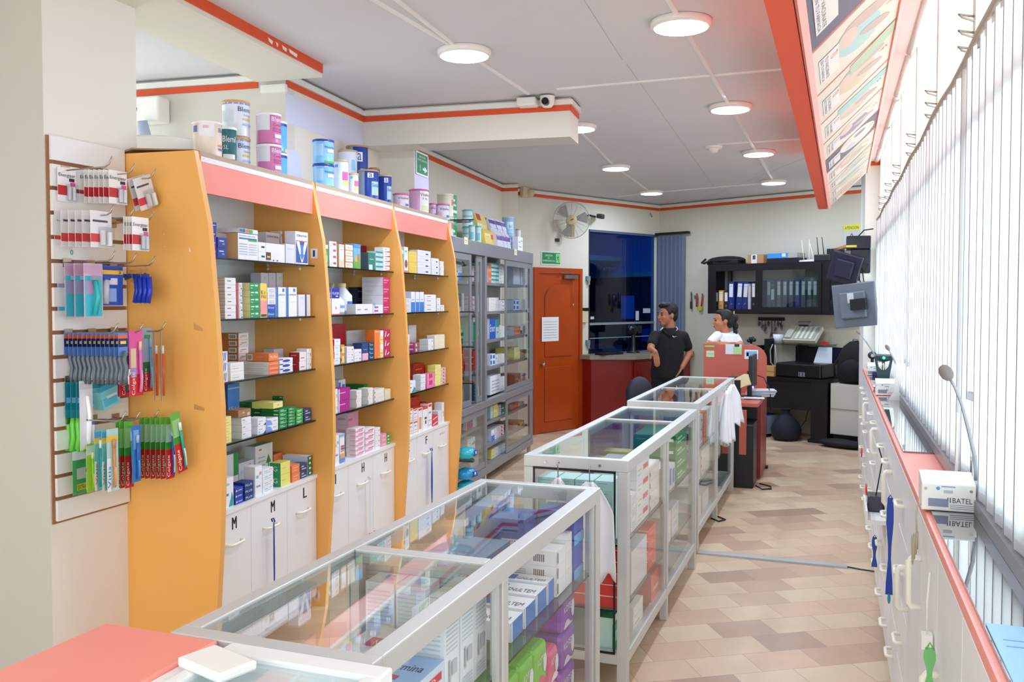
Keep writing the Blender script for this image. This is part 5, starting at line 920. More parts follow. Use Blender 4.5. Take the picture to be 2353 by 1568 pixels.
can(796, 846, 336, -2.54, 'navy SIMILAC can with bronze lid, highest one', body='22409C', lid='B88A62', deco=sim, where='middle bay')
can(824, 870, 391, -2.35, 'navy SIMILAC can with bronze lid and silver side', body='22409C', lid='B88A62', deco=sim, where='in front, middle bay')
can(847, 873, 386, -2.50, 'small navy can with bronze lid', body='22409C', lid='B88A62', deco=[(-1, 1, .85, .9, 'C8D0E8')], where='hidden behind the SIMILAC cans')
can(869, 900, 402, -2.34, 'navy SIMILAC can', body='22409C', lid='C4A77A', deco=sim[1:], where='last of the middle bay')
vit = lambda t: [(-1.6, 1.6, .93, .98, 'C03078'), ('T', t, .35, .60, .15, '7A2A50', 1.5), (.6, 1.2, .15, .3, '4A7AC0'), (-.9, -.1, .1, .5, 'F0C0C8')]
can(916, 951, 405, -2.50, 'lilac can with magenta rim, back pair, first', body='D2C6E0', lid='D884B0', deco=[(-.1, .9, .1, .8, 'B088C4')], where='far bay')
can(952, 986, 408, -2.50, 'lilac can with magenta rim, back pair, second', body='D8CCE6', lid='D884B0', deco=[(-.1, .9, .1, .8, 'B898CC')], where='far bay')
can(903, 940, 445, -2.35, 'short white VITALOS can with magenta rim', body='E8DDE6', lid='D8609C', deco=vit('Vitalos'), where='front row of the far bay')
can(940, 985, 436, -2.35, 'pink and white VITALOS 3 can', body='D8A8CC', lid='D8609C', deco=[(.1, 1.4, .02, .96, 'EEF0EE'), ('T', 'Vitalos', .75, .70, .13, '7A2A50', 1.2), ('T', '3 kg', .7, .54, .1, '3A4A80', .6), (.3, 1.3, .1, .3, 'E4EAB0')], where='front row of the far bay')
can(986, 1002, 467, -2.38, 'small lilac can', body='D8B8D8', lid='D8609C', deco=vit('ilo'), where='far bay')
zq = QZ[0] + .0005
can(1001, 1033, 469, -2.33, 'white VITALOS can on the top corner shelf', z0=zq, body='E0E4F0', lid='D8609C', deco=vit('Vitalos'), where='beside the last panel')
ZC = 2.1505
gc = 'tins and bags on top of the grey cabinet'
can(1004, 1042, 446, -2.48, 'tall cream tin with a red seal', z0=ZC, body='EDE3CC', lid='F0E8D8', n=2, grp=gc, deco=[(.9, 1.4, .5, .75, 'D86A60')], where='on the grey cabinet')
can(1033, 1060, 437, -2.56, 'green topped tin', z0=ZC, body='2EA050', lid='2E9A4C', n=4, grp=gc, deco=[(-.9, .2, .0, .6, 'E8EEDC')], where='on the grey cabinet') if 0 else None
for i in range(3): stack('green' if i != 1 else 'greenw', U, -2.42, U.atx(1040, 480, -2.42).y, ZC + i * .13, .1, .115, .129, 1, 'grey cabinet top', None, gc, lk='green box %s of the pile by the cream tins' % ('lowest', 'in the middle', 'topmost')[i])
can(1062, 1087, 482, -2.45, 'white tin with teal rim and print', z0=ZC, body='D8E6EA', lid='4AC0BC', n=2, grp=gc, deco=[(-1, 1, .55, .65, '6ACCC4'), (-.6, .6, .2, .35, '8AA0D0')], where='on the grey cabinet')
can(1077, 1092, 517, -2.36, 'small teal rimmed tin, first of the front pair', z0=ZC, body='D4ECEE', lid='4AC0BC', grp=gc, deco=[(-.6, .6, .2, .6, '7ACCD4')], where='on the grey cabinet')
can(1092, 1106, 519, -2.35, 'small teal rimmed tin, second of the front pair', z0=ZC, body='D4ECEE', lid='4AC0BC', grp=gc, deco=[(-.6, .6, .2, .6, '7ACCD4')], where='on the grey cabinet')
can(1153, 1181, 499, -2.42, 'pale blue tin', z0=ZC, body='9CC8E8', lid='C8CCD4', n=2, grp=gc, deco=[(-.2, 1, .3, .7, 'D8ECF8'), ('T', 'b1', .5, .35, .2, '2A4A9C', .5)], where='on the grey cabinet')
can(1184, 1197, 526, -2.40, 'slim white tin with gold lid', z0=ZC, body='DCE6EE', lid='C8A860', grp=gc, deco=[(-.4, .8, .0, .4, '3A6A9C')], where='on the grey cabinet')
def bag(lb, px0, px1, yt, v, cols, name='food_pouch'):
    u0 = U.atx(px0, yt, v).y; u1 = U.atx(px1, yt, v).y; H = U.atx(px0, yt, v).z - ZC; wd = u1 - u0; mb = MB()
    mb.add([(-.05, 0, 0), (.05, 0, 0), (.05, wd, 0), (-.05, wd, 0), (-.035, .005, H * .7), (.035, .005, H * .7), (.035, wd - .005, H * .7), (-.035, wd - .005, H * .7), (-.004, 0, H), (.004, 0, H), (.004, wd, H), (-.004, wd, H)],
           [(0, 3, 2, 1), (8, 9, 10, 11), (0, 1, 5, 4), (1, 2, 6, 5), (2, 3, 7, 6), (3, 0, 4, 7), (4, 5, 9, 8), (5, 6, 10, 9), (6, 7, 11, 10), (7, 4, 8, 11)], C_(cols[0], .3))
    for a0, a1, b0, b1, c in cols[1]:
        f = lambda b: .05 - .015 * min(1, b / .7) - (max(0, b - .7) / .3) * .031 + .0008
        mb.quad((f(b0), a0 * wd, b0 * H), (f(b0), a1 * wd, b0 * H), (f(b1), a1 * wd, b1 * H), (f(b1), a0 * wd, b1 * H), C_(c, .3))
    for s_ in cols[2:]: mb.text(s_, (.0505 - .012, .12 * wd, .60 * H), (0, 1, 0), (-.02, 0, 1), .09 * H, C_('F2ECF8'), width=.5 * wd)
    O(name, mb, lb, 'pouch', U, v, u0, ZC + .0005, group=gc)
bag('yellow food pouch with red leaves, front, on the grey cabinet', 1104, 1128, 524, -2.34, ('E8CC58', [(.1, .4, .5, .9, 'D8382C'), (.6, .8, .4, .68, 'D8382C')]))
bag('yellow pouch with red top behind the front one, on the grey cabinet', 1088, 1112, 489, -2.47, ('E4D27A', [(.1, .5, .8, 1, 'C8342C'), (0, .4, .3, .7, 'EADFA8')]))
bag('green and yellow pouch behind the purple ones', 1114, 1132, 500, -2.50, ('4A9A3A', [(0, 1, 0, .4, 'E0D468')]))
for i, (a, b_, y) in enumerate(((1119, 1134, 500), (1135, 1147, 504), (1148, 1157, 508))): bag('white pouch with purple top in the back row on the cabinet, %s' % ('the widest', 'the middle one', 'the narrowest')[i], a, b_, y, -2.44, ('DCD8EA', [(0, 1, .68, .95, '5A2A94')], 'en'))
for i, (a, b_, y) in enumerate(((1132, 1146, 528), (1147, 1155, 531), (1156, 1163, 533))): bag('white pouch with purple top in the front row on the cabinet, %s' % ('the widest', 'the middle one', 'the last')[i], a, b_, y, -2.31, ('DCD8EA', [(0, 1, .4, .69, '5A2A94')], 'Ensoy'))
stack('blw', U, -2.31, U.atx(1163, 550, -2.31).y, ZC, .1, .16, .1, 2, 'on the grey cabinet top', None, gc); stack('whl', U, -2.30, U.atx(1190, 560, -2.30).y, ZC, .06, .2, .15, 1, 'last on the grey cabinet', None, gc)
# wipes packs on the lowest corner shelves
def wipes(lb, px, py, v, u_off, z, rz=0, c='2CB4C0'):
    r = T('wet_wipes_pack', lb, 'wipes pack', U, v, UQ + u_off, z, rz, group='turquoise wipes packs on the corner shelves')
    P('pack_body', MB().ell((0, 0, .045), .075, .10, .045, C_(c, .25)).box(-.06, .06, -.095, .095, .01, .05, C_(c, .25)), r, bev=.01); P('flap_label', MB().obox((.07, .01, .045), .012, .06, .04, C_('2A5AB0', .3)).obox((.078, .0, .05), .004, .02, .018, C_('EAF4F6')), r)
wipes('turquoise wipes pack on the corner shelf above the others', 0, 0, -2.15, .11, QZ[5] + .001)
wipes('turquoise wipes pack upper of the two under the corner shelf', 0, 0, -2.15, .11, QZ[6] + .10, -.2, '2A9CD0'); wipes('turquoise wipes pack at the bottom of the corner shelf pile', 0, 0, -2.15, .11, QZ[6] + .001, .1)
# ================================================================ aluminium glass counters
VX0, VX1 = -1.285, -.825
def vitrine(lb, x0, x1, y0, y1, zs, mids, zt=.982, feet=(0,), group=None, toppx=(), near_glass=True, zb=.115):
    r = T('glass_counter', lb, 'glass counter', M0, x0, y0, 0); W_, D_ = x1 - x0, y1 - y0; p = .045
    for a in (0, W_ - p): 
        for b in (0, D_ - p): P('post', MB().box(a, a + p, b, b + p, 0, zt - .05, ALU), r, bev=.003)
    mb = MB(); tr = .042
    mb.box(0, W_, 0, tr, zt - .05, zt, ALU).box(0, W_, D_ - tr, D_, zt - .05, zt, ALU).box(0, tr, tr, D_ - tr, zt - .05, zt, ALU).box(W_ - tr, W_, tr, D_ - tr, zt - .05, zt, ALU)
    P('top_frame', mb, r, bev=.003)
    for t in toppx: P('top_bar', MB().box(tr, W_ - tr, t - .012, t + .012, zt - .02, zt - .001, ALU), r)
    P('top_glass', MB().box(tr - .005, W_ - tr + .005, tr - .005, D_ - tr + .005, zt - .009, zt - .004, GLASS), r)
    mb = MB().box(0.003, W_ - .003, .003, D_ - .003, zb, zb + .05, ALU); mb = MB().box(.003, W_ - .003, .003, p, zb, zb + .05, ALU).box(.003, W_ - .003, D_ - p, D_ - .003, zb, zb + .05, ALU).box(.003, p, p, D_ - p, zb, zb + .05, ALU).box(W_ - p, W_ - .003, p, D_ - p, zb, zb + .05, ALU)
    P('bottom_rail', mb, r, bev=.003); P('bottom_deck', MB().box(.03, W_ - .03, .03, D_ - .03, zb + .02, zb + .028, mat('case_deck', '9AA49E', .5)), r)
    for m in mids: 
        P('post', MB().box(W_ - .04, W_ - .002, m - .02, m + .02, 0 if m in feet or 1 else zb, zt - .05, ALU), r, bev=.003); P('post', MB().box(.002, .04, m - .02, m + .02, 0, zt - .05, ALU), r)
    ed = [p] + list(mids) + [D_ - p]
    for a, b in zip(ed, ed[1:]):
        a_, b_ = a + (.02 if a != p else 0), b - (.02 if b != D_ - p else 0)
        P('sliding_door', MB().box(W_ - .016, W_ - .011, a_, b_, zb + .05, zt - .052, GLASSS).box(W_ - .02, W_ - .008, b_ - .035, b_ - .012, zb + .05, zt - .05, ALU), r)
        P('back_glass', MB().box(.01, .015, a_, b_, zb + .05, zt - .052, GLASSS), r)
    P('end_glass', MB().box(p, W_ - p, .014, .019, zb + .05, zt - .052, GLASSS), r); P('end_glass', MB().box(p, W_ - p, D_ - .02, D_ - .015, zb + .05, zt - .052, GLASSS), r)
    for z in zs: P('glass_shelf', MB().box(.02, W_ - .022, .022, D_ - .022, z - .006, z, SHELFG).box(W_ - .0235, W_ - .022, .022, D_ - .022, z - .006, z, GEDGE).box(.02, W_ - .02, .0205, .022, z - .006, z, GEDGE), r)
    return r
S1 = .685; S1b = .755
r = vitrine('low aluminium glass counter nearest the coral counter, towels and boxes inside', -1.262, -.80, 1.425, 3.075, [S1], [.70], toppx=(), group=None)
P('top_bar', MB().box(.042, .42, .655, .70, .945, .982, ALU), r, bev=.003)
r = vitrine('middle aluminium glass counter with white cloths hooked on its end', VX0, VX1, 3.62, 5.50, [.62, .34], [.93], toppx=(1.28,))
P('end_door_frame', MB().box(.045, .052, -.004, 0, .165, .93, BLK).box(.40, .408, -.004, 0, .165, .93, BLK).box(.045, .408, -.004, 0, .925, .935, BLK).box(.045, .408, -.004, 0, .16, .17, BLK), r, 'black gasket of the end pane')
for x in (.1, .34): P('bolt', MB().cyl((x, -.006, .955), .006, .006, STEEL, 'y', 10), r)
vitrine('far aluminium glass counter in front of the standing man', -1.335, -.862, 5.815, 7.86, [.66, .42], [.98], toppx=(1.0,))
# contents: helper placing stacks inside a counter from the aisle side (front plane x)
def vst(key, px0, px1, yt, zbase, n, place, x=-.86, D=.16, H=None, beside=None, g=None, ylim=None):
    a = M0.atx(px0, 700, x).y; b = M0.atx(px1, 700, x).y
    if ylim: b = min(b, ylim)
    if H is None: H = M0.atx(px0 + 2, yt, x).z - zbase
    stack(key, M0, x, a, zbase, D, b - a - .002, H, n, place, beside, g or 'boxes in the ' + place, 0)
p1 = 'first glass counter'; z1 = S1 + .001
WB = 'F2F0EE'
sty('bandaid', 'sky blue and white carton with red label', 'D8E4F6', 'EDF1F8', '9CC0EC', deco=[('T', 't', 'Endodermina', .1, .5, .2, '2A3A6A', .8), ('f', .1, .9, .4, .7, 'D8404A'), ('T', 'f', 'NEO', .2, .45, .2, 'F4F0F0', .5), ('t', .15, .7, .2, .32, 'D0404C'), ('s', .0, .4, .3, .6, '8AB4E8')])
sty('bluegreen', 'blue green topped carton', '7AC0D8', '9CC4E8', '8CBCEC', deco=[('f', .1, .9, .3, .6, '5AA048'), ('t', .1, .9, .05, .25, '6AAA50')])
sty('texty', 'tall white box covered in fine print', 'EDF2F6', 'E8EEF2', 'EDEAE4', deco=LN('f', .1, .9, 9, 'C6CCD4', .55, .95) + [('f', .25, .35, .25, .48, 'B4BCC4'), ('f', .45, .8, .3, .45, 'C4CAD2')] + LN('f', .1, .8, 4, 'C0C6CE', .05, .2) + LN('s', .1, .9, 9, 'C6CCD4', .5, .95) + [('t', .5, .8, .3, .6, '6AB0DC')])
sty('neo', 'white carton with a red NEO label', 'EDE9E6', 'F0EEEC', 'E9E6E2', deco=[('t', .3, .9, .3, .6, 'D84A48'), ('T', 't', 'NEO', .45, .36, .15, 'F8F0F0', .3)])
sty('barw', 'white box with barcode end', 'EEF0F4', 'F0EFEE', 'EEEAE8', deco=BAR('s', .60, .84, .15, .85) + LN('s', .1, .5, 4, 'A4A6AC', .2, .8) + [('f', .0, .1, .2, .9, '8A7A68')])
sty('volt', 'white and blue topped carton', '3F7ECC', 'EDEFF4', 'F0F1F4', deco=[('t', 0, .4, .15, .8, '4A86D0'), ('T', 't', 'GNULTEM', .42, .2, .3, '3A3E4A', .5), ('f', 0, .1, 0, 1, 'EEF0F4')])
sty('pinkt', 'white box with a pink bird', 'EEEEF0', 'F1F0F0', 'F0EAEE', deco=[('P', 't', [(.5, .5), (.9, .7), (.65, .5), (.8, .3)], 'E04A80'), ('t', 0, 1, .85, 1, 'F0A8C8')] + LN('s', .1, .5, 2, '6A6A70', .3, .5))
sty('cobalt', 'cobalt blue carton with barcode', '2258CC', '1A3C9C', '3278D0', deco=BAR('s', .3, .8, .1, .4) + [('f', 0, 1, 0, .3, '6AB0EC'), ('s', .1, .7, .6, .62, '7A94C8'), ('s', .1, .7, .7, .72, '7A94C8')])
sty('dusk', 'large dusky blue carton', '4A5890', '38467E', '8AA4C4', deco=[('f', .1, .9, .6, .62, '7A88B8'), ('P', 's', [(.0, .0), (1, .8), (1, .5)], '5A3A5A')])
# lower level boxes near the camera
stack('bandaid', M0, -.86, 1.70, z1, .19, .17, .125, 2, p1, None, 'boxes in the ' + p1)
stack('bluegreen', M0, -1.06, 1.62, z1, .13, .15, .13, 3, p1, None, 'boxes in the ' + p1)
stack('neo', M0, -1.00, 1.84, z1, .13, .18, .12, 1, p1, None, 'boxes in the ' + p1)
for i, (y_, x_) in enumerate(((1.875, -.86), (1.965, -.86), (2.052, -.86), (1.80, -1.04 + .0), (1.86, -1.08))[:3]): stack('texty', M0, x_, y_, z1, .085, .083, .235, 1, p1, ['beside the sky blue carton', 'middle one of the aisle row', 'beside the central post'][i], 'tall printed boxes in the ' + p1)
for i, (x_, y_) in enumerate(((-1.0, 2.06), (-1.09, 2.06), (-.965, 2.16), (-1.06, 2.16), (-1.155, 2.16))): stack('texty', M0, x_, y_, z1, .085, .085, .22 if y_ < 2.1 else .24, 1, p1, ['second row, by the aisle row', 'second row, farther in', 'back row near the post', 'back row, middle', 'back row, innermost'][i], 'tall printed boxes in the ' + p1)
# right bay of the first counter
stack('volt', M0, -.86, 2.32, z1, .19, .10, .055, 1, p1, 'first of the fallen row'); stack('volt', M0, -.86, 2.43, z1, .19, .10, .06, 1, p1, 'second of the fallen row'); stack('volt', M0, -.86, 2.54, z1, .19, .10, .065, 1, p1, 'third of the row'); stack('volt', M0, -.86, 2.65, z1, .19, .07, .07, 1, p1, 'last of the row, against the white boxes')
stack('barw', M0, -.855, 2.73, z1, .21, .10, .15, 3, p1, None, 'boxes in the ' + p1); stack('pinkt', M0, -.855, 2.835, z1, .17, .07, .175, 3, p1, None)
stack('cobalt', M0, -.85, 2.91, z1, .13, .12, .24, 2, p1, None, 'blue cartons in the ' + p1); stack('cobalt', M0, -.99, 2.80, z1, .12, .16, .225, 2, p1, 'behind the white boxes'); stack('dusk', M0, -1.02, 2.50, z1, .2, .24, .17, 1, p1, 'large one under the glass top'); stack('dusk', M0, -1.12, 2.90, z1, .13, .10, .235, 1, p1, 'far corner of the counter')
stack('redd', M0, -1.0, 2.33, z1, .12, .18, .14, 2, p1, None)
# sanitary pads packs on the lower deck
def pads(lb, y_, z_, x_=-.87, c='7CC844', t='KOTEX', w_=.12, h_=.10, d_=.17, c2='E8507C', g='green towel packs in the first glass counter'):
    r = T('towel_pack', lb, 'towel pack', M0, x_, y_, z_, group=g)
    mb = MB(); n = 10
    mb.box(-d_, 0, 0, w_, 0, h_, C_(c, .3)); P('pack_body', mb, r, bev=.018)
    mb = MB().text(t, (.0012, .02, h_ * .55), (0, 1, 0), (0, 0, 1), .022, C_('F4F8F0'), width=w_ * .66).poly([(.001, .02 + .04 * i / 8 * 1.8, .02 + .03 * math.sin(i / 8 * 3.14) * .6) for i in range(9)] + [(.001, w_ * .8, .012), (.001, .02, .012)], C_(c2)); mb.poly([(.0015, w_ * .75 + .018 * math.cos(t_), h_ * .5 + .03 * math.sin(t_)) for t_ in [i * .524 for i in range(12)]], C_('E0E8F0'))
    P('printed_front', mb, r)
zl = .144
for i, (y_, z_, lb) in enumerate(((2.30, zl + .145, 'green KOTEX pack, lower, beside the blue and yellow box'), (2.30, zl + .29, 'green KOTEX pack, upper, beside the blue and yellow box'), (2.43, zl + .145, 'green KOTEX pack, lower, in the middle of the deck'), (2.43, zl + .29, 'green KOTEX pack, upper, in the middle of the deck'), (2.56, zl + .145, 'green KOTEX pack, lower, against the pink packs'), (2.56, zl + .29, 'green KOTEX pack, upper, against the pink packs'), (2.30, zl, 'green KOTEX pack at the bottom beside the central post'), (2.43, zl, 'green KOTEX pack at the bottom in the middle'), (2.56, zl, 'green KOTEX pack at the bottom beside the pink packs'))): pads(lb, y_, z_ + .001, h_=.14)
for i in range(3): pads('pink towel pack, %s of three' % ('bottom', 'middle', 'top')[i], 2.70, zl + .001 + i * .125, h_=.12, c='E0608C', t='KOTEX', w_=.10, c2='F0E0E8', g='pink towel packs in the first glass counter')
for i in range(4): pads('purple towel pack with silver label, %s of four' % ('lowest', 'second lowest', 'second highest', 'highest')[i], 2.84, zl + .001 + i * .125, h_=.12, c='8E4CB4', t='KOTEX', w_=.16, c2='D8D4E0', g='purple towel packs in the first glass counter')
stack('ygs', M0, -.87, 2.19, zl, .12, .09, .2, 1, 'lower deck of the first glass counter')
# second counter
p2 = 'middle glass counter'; a2 = .62 + .001
for i, k in enumerate(('mintg', 'mintg', 'mintg', 'mintg')): stack('mintg', M0, -.90 - .085 * i, 3.665, .62 + .001, .08, .14, .26, 6, p2, 'row ' + ['beside the corner post', 'second in', 'third in', 'innermost'][i], 'pale mint cartons in the middle glass counter')
stack('red', M0, -.88, 3.665, .341, .19, .16, .25, 5, p2, None, 'red cartons in the middle glass counter')
stack('lineW', M0, -.86, 3.84, a2, .2, .10, .17, 3, p2, None, 'boxes in the middle glass counter'); stack('redt', M0, -.86, 3.95, a2, .2, .28, .28, 4, p2, None, 'boxes in the middle glass counter'); stack('cream', M0, -.86, 4.25, a2, .2, .24, .22, 4, p2, None)
stack('whg', M0, -.86, 4.60, a2, .2, .10, .15, 2, p2, None); stack('yel', M0, -.86, 4.71, a2, .2, .05, .14, 1, p2, None); stack('blwt', M0, -.86, 4.78, a2, .2, .16, .13, 1, p2, None); stack('green', M0, -.86, 4.96, a2, .24, .38, .27, 4, p2, None, 'big green cartons in the middle glass counter')
stack('purp', M0, -1.08, 4.25, a2, .16, .2, .15, 2, p2, None); stack('yel', M0, -1.08, 4.48, a2, .14, .12, .2, 3, p2, 'inner side'); stack('yel', M0, -1.08, 4.75, a2, .14, .12, .2, 3, p2, 'far inner side'); stack('blw', M0, -1.08, 3.98, a2, .14, .2, .1, 2, p2, 'inner side')
stack('greybox', M0, -.86, 3.85, .341, .28, .34, .19, 2, p2, 'middle shelf'); stack('red', M0, -.86, 4.21, .341, .2, .2, .2, 4, p2, None, lk='red carton of the second pile'); stack('cream', M0, -.86, 4.6, .341, .22, .22, .17, 5, p2, 'middle shelf'); stack('lineW', M0, -.86, 4.86, .341, .2, .2, .17, 4, p2, 'middle shelf')
stack('greenw', M0, -.9, 3.67, .144, .1, .1, .15, 1, p2, 'lowest deck'); stack('redd', M0, -.86, 4.3, .144, .2, .22, .15, 1, p2, 'lowest deck'); stack('white', M0, -.86, 3.9, .144, .2, .2, .12, 1, p2, 'lowest deck')
# third counter
p3 = 'far glass counter'; a3 = .661
stack('purp', M0, -.90, 5.87, a3, .2, .2, .22, 2, p3, None, 'boxes in the far glass counter'); stack('hook', M0, -.90, 6.09, a3, .2, .18, .2, 3, p3, None); stack('oran', M0, -.90, 6.3, a3, .2, .14, .2, 3, p3, None); stack('tan', M0, -1.12, 5.95, a3, .16, .5, .25, 2, p3, None); stack('white', M0, -.90, 6.46, a3, .2, .3, .2, 3, p3, None)
stack('greybox', M0, -.90, 5.87, .421, .25, .3, .16, 2, p3, 'second shelf'); stack('cream', M0, -.90, 6.2, .421, .2, .4, .18, 3, p3, 'second shelf'); stack('greenw', M0, -.90, 6.64, .421, .06, .05, .2, 1, p3, 'second shelf'); stack('cream', M0, -.90, 6.95, .421, .2, .3, .18, 5, p3, 'second shelf, far half')
stack('white', M0, -.90, 5.9, .144, .22, .3, .16, 2, p3, 'lowest deck'); stack('grey', M0, -.90, 6.3, .144, .22, .3, .14, 1, p3, 'lowest deck')
# white garments on wire hooks
def garment(name, lb, fr, x, y, z, wd, H, flare, rz=0., hk=.07, folds=5, cat='cloth', group=None, dep=.03):
    r = T(name, lb, cat, fr, x, y, z, rz, group=group); mb = MB(); nx, nz = 18, 12; vs = []; fs = []
    for j in range(nz + 1):
        t = j / nz; hw = (wd * .18 + (wd * .82) * min(1, t * 3.2) ** .7) / 2 * (1 + flare * t)
        for i in range(nx + 1):
            a = -1 + 2 * i / nx; vs.append((a * hw, dep * (.25 + t) * math.cos(a * folds * 1.57 + j * .12), -H * t * (1 - .05 * abs(a) ** 2) + (.02 * math.cos(a * 9) if j == nz else 0)))
    for j in range(nz):
        for i in range(nx): k = j * (nx + 1) + i; fs.append((k, k + 1, k + nx + 2, k + nx + 1))
    mb.add(vs, fs, CLOTH, True); o = P('cloth', mb, r); so = o.modifiers.new('thick', 'SOLIDIFY'); so.thickness = .004
    P('hook', MB().tube([(0, 0, .0), (0, 0, hk * .6), (0, -.012, hk * .8), (0, 0, hk), (0, .012, hk * .85)], .0025, STEEL, 6), r)
    return r
garment('white_cloth', 'white cloth hanging on the first hook of the middle glass counter', M0, -1.118, 3.585, .90, .10, .26, .3, group='white cloths on hooks')
garment('white_coat', 'long white garment on the second hook of the middle glass counter', M0, -.975, 3.565, .895, .19, .41, .22, rz=.1, dep=.018, group='white cloths on hooks')
q = M0.atx(1682, 872, -.84)
garment('white_coat', 'white short sleeved coat hanging on the far glass counter by the desk', M0, -.825, 7.40, .965, .20, .33, .7, rz=R_(60), folds=4, hk=.04, group='white coats on the far counter')
garment('white_coat', 'white coat with rolled sleeves behind the other one on the far counter', M0, -.83, 7.05, .95, .16, .42, .3, rz=R_(75), folds=6, hk=.04, group='white coats on the far counter')
# ================================================================ coral counter and the bright case at the entrance
r = T('coral_counter', 'coral red laminate counter top at the lower corner beside the white column', 'counter', M0, -1.42, .35, 0)
P('counter_top', MB().box(0, .28, 0, 1.07, .955, .983, SALMON), r, bev=.004); P('counter_body', MB().box(.01, .27, .01, 1.06, 0, .954, SALMON), r)
P('edge_trim', MB().box(.281, .31, 0, 1.06, .93, .975, WHT), r)
r = T('front_display_case', 'bright white framed display case top beside the coral counter', 'glass counter', M0, -1.105, .35, 0)
P('frame', MB().box(0, .35, 1.02, 1.07, .93, .985, WHT).box(0, .35, 0, .05, .93, .985, WHT).box(0, .03, .05, 1.02, .93, .985, WHT).box(.32, .35, .05, 1.02, .93, .985, WHT), r, bev=.004)
P('pale_blue_shelf', MB().box(.03, .32, .05, 1.02, .86, .87, C_('BFE0F0')), r); P('glass_top', MB().box(.03, .32, .05, 1.02, .970, .975, GLASS), r)
for x in (0, .31):
    for y in (0, 1.03): P('post', MB().box(x, x + .04, y, y + .04, 0, .93, WHT), r)
P('side_panel', MB().box(0.002, .01, .04, 1.03, .05, .86, WHT).box(.34, .348, .04, 1.03, .05, .86, WHT), r)
q = M0.atz(535, 1510, 1.0)
O('white_box_lid', MB().box(-.064, .064, -.04, .04, 0, .018, WHT2), 'small flat white box lying on the white frame of the bright display case', 'box', M0, -1.05, 1.305, .9855, -.3, bev=.005)
# red scissors reflected/standing inside: hang on the first counter's inner glass
def scissors(lb, fr, x, y, z, rz, col, s=1., tip=True, name='scissors'):
    r = T(name, lb, 'scissors', fr, x, y, z, rz)
    P('handles', MB().tube([(.0, .016 * s + .018 * s * math.cos(t), .022 * s * math.sin(t)) for t in [i * .524 for i in range(12)]], .004 * s, C_(col), 6, True).tube([(.0, -.020 * s + .018 * s * math.cos(t), .022 * s * math.sin(t)) for t in [i * .524 for i in range(12)]], .004 * s, C_(col), 6, True).poly([(.002, -.015 * s, -.02 * s), (.002, .015 * s, -.02 * s), (.002, .004 * s, -.055 * s), (.002, -.004 * s, -.055 * s)], C_(col)), r)
    P('blades', MB().add([(0, -.006 * s, -.05 * s), (0, .006 * s, -.05 * s), (0, .001, -.12 * s), (.002, -.006 * s, -.05 * s), (.002, .006 * s, -.05 * s), (.002, .001, -.12 * s)], [(0, 1, 2), (3, 5, 4), (0, 3, 4, 1), (1, 4, 5, 2), (2, 5, 3, 0)], STEEL), r)
    return r
# ================================================================ window-side counter (frame RW: x = out of the wall side, y along)
CH = 1.07; CF = .245; CBK = .398
INKG = C_('B9BBB8')
r = T('wall_counter', 'long white drawer counter with orange red edge under the vertical blinds', 'counter', RW, CF, .3, 0)
WL = 7.85
P('counter_body', MB().box(.02, CBK - CF, 0, WL, .04, CH - .03, WHT), r)
P('plinth', MB().box(.04, CBK - CF, 0, WL, 0, .04, DARK), r)
P('counter_top', MB().box(-.004, CBK - CF, -.2, WL, CH - .03, CH, SALMON), r, bev=.006)
DRK = glassy('mirror_dark_glass', (.02, .02, .03), 1.9)
MIRR = mat('black_mirror_glass', '15151C', .02, 0, spec=1.0, coat=1.0)
MIRR.node_tree.nodes['Principled BSDF'].inputs['IOR'].default_value = 2.1
for a, b in ((.1, 2.38), (3.38, 5.47), (5.72, 7.6)): P('glass_inlay', MB().box(.012, CBK - CF - .004, a, b, CH, CH + .006, MIRR), r, 'reflective dark glass inlay')
P('glass_inlay', MB().box(.035, CBK - CF - .004, 2.58, 2.80, CH, CH + .006, glassy('small_glass', (.8, .9, .9), 1.8)), r)
dw = [0, .42, .80, 1.18, 1.62, 2.05, 2.5, 2.95, 3.4, 3.85, 4.3, 4.75, 5.2, 5.65, 6.1, 6.55, 7.0, 7.45, WL]
hnd = {}
for i, (a, b) in enumerate(zip(dw, dw[1:])):
    pr = 0
    zs = [.05, CH - .035] if i in (1, 2, 4, 6) else ([.05, .36, CH - .035] if i in (5, 8, 11, 14) else [.05, .30, .55, .80, CH - .035])
    for z0, z1 in zip(zs, zs[1:]):
        nm = 'door' if z1 - z0 > .4 else 'drawer'
        d_ = P(nm, MB().box(pr, .02, a + .003, b - .003, z0 + .003, z1 - .003, WHT if i % 2 else mat('white_laminate_b', 'E9E9E7', .4)), r, bev=.002)
        m_ = (a + b) / 2; zz = (z0 + z1) / 2
        if nm == 'door':
            ym = b - .05; P('handle', MB().tube([(0, ym, zz + .22), (-.026, ym, zz + .22), (-.034, ym, zz + .21), (-.034, ym, zz + .09), (-.026, ym, zz + .08), (0, ym, zz + .08)], .009, CREAMP, 8), d_, 'ivory D handle')
        else: P('handle', MB().tube([(0, m_ - .05, zz), (-.02, m_ - .05, zz), (-.026, m_ - .042, zz), (-.026, m_ + .042, zz), (-.02, m_ + .05, zz), (0, m_ + .05, zz)], .0072, CREAMP, 8), d_, 'ivory pull handle')
# open drawer with a dark box in it
q = RW.atx(2000, 1000, CF - .03)
r2 = T('open_tray', 'white tray pulled out of the window counter holding a dark box', 'tray', RW, CF - .001, 4.66, .60)
P('tray_base', MB().box(-.09, -.001, -.19, .19, 0, .02, WHT), r2); P('tray_side', MB().box(-.09, -.08, -.19, .19, .02, .06, WHT2), r2)
O('dark_box', MB().box(-.03, .04, -.06, .06, 0, .075, C_('3A3644')), 'small dark violet box standing in the pulled out tray', 'box', RW, CF - .045, 4.70, .621, bev=.006)
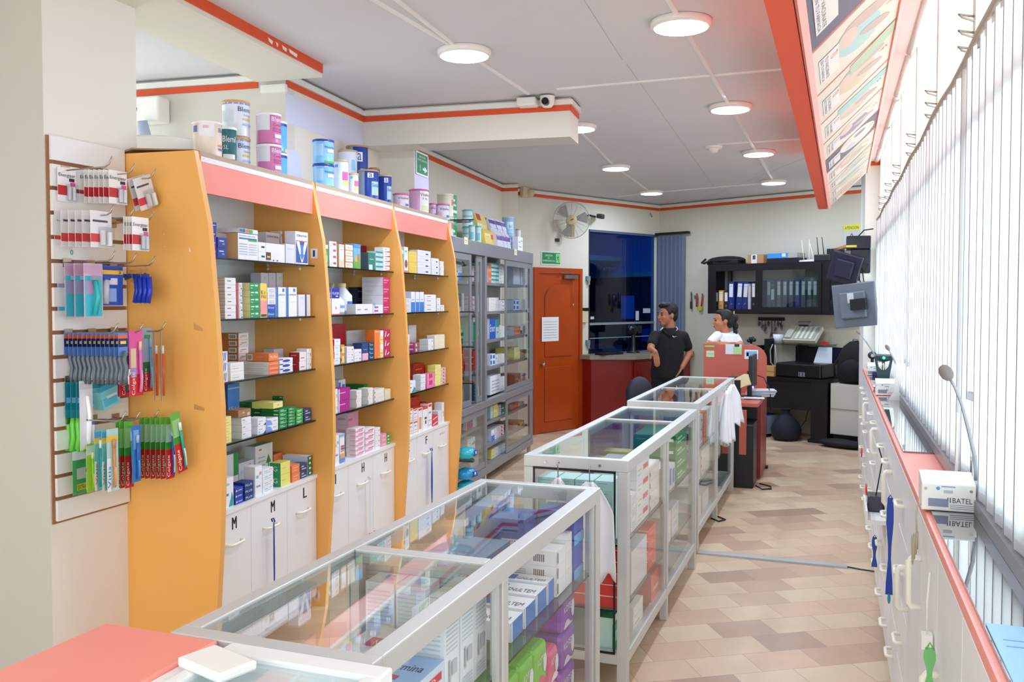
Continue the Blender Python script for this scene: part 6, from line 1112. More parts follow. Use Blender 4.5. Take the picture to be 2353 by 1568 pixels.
# vertical blinds
r = T('vertical_blinds', 'white vertical blinds along the whole window wall', 'blinds', RW, 0, 0, 0)
BX = .376
slatm = MB()
w0 = .25; k = 0
mbs = []
n = int((9.12 - w0) / .123)
P('head_rail', MB().tube([(BX, w0 - .1 + (9.1 - w0) * i / 30, 2.40 - .02 * math.sin(i / 30 * math.pi * 7) ** 2) for i in range(31)], .013, mat('taupe_rail', 'B9B0A2', .4), 8), r, 'taupe head rail')
base = MB(); cs = 7
vs = []
for zf in (0, 1):
    for j in range(cs): t = -1 + 2 * j / (cs - 1); vs.append((.007 * (1 - t * t), .066 * t, zf))
sm = MB().add(vs, [(j, j + 1, cs + j + 1, cs + j) for j in range(cs - 1)], BLIND, True)
cache = {}
for i in range(n):
    y = w0 + i * .123; zb = 1.115
    if abs(y - 2.8) < .08 or abs(y - 2.65) < .05: zb = 1.36
    if 5.0 < y < 5.3 and i % 2: zb = 1.3
    if 6.6 < y < 6.75: zb = 1.3
    key = round(zb, 2)
    if key not in cache:
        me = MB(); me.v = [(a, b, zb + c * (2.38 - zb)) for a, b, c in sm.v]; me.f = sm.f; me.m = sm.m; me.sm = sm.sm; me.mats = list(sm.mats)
        me.box(.0, .0012, .0605, .064, zb, 2.38, C_('83858E')) ; me.box(.0, .0012, -.064, -.0625, zb, 2.38, C_('83858E'))  # grey strips colour in the overlap shade along each slat edge
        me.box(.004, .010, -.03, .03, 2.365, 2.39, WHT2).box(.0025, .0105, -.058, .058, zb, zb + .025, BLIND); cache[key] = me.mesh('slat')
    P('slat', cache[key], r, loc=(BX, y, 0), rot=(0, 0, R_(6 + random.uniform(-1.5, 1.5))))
for wv in (1.05, 2.08, 3.13, 4.2, 5.24, 6.4, 7.38, 8.32):
    mb = MB()
    for dz in (0, .05, .1): mb.tube([(.40, wv - .03, 2.41 + dz), (.362, wv - .05, 2.42 + dz), (.355, wv - .03, 2.435 + dz), (.40, wv - .01, 2.43 + dz)], .004, C_('A8A294'), 5)
    P('rail_bracket', mb, r, 'bent wire bracket')
O('cord_wand', MB().box(-.003, .003, -.012, .012, 0, .24, WHT2), 'flat white strip standing at the back of the coral counter section', 'strip', RW, .355, 2.97, CH + .0005)
# microphones on intercom boxes
def intercom(lb, y, x0, x1, neck, face='BATEL', led=False, hk=1.):
    r = T('intercom', lb, 'intercom', RW, (x0 + x1) / 2, y, CH + .0065 if True else CH); w_ = x1 - x0
    mb = MB(); h0, h1, d = .075, .095, .10
    mb.prism([(0, 0), (d, 0), (d, h1), (.0, h0)], 0, -w_ / 2, w_ / 2, WHT2); o = P('housing', mb, r, bev=.004)
    mb = MB()
    if face: mb.text(face, (.010, -.0008, .024), (1, 0, 0), (0, 0, 1), .014, C_('3A3E4C'), width=.048)
    mb.box(.003, .006, -.0008, 0, .024, .038, C_('6A7080')).box(-.003, .0, -.0008, 0, .03, .038, C_('6A7080'))
    for i in range(3): mb.box(.004, .066, -.0008, 0, .008 + i * .005, .0095 + i * .005, C_('9098A8'))
    mb.box(-.05, .012 - .012, -.0008, 0, .012, .034, C_('8A8FA4')).cyl((-.057, -.001, .06), .004, .001, STEEL, 'y', 10).cyl((.055, -.001, .058), .004, .001, STEEL, 'y', 10)
    mb.box(-.018, .016, -.0008, 0, .066, .069, C_('7AB0DC')).box(-.012, .010, -.0008, 0, .050, .058, C_('B8BCC6')).cyl((-.026, -.001, .062), .005, .001, C_('5AA0DC'), 'y', 12); P('front_panel', mb, r, 'printed front panel with sockets')
    P('gooseneck', MB().tube(neck, [.0055] * 3 + [.0042] * (len(neck) - 3), mat('gooseneck_grey', 'A9ADB4', .35, .3), 8), r)
    e = Vector(neck[-1]); d_ = (e - Vector(neck[-2])).normalized(); rot = d_.to_track_quat('Z', 'Y').to_matrix()
    P('microphone_head', MB().ell(e + d_ * .02, *((.013, .012, .02) if led else (.019, .018, .024)), mat('foam_windshield', '8C8580' if not led else '1A1C20', .9), 14, 10, rot), r, 'oval foam microphone head')
    return r
def ofs(y, x, pts): # pixel track to local points on plane y
    o = RW.w(x, y, CH); out = []
    for px, py in pts: q = RW.aty(px, py, y + .06); out.append((q.x - x, q.y - y, q.z - CH - .006))
    return out
intercom('white BATEL intercom with tall grey gooseneck microphone, on the coral counter section', 2.66, .234, .366, ofs(2.66, .30, [(2243, 1105), (2240, 1050), (2226, 990), (2210, 930), (2194, 890), (2183, 872)]))
intercom('white intercom box behind the teal scanner stand', 5.80, .247, .372, ofs(5.80, .3095, [(2076, 868), (2066, 852), (2052, 822), (2043, 806)]), '', True)
intercom('white intercom with long silver microphone at the end of the window counter', 7.3, .250, .36, ofs(7.3, .305, [(2012, 822), (2004, 806), (1990, 785), (1976, 768)]), '', True)
r = T('scanner_stand', 'dark teal scanner stand with green light on the window counter', 'scanner stand', RW, .30, 6.03, CH + .0065)
TL = mat('dark_teal_plastic', '1C3A40', .35)
P('base', MB().lathe([(.06, 0), (.055, .012), (.02, .02)], TL, 24, ang=(0, 6.2832)), r)
pl = [(-.042, .01), (.042, .01), (.030, .05), (.036, .10), (.050, .19), (.052, .205), (.044, .21), (.035, .19), (.028, .155), (.010, .135), (-.010, .135), (-.028, .155), (-.035, .19), (-.044, .21), (-.052, .205), (-.050, .19), (-.036, .10), (-.030, .05)]
P('cradle', MB().prism(pl, 1, -.012, .012, TL), r, bev=.005); P('scanner_head', MB().obox((0, 0, .215), .10, .05, .03, TL, 0, .2).ell((0, 0, .21), .05, .03, .022, TL), r)
P('green_light', MB().ell((.0, -.032, .214), .008, .004, .008, mat('green_led', '18E070', emit=5)), r, 'glowing green light'); P('metal_neck', MB().tube([(0, .0, .19), (0, .01, .14), (0, .0, .10)], .009, STEEL), r)
mb = MB().lathe([(.004, .0), (.012, .04), (.03, .085), (.05, .105)], CLOTH, 16)
O('paper_funnel', MB().prism([(-.045, 0), (.045, 0), (.014, .05), (.008, .14), (.006, .23), (-.006, .23), (-.008, .14), (-.014, .05)], 1, -.004, .004, WHT2), 'white flared plastic piece standing upright beside the second intercom', 'plastic piece', RW, .345, 5.52, CH + .0065)
q = M0.atz(2300, 1460, CH)
mb = MB().box(-.055, .055, -.13, .13, 0, .003, mat('sky_blue_sheet', '9CD0F4', .3)).box(-.02, .015, -.1, -.02, .003, .004, C_('7AA8E0', .3)).box(-.04, .04, .02, .024, .003, .0035, C_('6AA4D8')).box(-.04, .04, .05, .053, .003, .0035, C_('6AA4D8'))
O('plastic_folder', mb, 'sky blue plastic folder lying on the dark glass counter', 'folder', RW, .315, 1.62, CH + .0066)
O('blind_sill_bar', MB().box(0, .035, 0, 7.9, 0, .036, ALUG), 'grey aluminium sill bar along the foot of the vertical blinds', 'sill bar', RW, .362, .25, CH + .0065)
# things hanging on the window counter
def strap(name, lb, px, py0, py1, x, col, wd, tipc=None, cat='lanyard'):
    a = RW.atx(px, py0, x); b_ = RW.atx(px, py1, x); L = a.z - b_.z; mb = MB(); n = 8
    for i in range(n):
        z0, z1 = -L * i / n, -L * (i + 1) / n; u0 = wd * (.7 + .3 * math.sin(i)) / 2; u1 = wd * (.7 + .3 * math.sin(i + 1)) / 2
        mb.add([(-u0, 0, z0), (u0, 0, z0), (u1, 0, z1), (-u1, 0, z1), (-u0, .003, z0), (u0, .003, z0), (u1, .003, z1), (-u1, .003, z1)], [(0, 1, 2, 3), (7, 6, 5, 4), (0, 4, 5, 1), (2, 6, 7, 3), (0, 3, 7, 4), (1, 5, 6, 2)], col)
    mb.tube([(-wd * .3, .0, -.003), (0, .0, .012), (wd * .3, 0, -.003)], .0025, col, 6)
    if tipc: mb.ell((.0, 0, -L - .015), .006, .012, .02, tipc)
    return O(name, mb, lb, cat, RW, x, a.y, a.z)
strap('lanyard', 'long blue lanyard hanging from a door handle of the window counter', 2046, 1145, 1385, CF - .034, C_('1B3FA8'), .026, C_('2AA0B0'))
strap('ribbon', 'green printed ribbon tied to a handle at the lower corner of the window counter', 2137, 1490, 1600, CF - .034, C_('6DB46A'), .026, None, 'ribbon')
strap('blue_strap', 'short blue strap hanging low on the window counter behind the lanyard', 2010, 1235, 1310, CF - .02, C_('24509C'), .03)
for i, (px, py, lb) in enumerate(((1980, 1040, 'red handled scissors on the far drawers of the window counter'), (1991, 1125, 'red handled scissors beside the far drawers, closer to the floor strip'))):
    q = RW.atx(px, py, CF - .035); scissors(lb, RW, CF - .036, q.y, q.z, 0, 'E23A28', 1.3)
r = T('cable_bundle', 'coiled beige cable hanging beside the BATEL intercom', 'cable', RW, CF - .02, 2.66, CH - .06)
for k_ in range(4): P('cable_loop', MB().tube([(-.004 * k_, (.012 + .004 * k_) * math.cos(t), -.02 - .008 * k_ + (.022 + .006 * k_) * math.sin(t)) for t in [i * .45 for i in range(14)]], .0022, C_('B8AE96'), 6, True), r)
P('cable_tail', MB().tube([(-.002, 0, 0), (-.004, .01, .05), (.0, .02, .075), (.02, .02, .078), (.05, .01, .085)], .0024, C_('B8AE96'), 6), r)
O('wall_plug', MB().box(-.025, 0, -.015, .015, -.018, .018, WHT2).tube([(-.012, 0, .018), (-.012, 0, .10), (-.006, .01, .17)], .0025, WHT2), 'white plug and lead on the window counter below the cable bundle', 'plug', RW, CF - .004, 2.42, .80)
O('floor_cable', MB().tube([(.0, 0, .006), (.08, -.03, .006), (.18, -.05, .006), (.28, -.03, .006), (.30, .0, .03)], .004, BLK, 6), 'black cable at the end of the metal floor strip', 'cable', M0, .04, 5.83, 0)
P_ = [(0, 0, .05), (.02, .1, -.02), (.0, .3, -.25), (.01, .45, -.35), (.0, .6, -.42)]
O('hanging_cable', MB().tube(P_, .003, BLK, 6), 'thin black cable drooping across the far drawer fronts', 'cable', RW, CF - .04, 4.4, .92)
# ================================================================ back office (frame B: x along the back wall, y negative = room)
# black wall cabinet with binders
BC = mat('black_veneer', '0E0F14', .35); BCx0, BCx1, BCz0, BCz1 = 1.04, 2.98, 1.475, 2.11; BD = .32
r = T('wall_cabinet', 'black wall mounted cabinet with a glass door holding ring binders', 'cabinet', B, BCx0, -BD, BCz0)
w, h = BCx1 - BCx0, BCz1 - BCz0
P('carcass', MB().box(0, w, 0, BD, h - .06, h, BC).box(0, w, 0, BD, 0, .05, BC).box(0, .05, .002, BD, .05, h - .06, BC).box(w - .04, w, .002, BD, .05, h - .06, BC), r)
P('front_frame', MB().box(0, .12, -.01, .008, .04, h - .05, BC).box(.70, .76, -.012, .006, .0, h, BC).box(0, w, -.011, .007, h - .09, h, BC).box(0, w, -.011, .007, 0, .06, BC).box(1.58, 1.68, -.012, .006, 0, h, BC).box(.25, .30, .06, .10, .05, h - .05, BC), r)
P('back_panel', MB().box(.05, w - .04, BD - .012, BD - .002, .05, h - .06, C_('BDBBB4')), r)
dr = P('glass_door', MB().box(.76, .80, -.026, -.013, .02, h - .02, BC).box(1.54, 1.58, -.026, -.013, .02, h - .02, BC).box(.80, 1.54, -.026, -.013, .02, .09, BC).box(.80, 1.54, -.026, -.013, h - .09, h - .02, BC), r)
P('door_pane', MB().box(.80, 1.54, -.021, -.018, .09, h - .09, glassy('smoked_glass', (.75, .82, .84), 1.7)), dr); P('side_pane', MB().box(1.68, w - .04, -.004, 0, .06, h - .09, glassy('smoked_glass2', (.45, .47, .5), 1.5)), r)
def binder(i, x, wd, ht, col, lc, tilt, lb, depth=.2, lz=(.45, .9)):
    mb = MB().box(0, wd, 0, depth, 0, ht, C_(col))
    r = T('ring_binder', lb, 'binder', B, x, -BD + .05, BCz0 + .052 + abs(math.sin(tilt)) * (wd if tilt > 0 else 0), 0, group='ring binders in the black wall cabinet'); r.rotation_euler[1] = tilt
    P('cover', mb, r); P('spine_label', MB().box(wd * .14, wd * .86, -.002, 0, ht * lz[0], ht * lz[1], C_(lc)).box(wd * .2, wd * .8, -.0025, -.002, ht * .82, ht * .84, C_('9AA0A8')), r, 'pale spine label'); P('finger_ring', MB().tube([(wd / 2 + .011 * math.cos(t), -.002, ht * .2 + .011 * math.sin(t)) for t in [k * .628 for k in range(10)]], .0025, STEEL, 5, True), r)
def bx(px): return B.aty(px, 690, -BD + .05).x
for i, (a, b_, ht, c, lc, tl, lb) in enumerate(((1642, 1650, .24, '22232A', 'D8D8DC', 0, 'short dark binder with pale label, first in the cabinet'), (1651, 1662, .25, 'C8965A', 'E8DCC0', 0, 'short tan binder with cream label'), (1664, 1673, .24, '22232A', 'E0E0E4', 0, 'short dark binder beside the tan one'),
      (1674, 1686, .36, '1E2E78', 'DCE0EA', 0, 'blue binder with pale label, first of the tall ones'), (1691, 1704, .36, '1E2E78', 'DDE0E6', .06, 'blue binder leaning slightly, second of the tall ones'), (1705, 1717, .355, '1E2C6C', 'D8D6CE', .06, 'blue binder leaning most, cream label'), (1727, 1736, .36, '14161E', 'E2E0DC', 0, 'black binder with white label before the last tall one'), (1740, 1751, .37, '1E3A88', 'E8E8EA', 0, 'blue binder with long white label beside the cabinet door'))):
    binder(i, bx(a), bx(b_) - bx(a), ht, c, lc, tl, lb, lz=(.3, .95) if i == 7 else (.45, .92))
O('leaning_folder', MB().box(0, .012, 0, .2, 0, .33, C_('C9CCD4')).box(.018, .026, 0, .2, 0, .30, C_('DDE0E4')), 'thin pale folders standing between the binders', 'folder', B, bx(1719), -BD + .05, BCz0 + .052, group=None)
for i, px in enumerate((1762, 1771, 1785, 1799, 1813, 1827, 1841, 1855, 1868)): binder(i, bx(px), .052, .37, ('5A6488', '4A5272', '5A5C6E', '4A5C70', '5A6078', '2A4AA0', '5A6078', '3A5058', '3A5A50')[i], 'D2DAD2' if i else 'B8D0C0', 0, 'binder behind the cabinet glass, ' + ('half hidden at the frame', 'with low cream label', 'third, grey', 'fourth, blue grey', 'fifth, under the reflection', 'the bright blue one', 'after the bright blue one', 'next to last grey green', 'last green one')[i], lz=(.35, .7) if i == 1 else (.5, .94))
O('red_folder', MB().box(0, .03, 0, .2, 0, .3, C_('C8504A')), 'red folder at the end behind the cabinet glass', 'folder', B, bx(1879), -BD + .05, BCz0 + .052)
zt = BCz1 + .001
def bt(px, y=-.2): return B.aty(px, 600, y).x
r = T('laptop_bag', 'black padded bag lying on the wall cabinet', 'bag', B, bt(1625), -.28, zt)
P('bag_body', MB().ell((.27, .12, .055), .29, .12, .058, C_('08080B', .7)).box(.03, .50, .02, .22, .0, .06, C_('08080B', .7)), r, bev=.02); P('strap', MB().tube([(.0, .05, .08), (-.03, .0, .03), (.02, -.02, .02), (.12, -.01, .06)], .014, C_('101014', .7)), r)
stk = T('cardboard_box', 'brown cardboard parcel with white label on the wall cabinet', 'box', B, bt(1726), -.28, zt)
P('box_body', MB().box(0, .22, 0, .2, 0, .11, mat('kraft', 'B98A62', .8)), stk); P('address_label', MB().box(.05, .13, -.001, 0, .0, .11, C_('E8E8E8')).box(.07, .11, -.0015, -.001, .05, .10, C_('4A4A50')), stk)
O('blue_folder_box', MB().box(0, .28, 0, .2, .055, .115, C_('3F8FE0')).box(.27, .40, 0, .2, .055, .115, C_('A8A8A4')).box(0, .42, .0, .2, 0, .054, C_('10121C')).box(.20, .25, -.001, 0, .07, .11, C_('C8E4F8')), 'bright blue and grey flat box on the wall cabinet', 'box', B, bt(1769) + .01, -.28, zt)
r = T('wifi_router', 'white router with three antennas on the wall cabinet', 'router', B, bt(1838), -.26, zt)
P('router_body', MB().prism([(0, 0), (.24, 0), (.22, .03), (.03, .02)], 1, 0, .14, WHT2), r)
for x, t in ((.03, -.12), (.10, 0), (.16, -.2)): P('antenna', MB().tube([(x, .1, .03), (x + t * .25, .1, .27 if x != .16 else .22)], [.006, .004], WHT2), r)
r = T('wifi_router', 'black router with two antennas on the wall cabinet', 'router', B, bt(1878), -.29, zt)
P('router_body', MB().box(0, .2, 0, .14, 0, .08, DARK), r, bev=.01)
for x, t in ((.02, -.08), (.09, -.1)): P('antenna', MB().tube([(x, .08, .07), (x + t * .3, .08, .29)], [.006, .004], BLK), r)
O('desk_lamp_box', MB().box(0, .16, 0, .12, 0, .15, DARK).prism([(.10, .12), (.26, .17), (.24, .19), (.08, .15)], 1, 0, .1, mat('kraft', '')), 'dark box with cardboard flap at the end of the wall cabinet', 'box', B, bt(1895), -.15, zt)
# keys and tools
r = T('key_rack', 'black key rack with bunches of keys under the wall cabinet', 'key rack', B, 1.60, -.03, 1.41)
P('rack_bar', MB().box(0, .36, 0, .03, -.02, .02, BLK), r)
for i in range(8):
    x = .02 + i * .045; L = .08 + .04 * (i % 3) + (.12 if i == 4 else 0); P('key_bunch', MB().tube([(x, -.01, -.01), (x + .005, -.015, -L)], .004, C_('3A3436')).obox((x, -.015, -L * .7), .022, .006, L * .6, C_(('6A6468', '8A8488', '5A4A4A', '2A2628')[i % 4]), 0, 0, .15 * (-1) ** i).obox((x + .012, -.02, -L * .8), .02, .004, .05, C_('4A4446'), 0, 0, .4).ell((x + .004, -.015, -L), .016, .006, .02, C_('9A8A80')), r)
r = T('tool_hooks', 'small wall hooks with red and yellow tools beside the blue blind', 'tools', B, .66, -.02, 1.66)
P('red_handle_tool', MB().tube([(.0, -.01, .08), (.01, -.015, .0), (.0, -.015, -.1)], .011, C_('C03A30')).obox((-.02, -.015, .03), .03, .015, .05, STEEL), r); P('tape_measure', MB().cyl((.06, -.03, -.12), .035, .03, C_('C8C040'), 'y', 16), r); P('pliers', MB().tube([(.09, -.01, .08), (.085, -.012, -.02), (.075, -.012, -.1)], .01, C_('B8302A')), r); P('screwdriver', MB().tube([(-.09, -.01, .1), (-.085, -.012, -.12)], .008, C_('3A4448')).obox((-.09, -.01, -.08), .03, .01, .1, C_('2A3036')), r)
# fax machine on a small shelf, black shelf box, cream tub
q = B.aty(1845, 775, -.12); r = T('wall_shelf', 'small glass wall shelf under the tilted fax machine', 'shelf', B, 1.93, -.34, 1.105)
P('shelf_board', MB().box(0, .72, 0, .34, 0, .012, SHELFG), r); P('shelf_bracket', MB().box(.33, .36, .1, .34, -.05, 0, BLK), r)
r = T('fax_machine', 'cream fax telephone propped up at a slant on the wall shelf', 'fax machine', B, 2.12, -.30, 1.13); r.rotation_euler = (R_(40), 0, B.a)
CP = mat('old_cream_plastic', 'C9C6B4', .5)
P('fax_body', MB().box(0, .42, 0, .26, 0, .05, CP).box(.12, .40, .02, .24, .05, .056, C_('A9A898')), r, bev=.012)
for k in range(4): P('paper_slot', MB().box(.15 + k * .06, .18 + k * .06, .02, .24, .056, .060, C_('E0DECE')), r)
P('handset', MB().box(.01, .10, .02, .24, .05, .08, C_('B8B5A4')), r, bev=.012); P('display', MB().box(.10, .26, .25, .30, .03, .09, C_('9A988C')).box(.12, .24, .248, .25, .045, .08, C_('2A2E40')), r)
O('cream_tub', MB().lathe([(0, 0), (.06, 0), (.07, .11), (.066, .11), (.058, .006)], mat('milky_plastic', ''), 20), 'translucent white plastic tub on the wall shelf', 'tub', B, 1.99, -.2, 1.1175)
O('stapler', MB().obox((0, 0, .02), .1, .03, .035, C_('C03040'), 0, 0, .1), 'red stapler at the end of the wall shelf', 'stapler', B, 2.60, -.2, 1.1175)
O('black_screen', MB().box(0, .60, 0, .03, 0, .22, C_('0A0B12')).box(.42, .60, -.002, 0, .05, .2, C_('14204A')), 'black panel fixed to the wall below the fax shelf', 'panel', B, 2.13, -.033, .86)
# black desk with cloth front
r = T('black_desk', 'black office desk against the back wall', 'desk', B, 1.45, -.62, 0)
P('desk_top', MB().box(0, 1.40, 0, .62, .70, .735, C_('07070A', .4)), r); P('modesty_panel', MB().box(.0, 1.40, .03, .05, .36, .70, C_('07070A', .6)), r)
P('pedestal', MB().box(1.20, 1.40, .0, .6, 0, .70, C_('07070A', .5)).box(1.17, 1.43, -.01, .6, 0, .04, C_('07070A', .5)), r); P('side_panel', MB().box(0, .04, 0, .6, 0, .70, C_('07070A', .5)), r)
r = T('printer', 'black printer with paper standing in its feeder, on the black desk', 'printer', B, 2.18, -.60, .736)
P('printer_body', MB().box(0, .58, 0, .42, 0, .17, C_('08080C', .35)), r, bev=.02); P('control_panel', MB().box(.30, .38, -.004, 0, .02, .07, C_('7A828C')).box(.31, .32, -.006, -.004, .025, .065, BLK).box(.35, .36, -.006, -.004, .025, .065, BLK), r)
P('paper_sheet', MB().add([(.33, .3, .17), (.56, .3, .17), (.53, .36, .355), (.36, .36, .355), (.33, .304, .17), (.56, .304, .17), (.53, .364, .355), (.36, .364, .355)], [(0, 1, 2, 3), (7, 6, 5, 4), (0, 4, 5, 1), (1, 5, 6, 2), (2, 6, 7, 3), (3, 7, 4, 0)], C_('D4D8E2')), r)
r = T('letter_tray', 'black tiered letter tray stacked with papers beside the coral partition', 'letter tray', B, 1.50, -.55, .736)
for k in range(5): P('tray', MB().box(0, .40, 0, .3, k * .075, k * .075 + .006, BLK).box(.39, .396, 0, .3, k * .075, k * .075 + .06, BLK), r); P('paper_stack', MB().box(.05, .33, -.01, .28, k * .075 + .007, k * .075 + .03, C_(('C8CCD6', 'B8C8DC', 'C9C0B8', '3A4A80', '8AA0B8')[k])), r)
P('uprights', MB().box(-.01, 0, 0, .3, 0, .42, BLK).box(.44, .46, .1, .3, 0, .44, BLK), r)
r = T('tan_carton', 'small tan carton on the black desk between the tray and the printer', 'box', B, 1.98, -.62, .736); P('carton_body', MB().box(0, .19, 0, .14, .0, .12, mat('kraft2', 'C89A5C', .7)).box(0, .19, -.002, 0, .055, .06, C_('8A6434')), r)
O('coiled_cord', MB().tube([(.0, 0, .56), (.02, 0, .38), (-.03, -.01, .2), (-.02, -.01, .05), (.03, -.01, .0), (.06, -.01, .06), (.05, -.01, .24), (.04, 0, .5)], .010, C_('B8B4A4')), 'looped cream telephone cord hanging between the shelf and the tray', 'cord', B, 2.0, -.36, .86) if 0 else O('telephone_cord', MB().tube([(.0, 0, .28), (-.03, -.01, .2), (-.02, -.01, .05), (.03, -.01, .0), (.06, -.01, .06), (.03, 0, .27)], .008, C_('B8B4A4')), 'looped cream telephone cord hanging from the wall shelf', 'cord', B, 1.99, -.335, .83)
O('potted_plant', MB().lathe([(0, 0), (.03, 0), (.038, .06), (0, .06)], C_('B8705C'), 14).tube([(0, 0, .06), (-.03, .01, .14)], .01, C_('141810')).tube([(0, 0, .06), (.03, 0, .15)], .01, C_('141810')).ell((-.03, 0, .10), .03, .03, .025, C_('1A2416')).ell((.03, .01, .11), .03, .03, .025, C_('1A2416')).ell((0, 0, .125), .025, .03, .02, C_('1A2416')), 'small dark pot plant on top of the letter tray', 'plant', B, 1.74, -.42, 1.045)
# backpack, filing cabinets, stored things on the floor
r = T('filing_cabinet', 'cream two drawer filing cabinet under the black backpack', 'cabinet', B, 2.87, -.60, 0)
P('cabinet_body', MB().box(0, .44, .02, .58, .12, .70, mat('cream_steel', 'C9C7BC', .5)).box(.02, .42, .05, .55, 0, .12, BLK), r)
for z in (.13, .42): P('file_drawer', MB().box(.01, .43, 0, .02, z, z + .26, mat('cream_steel', '')), r)
r = T('backpack', 'black backpack standing on the filing cabinet', 'backpack', B, 3.10, -.55, .702)
mb = MB(); prof = [(0, .0), (.19, 0), (.215, .06), (.215, .20), (.20, .32), (.15, .42), (.08, .475), (0, .49)]
ring = []; 
for j, (rx, z) in enumerate(prof): ring.append((rx, z))
vs = []; fs = []; sg = 20
for rx, z in ring:
    for i in range(sg): t = 2 * math.pi * i / sg; vs.append((rx * math.copysign(abs(math.cos(t)) ** .7, math.cos(t)), .13 * (rx / .215) * math.copysign(abs(math.sin(t)) ** .8, math.sin(t)) + .13, z))
for j in range(len(ring) - 1):
    for i in range(sg): fs.append((j * sg + i, j * sg + (i + 1) % sg, (j + 1) * sg + (i + 1) % sg, (j + 1) * sg + i))
BP = C_('050507', .8); P('bag_body', MB().add(vs, fs, BP, True), r); P('front_pocket', MB().ell((0, .0, .15), .15, .06, .13, BP), r); P('carry_loop', MB().tube([(-.05, .1, .46), (-.03, .1, .505), (.02, .1, .505), (.05, .1, .46)], .009, C_('8A8A8C'), 8), r); P('shoulder_strap', MB().tube([(-.19, .1, .3), (-.235, .05, .2), (-.22, .05, .05)], .014, BP), r)
r = T('storage_carton', 'blue and white carton with an arrow on the floor under the black desk', 'box', B, 1.75, -.66, 0)
P('carton_body', MB().box(0, .36, 0, .3, .04, .26, C_('1E2E8C'), {'f': C_('A8B8C0')}), r); P('printed_arrow', MB().poly([(.12, -.001, .17), (.19, -.001, .17), (.155, -.001, .22)], WHT).box(.13, .18, -.001, 0, .09, .16, WHT).box(.19, .30, -.001, 0, .12, .15, WHT), r, 'white arrow and label')
r = T('rubbish_bag', 'dark blue plastic bag slumped on the floor under the desk', 'bag', B, 2.36, -.66, 0)
P('bag_body', MB().lathe([(0, 0), (.13, 0), (.17, .05), (.18, .13), (.14, .22), (.07, .29), (.03, .32), (.05, .36), (.06, .37)], C_('0C1226', .75), 11), r)
O('white_speaker', MB().box(0, .09, 0, .09, 0, .13, C_('C4C6C6')).ell((.045, -.002, .08), .025, .006, .025, BLK), 'small white speaker on the blue and white carton', 'speaker', B, 1.76, -.60, .2605)
O('floor_clutter', MB().ell((0, 0, .05), .28, .1, .05, C_('08080B', .7)), 'dark folded sack on the floor before the filing cabinet', 'sack', B, 3.08, -.74, 0)
O('desk_cable', MB().tube([(0, 0, .36), (.02, .0, .2), (.10, .0, .12), (.22, 0, .1), (.3, 0, .2), (.33, 0, .36)], .004, C_('2A3038'), 6), 'black cables sagging below the black desk', 'cable', B, 2.12, -.3, 0)
# monitors on the column
def monitor(lb, c, wd, ht, rz, rx, back, name='monitor'):
    r = T(name, lb, 'monitor', M0, *c); r.rotation_euler = (rx, 0, rz)
    P('screen_housing', MB().box(-wd / 2, wd / 2, -.02, .02, -ht / 2, ht / 2, C_(back, .35)), r, bev=.01); P('back_shell', MB().box(-wd * .3, wd * .3, -.055, -.02, -ht * .3, ht * .3, C_(back, .4)), r, bev=.012)
    return r
r = monitor('dark blue tilted monitor mounted high on the column', (.02, 8.75, 1.94), .27, .28, R_(-8), 0, '1B2138'); r.rotation_euler = (R_(10), R_(17), R_(-12))
r = monitor('grey backed monitor on an arm below the tilted one', (.11, 8.72, 1.605), .40, .40, R_(-20), 0, '69727D'); r.rotation_euler = (0, R_(-6), R_(-25)); P('rating_label', MB().box(-.04, .02, -.057, -.055, .02, .11, C_('C9CCD0')), r); P('arm', MB().box(.0, .14, -.1, -.055, -.05, .05, C_('14161E')), r)
r = T('recorder_shelf', 'dark video recorder with cables fixed to the column above the monitors', 'recorder', M0, .12, 8.95, 2.02)
P('recorder_box', MB().box(-.09, .12, -.16, .16, .10, .22, C_('141B2A', .4)).box(-.05, .12, -.14, .1, -.12, .10, C_('101828', .4)), r, bev=.008); P('warning_stripe', MB().box(-.092, .0, -.162, -.16, .115, .135, C_('D8D040')), r, 'yellow warning stripe')
P('cables', MB().tube([(.0, -.16, -.1), (.05, -.17, -.25), (.1, -.16, -.45)], .005, BLK, 6).tube([(.05, -.16, -.1), (.08, -.17, -.3), (.12, -.15, -.42)], .005, BLK, 6).tube([(.0, -.15, .2), (.06, -.15, .27), (.14, -.15, .28)], .006, BLK, 6).tube([(.02, -.16, -.05), (.07, -.19, -.12), (.1, -.16, -.04)], .005, BLK, 6), r)
O('column_shelf', MB().box(-.12, .14, -.1, .2, 0, .05, WHT), 'white bracket shelf between the two monitors', 'shelf', M0, .13, 8.98, 1.78)
r = T('warning_sign', 'yellow ATENCION notice on the back wall by the column', 'sign', B, 2.72, -.004, 2.445)
P('notice', MB().box(0, .20, 0, .003, -.22, .10, C_('C8C8CC')).box(0, .20, -.002, 0, .03, .10, C_('E0DC3A')).text('ATENCION', (.015, -.003, .045), (1, 0, 0), (0, 0, 1), .035, C_('2A2A1A'), width=.17).poly([(.06, -.001, -.07), (.14, -.001, -.07), (.10, -.001, .0)], C_('3A3A20')).poly([(.075, -.002, -.06), (.125, -.002, -.06), (.10, -.002, -.015)], C_('D8D048')), r)
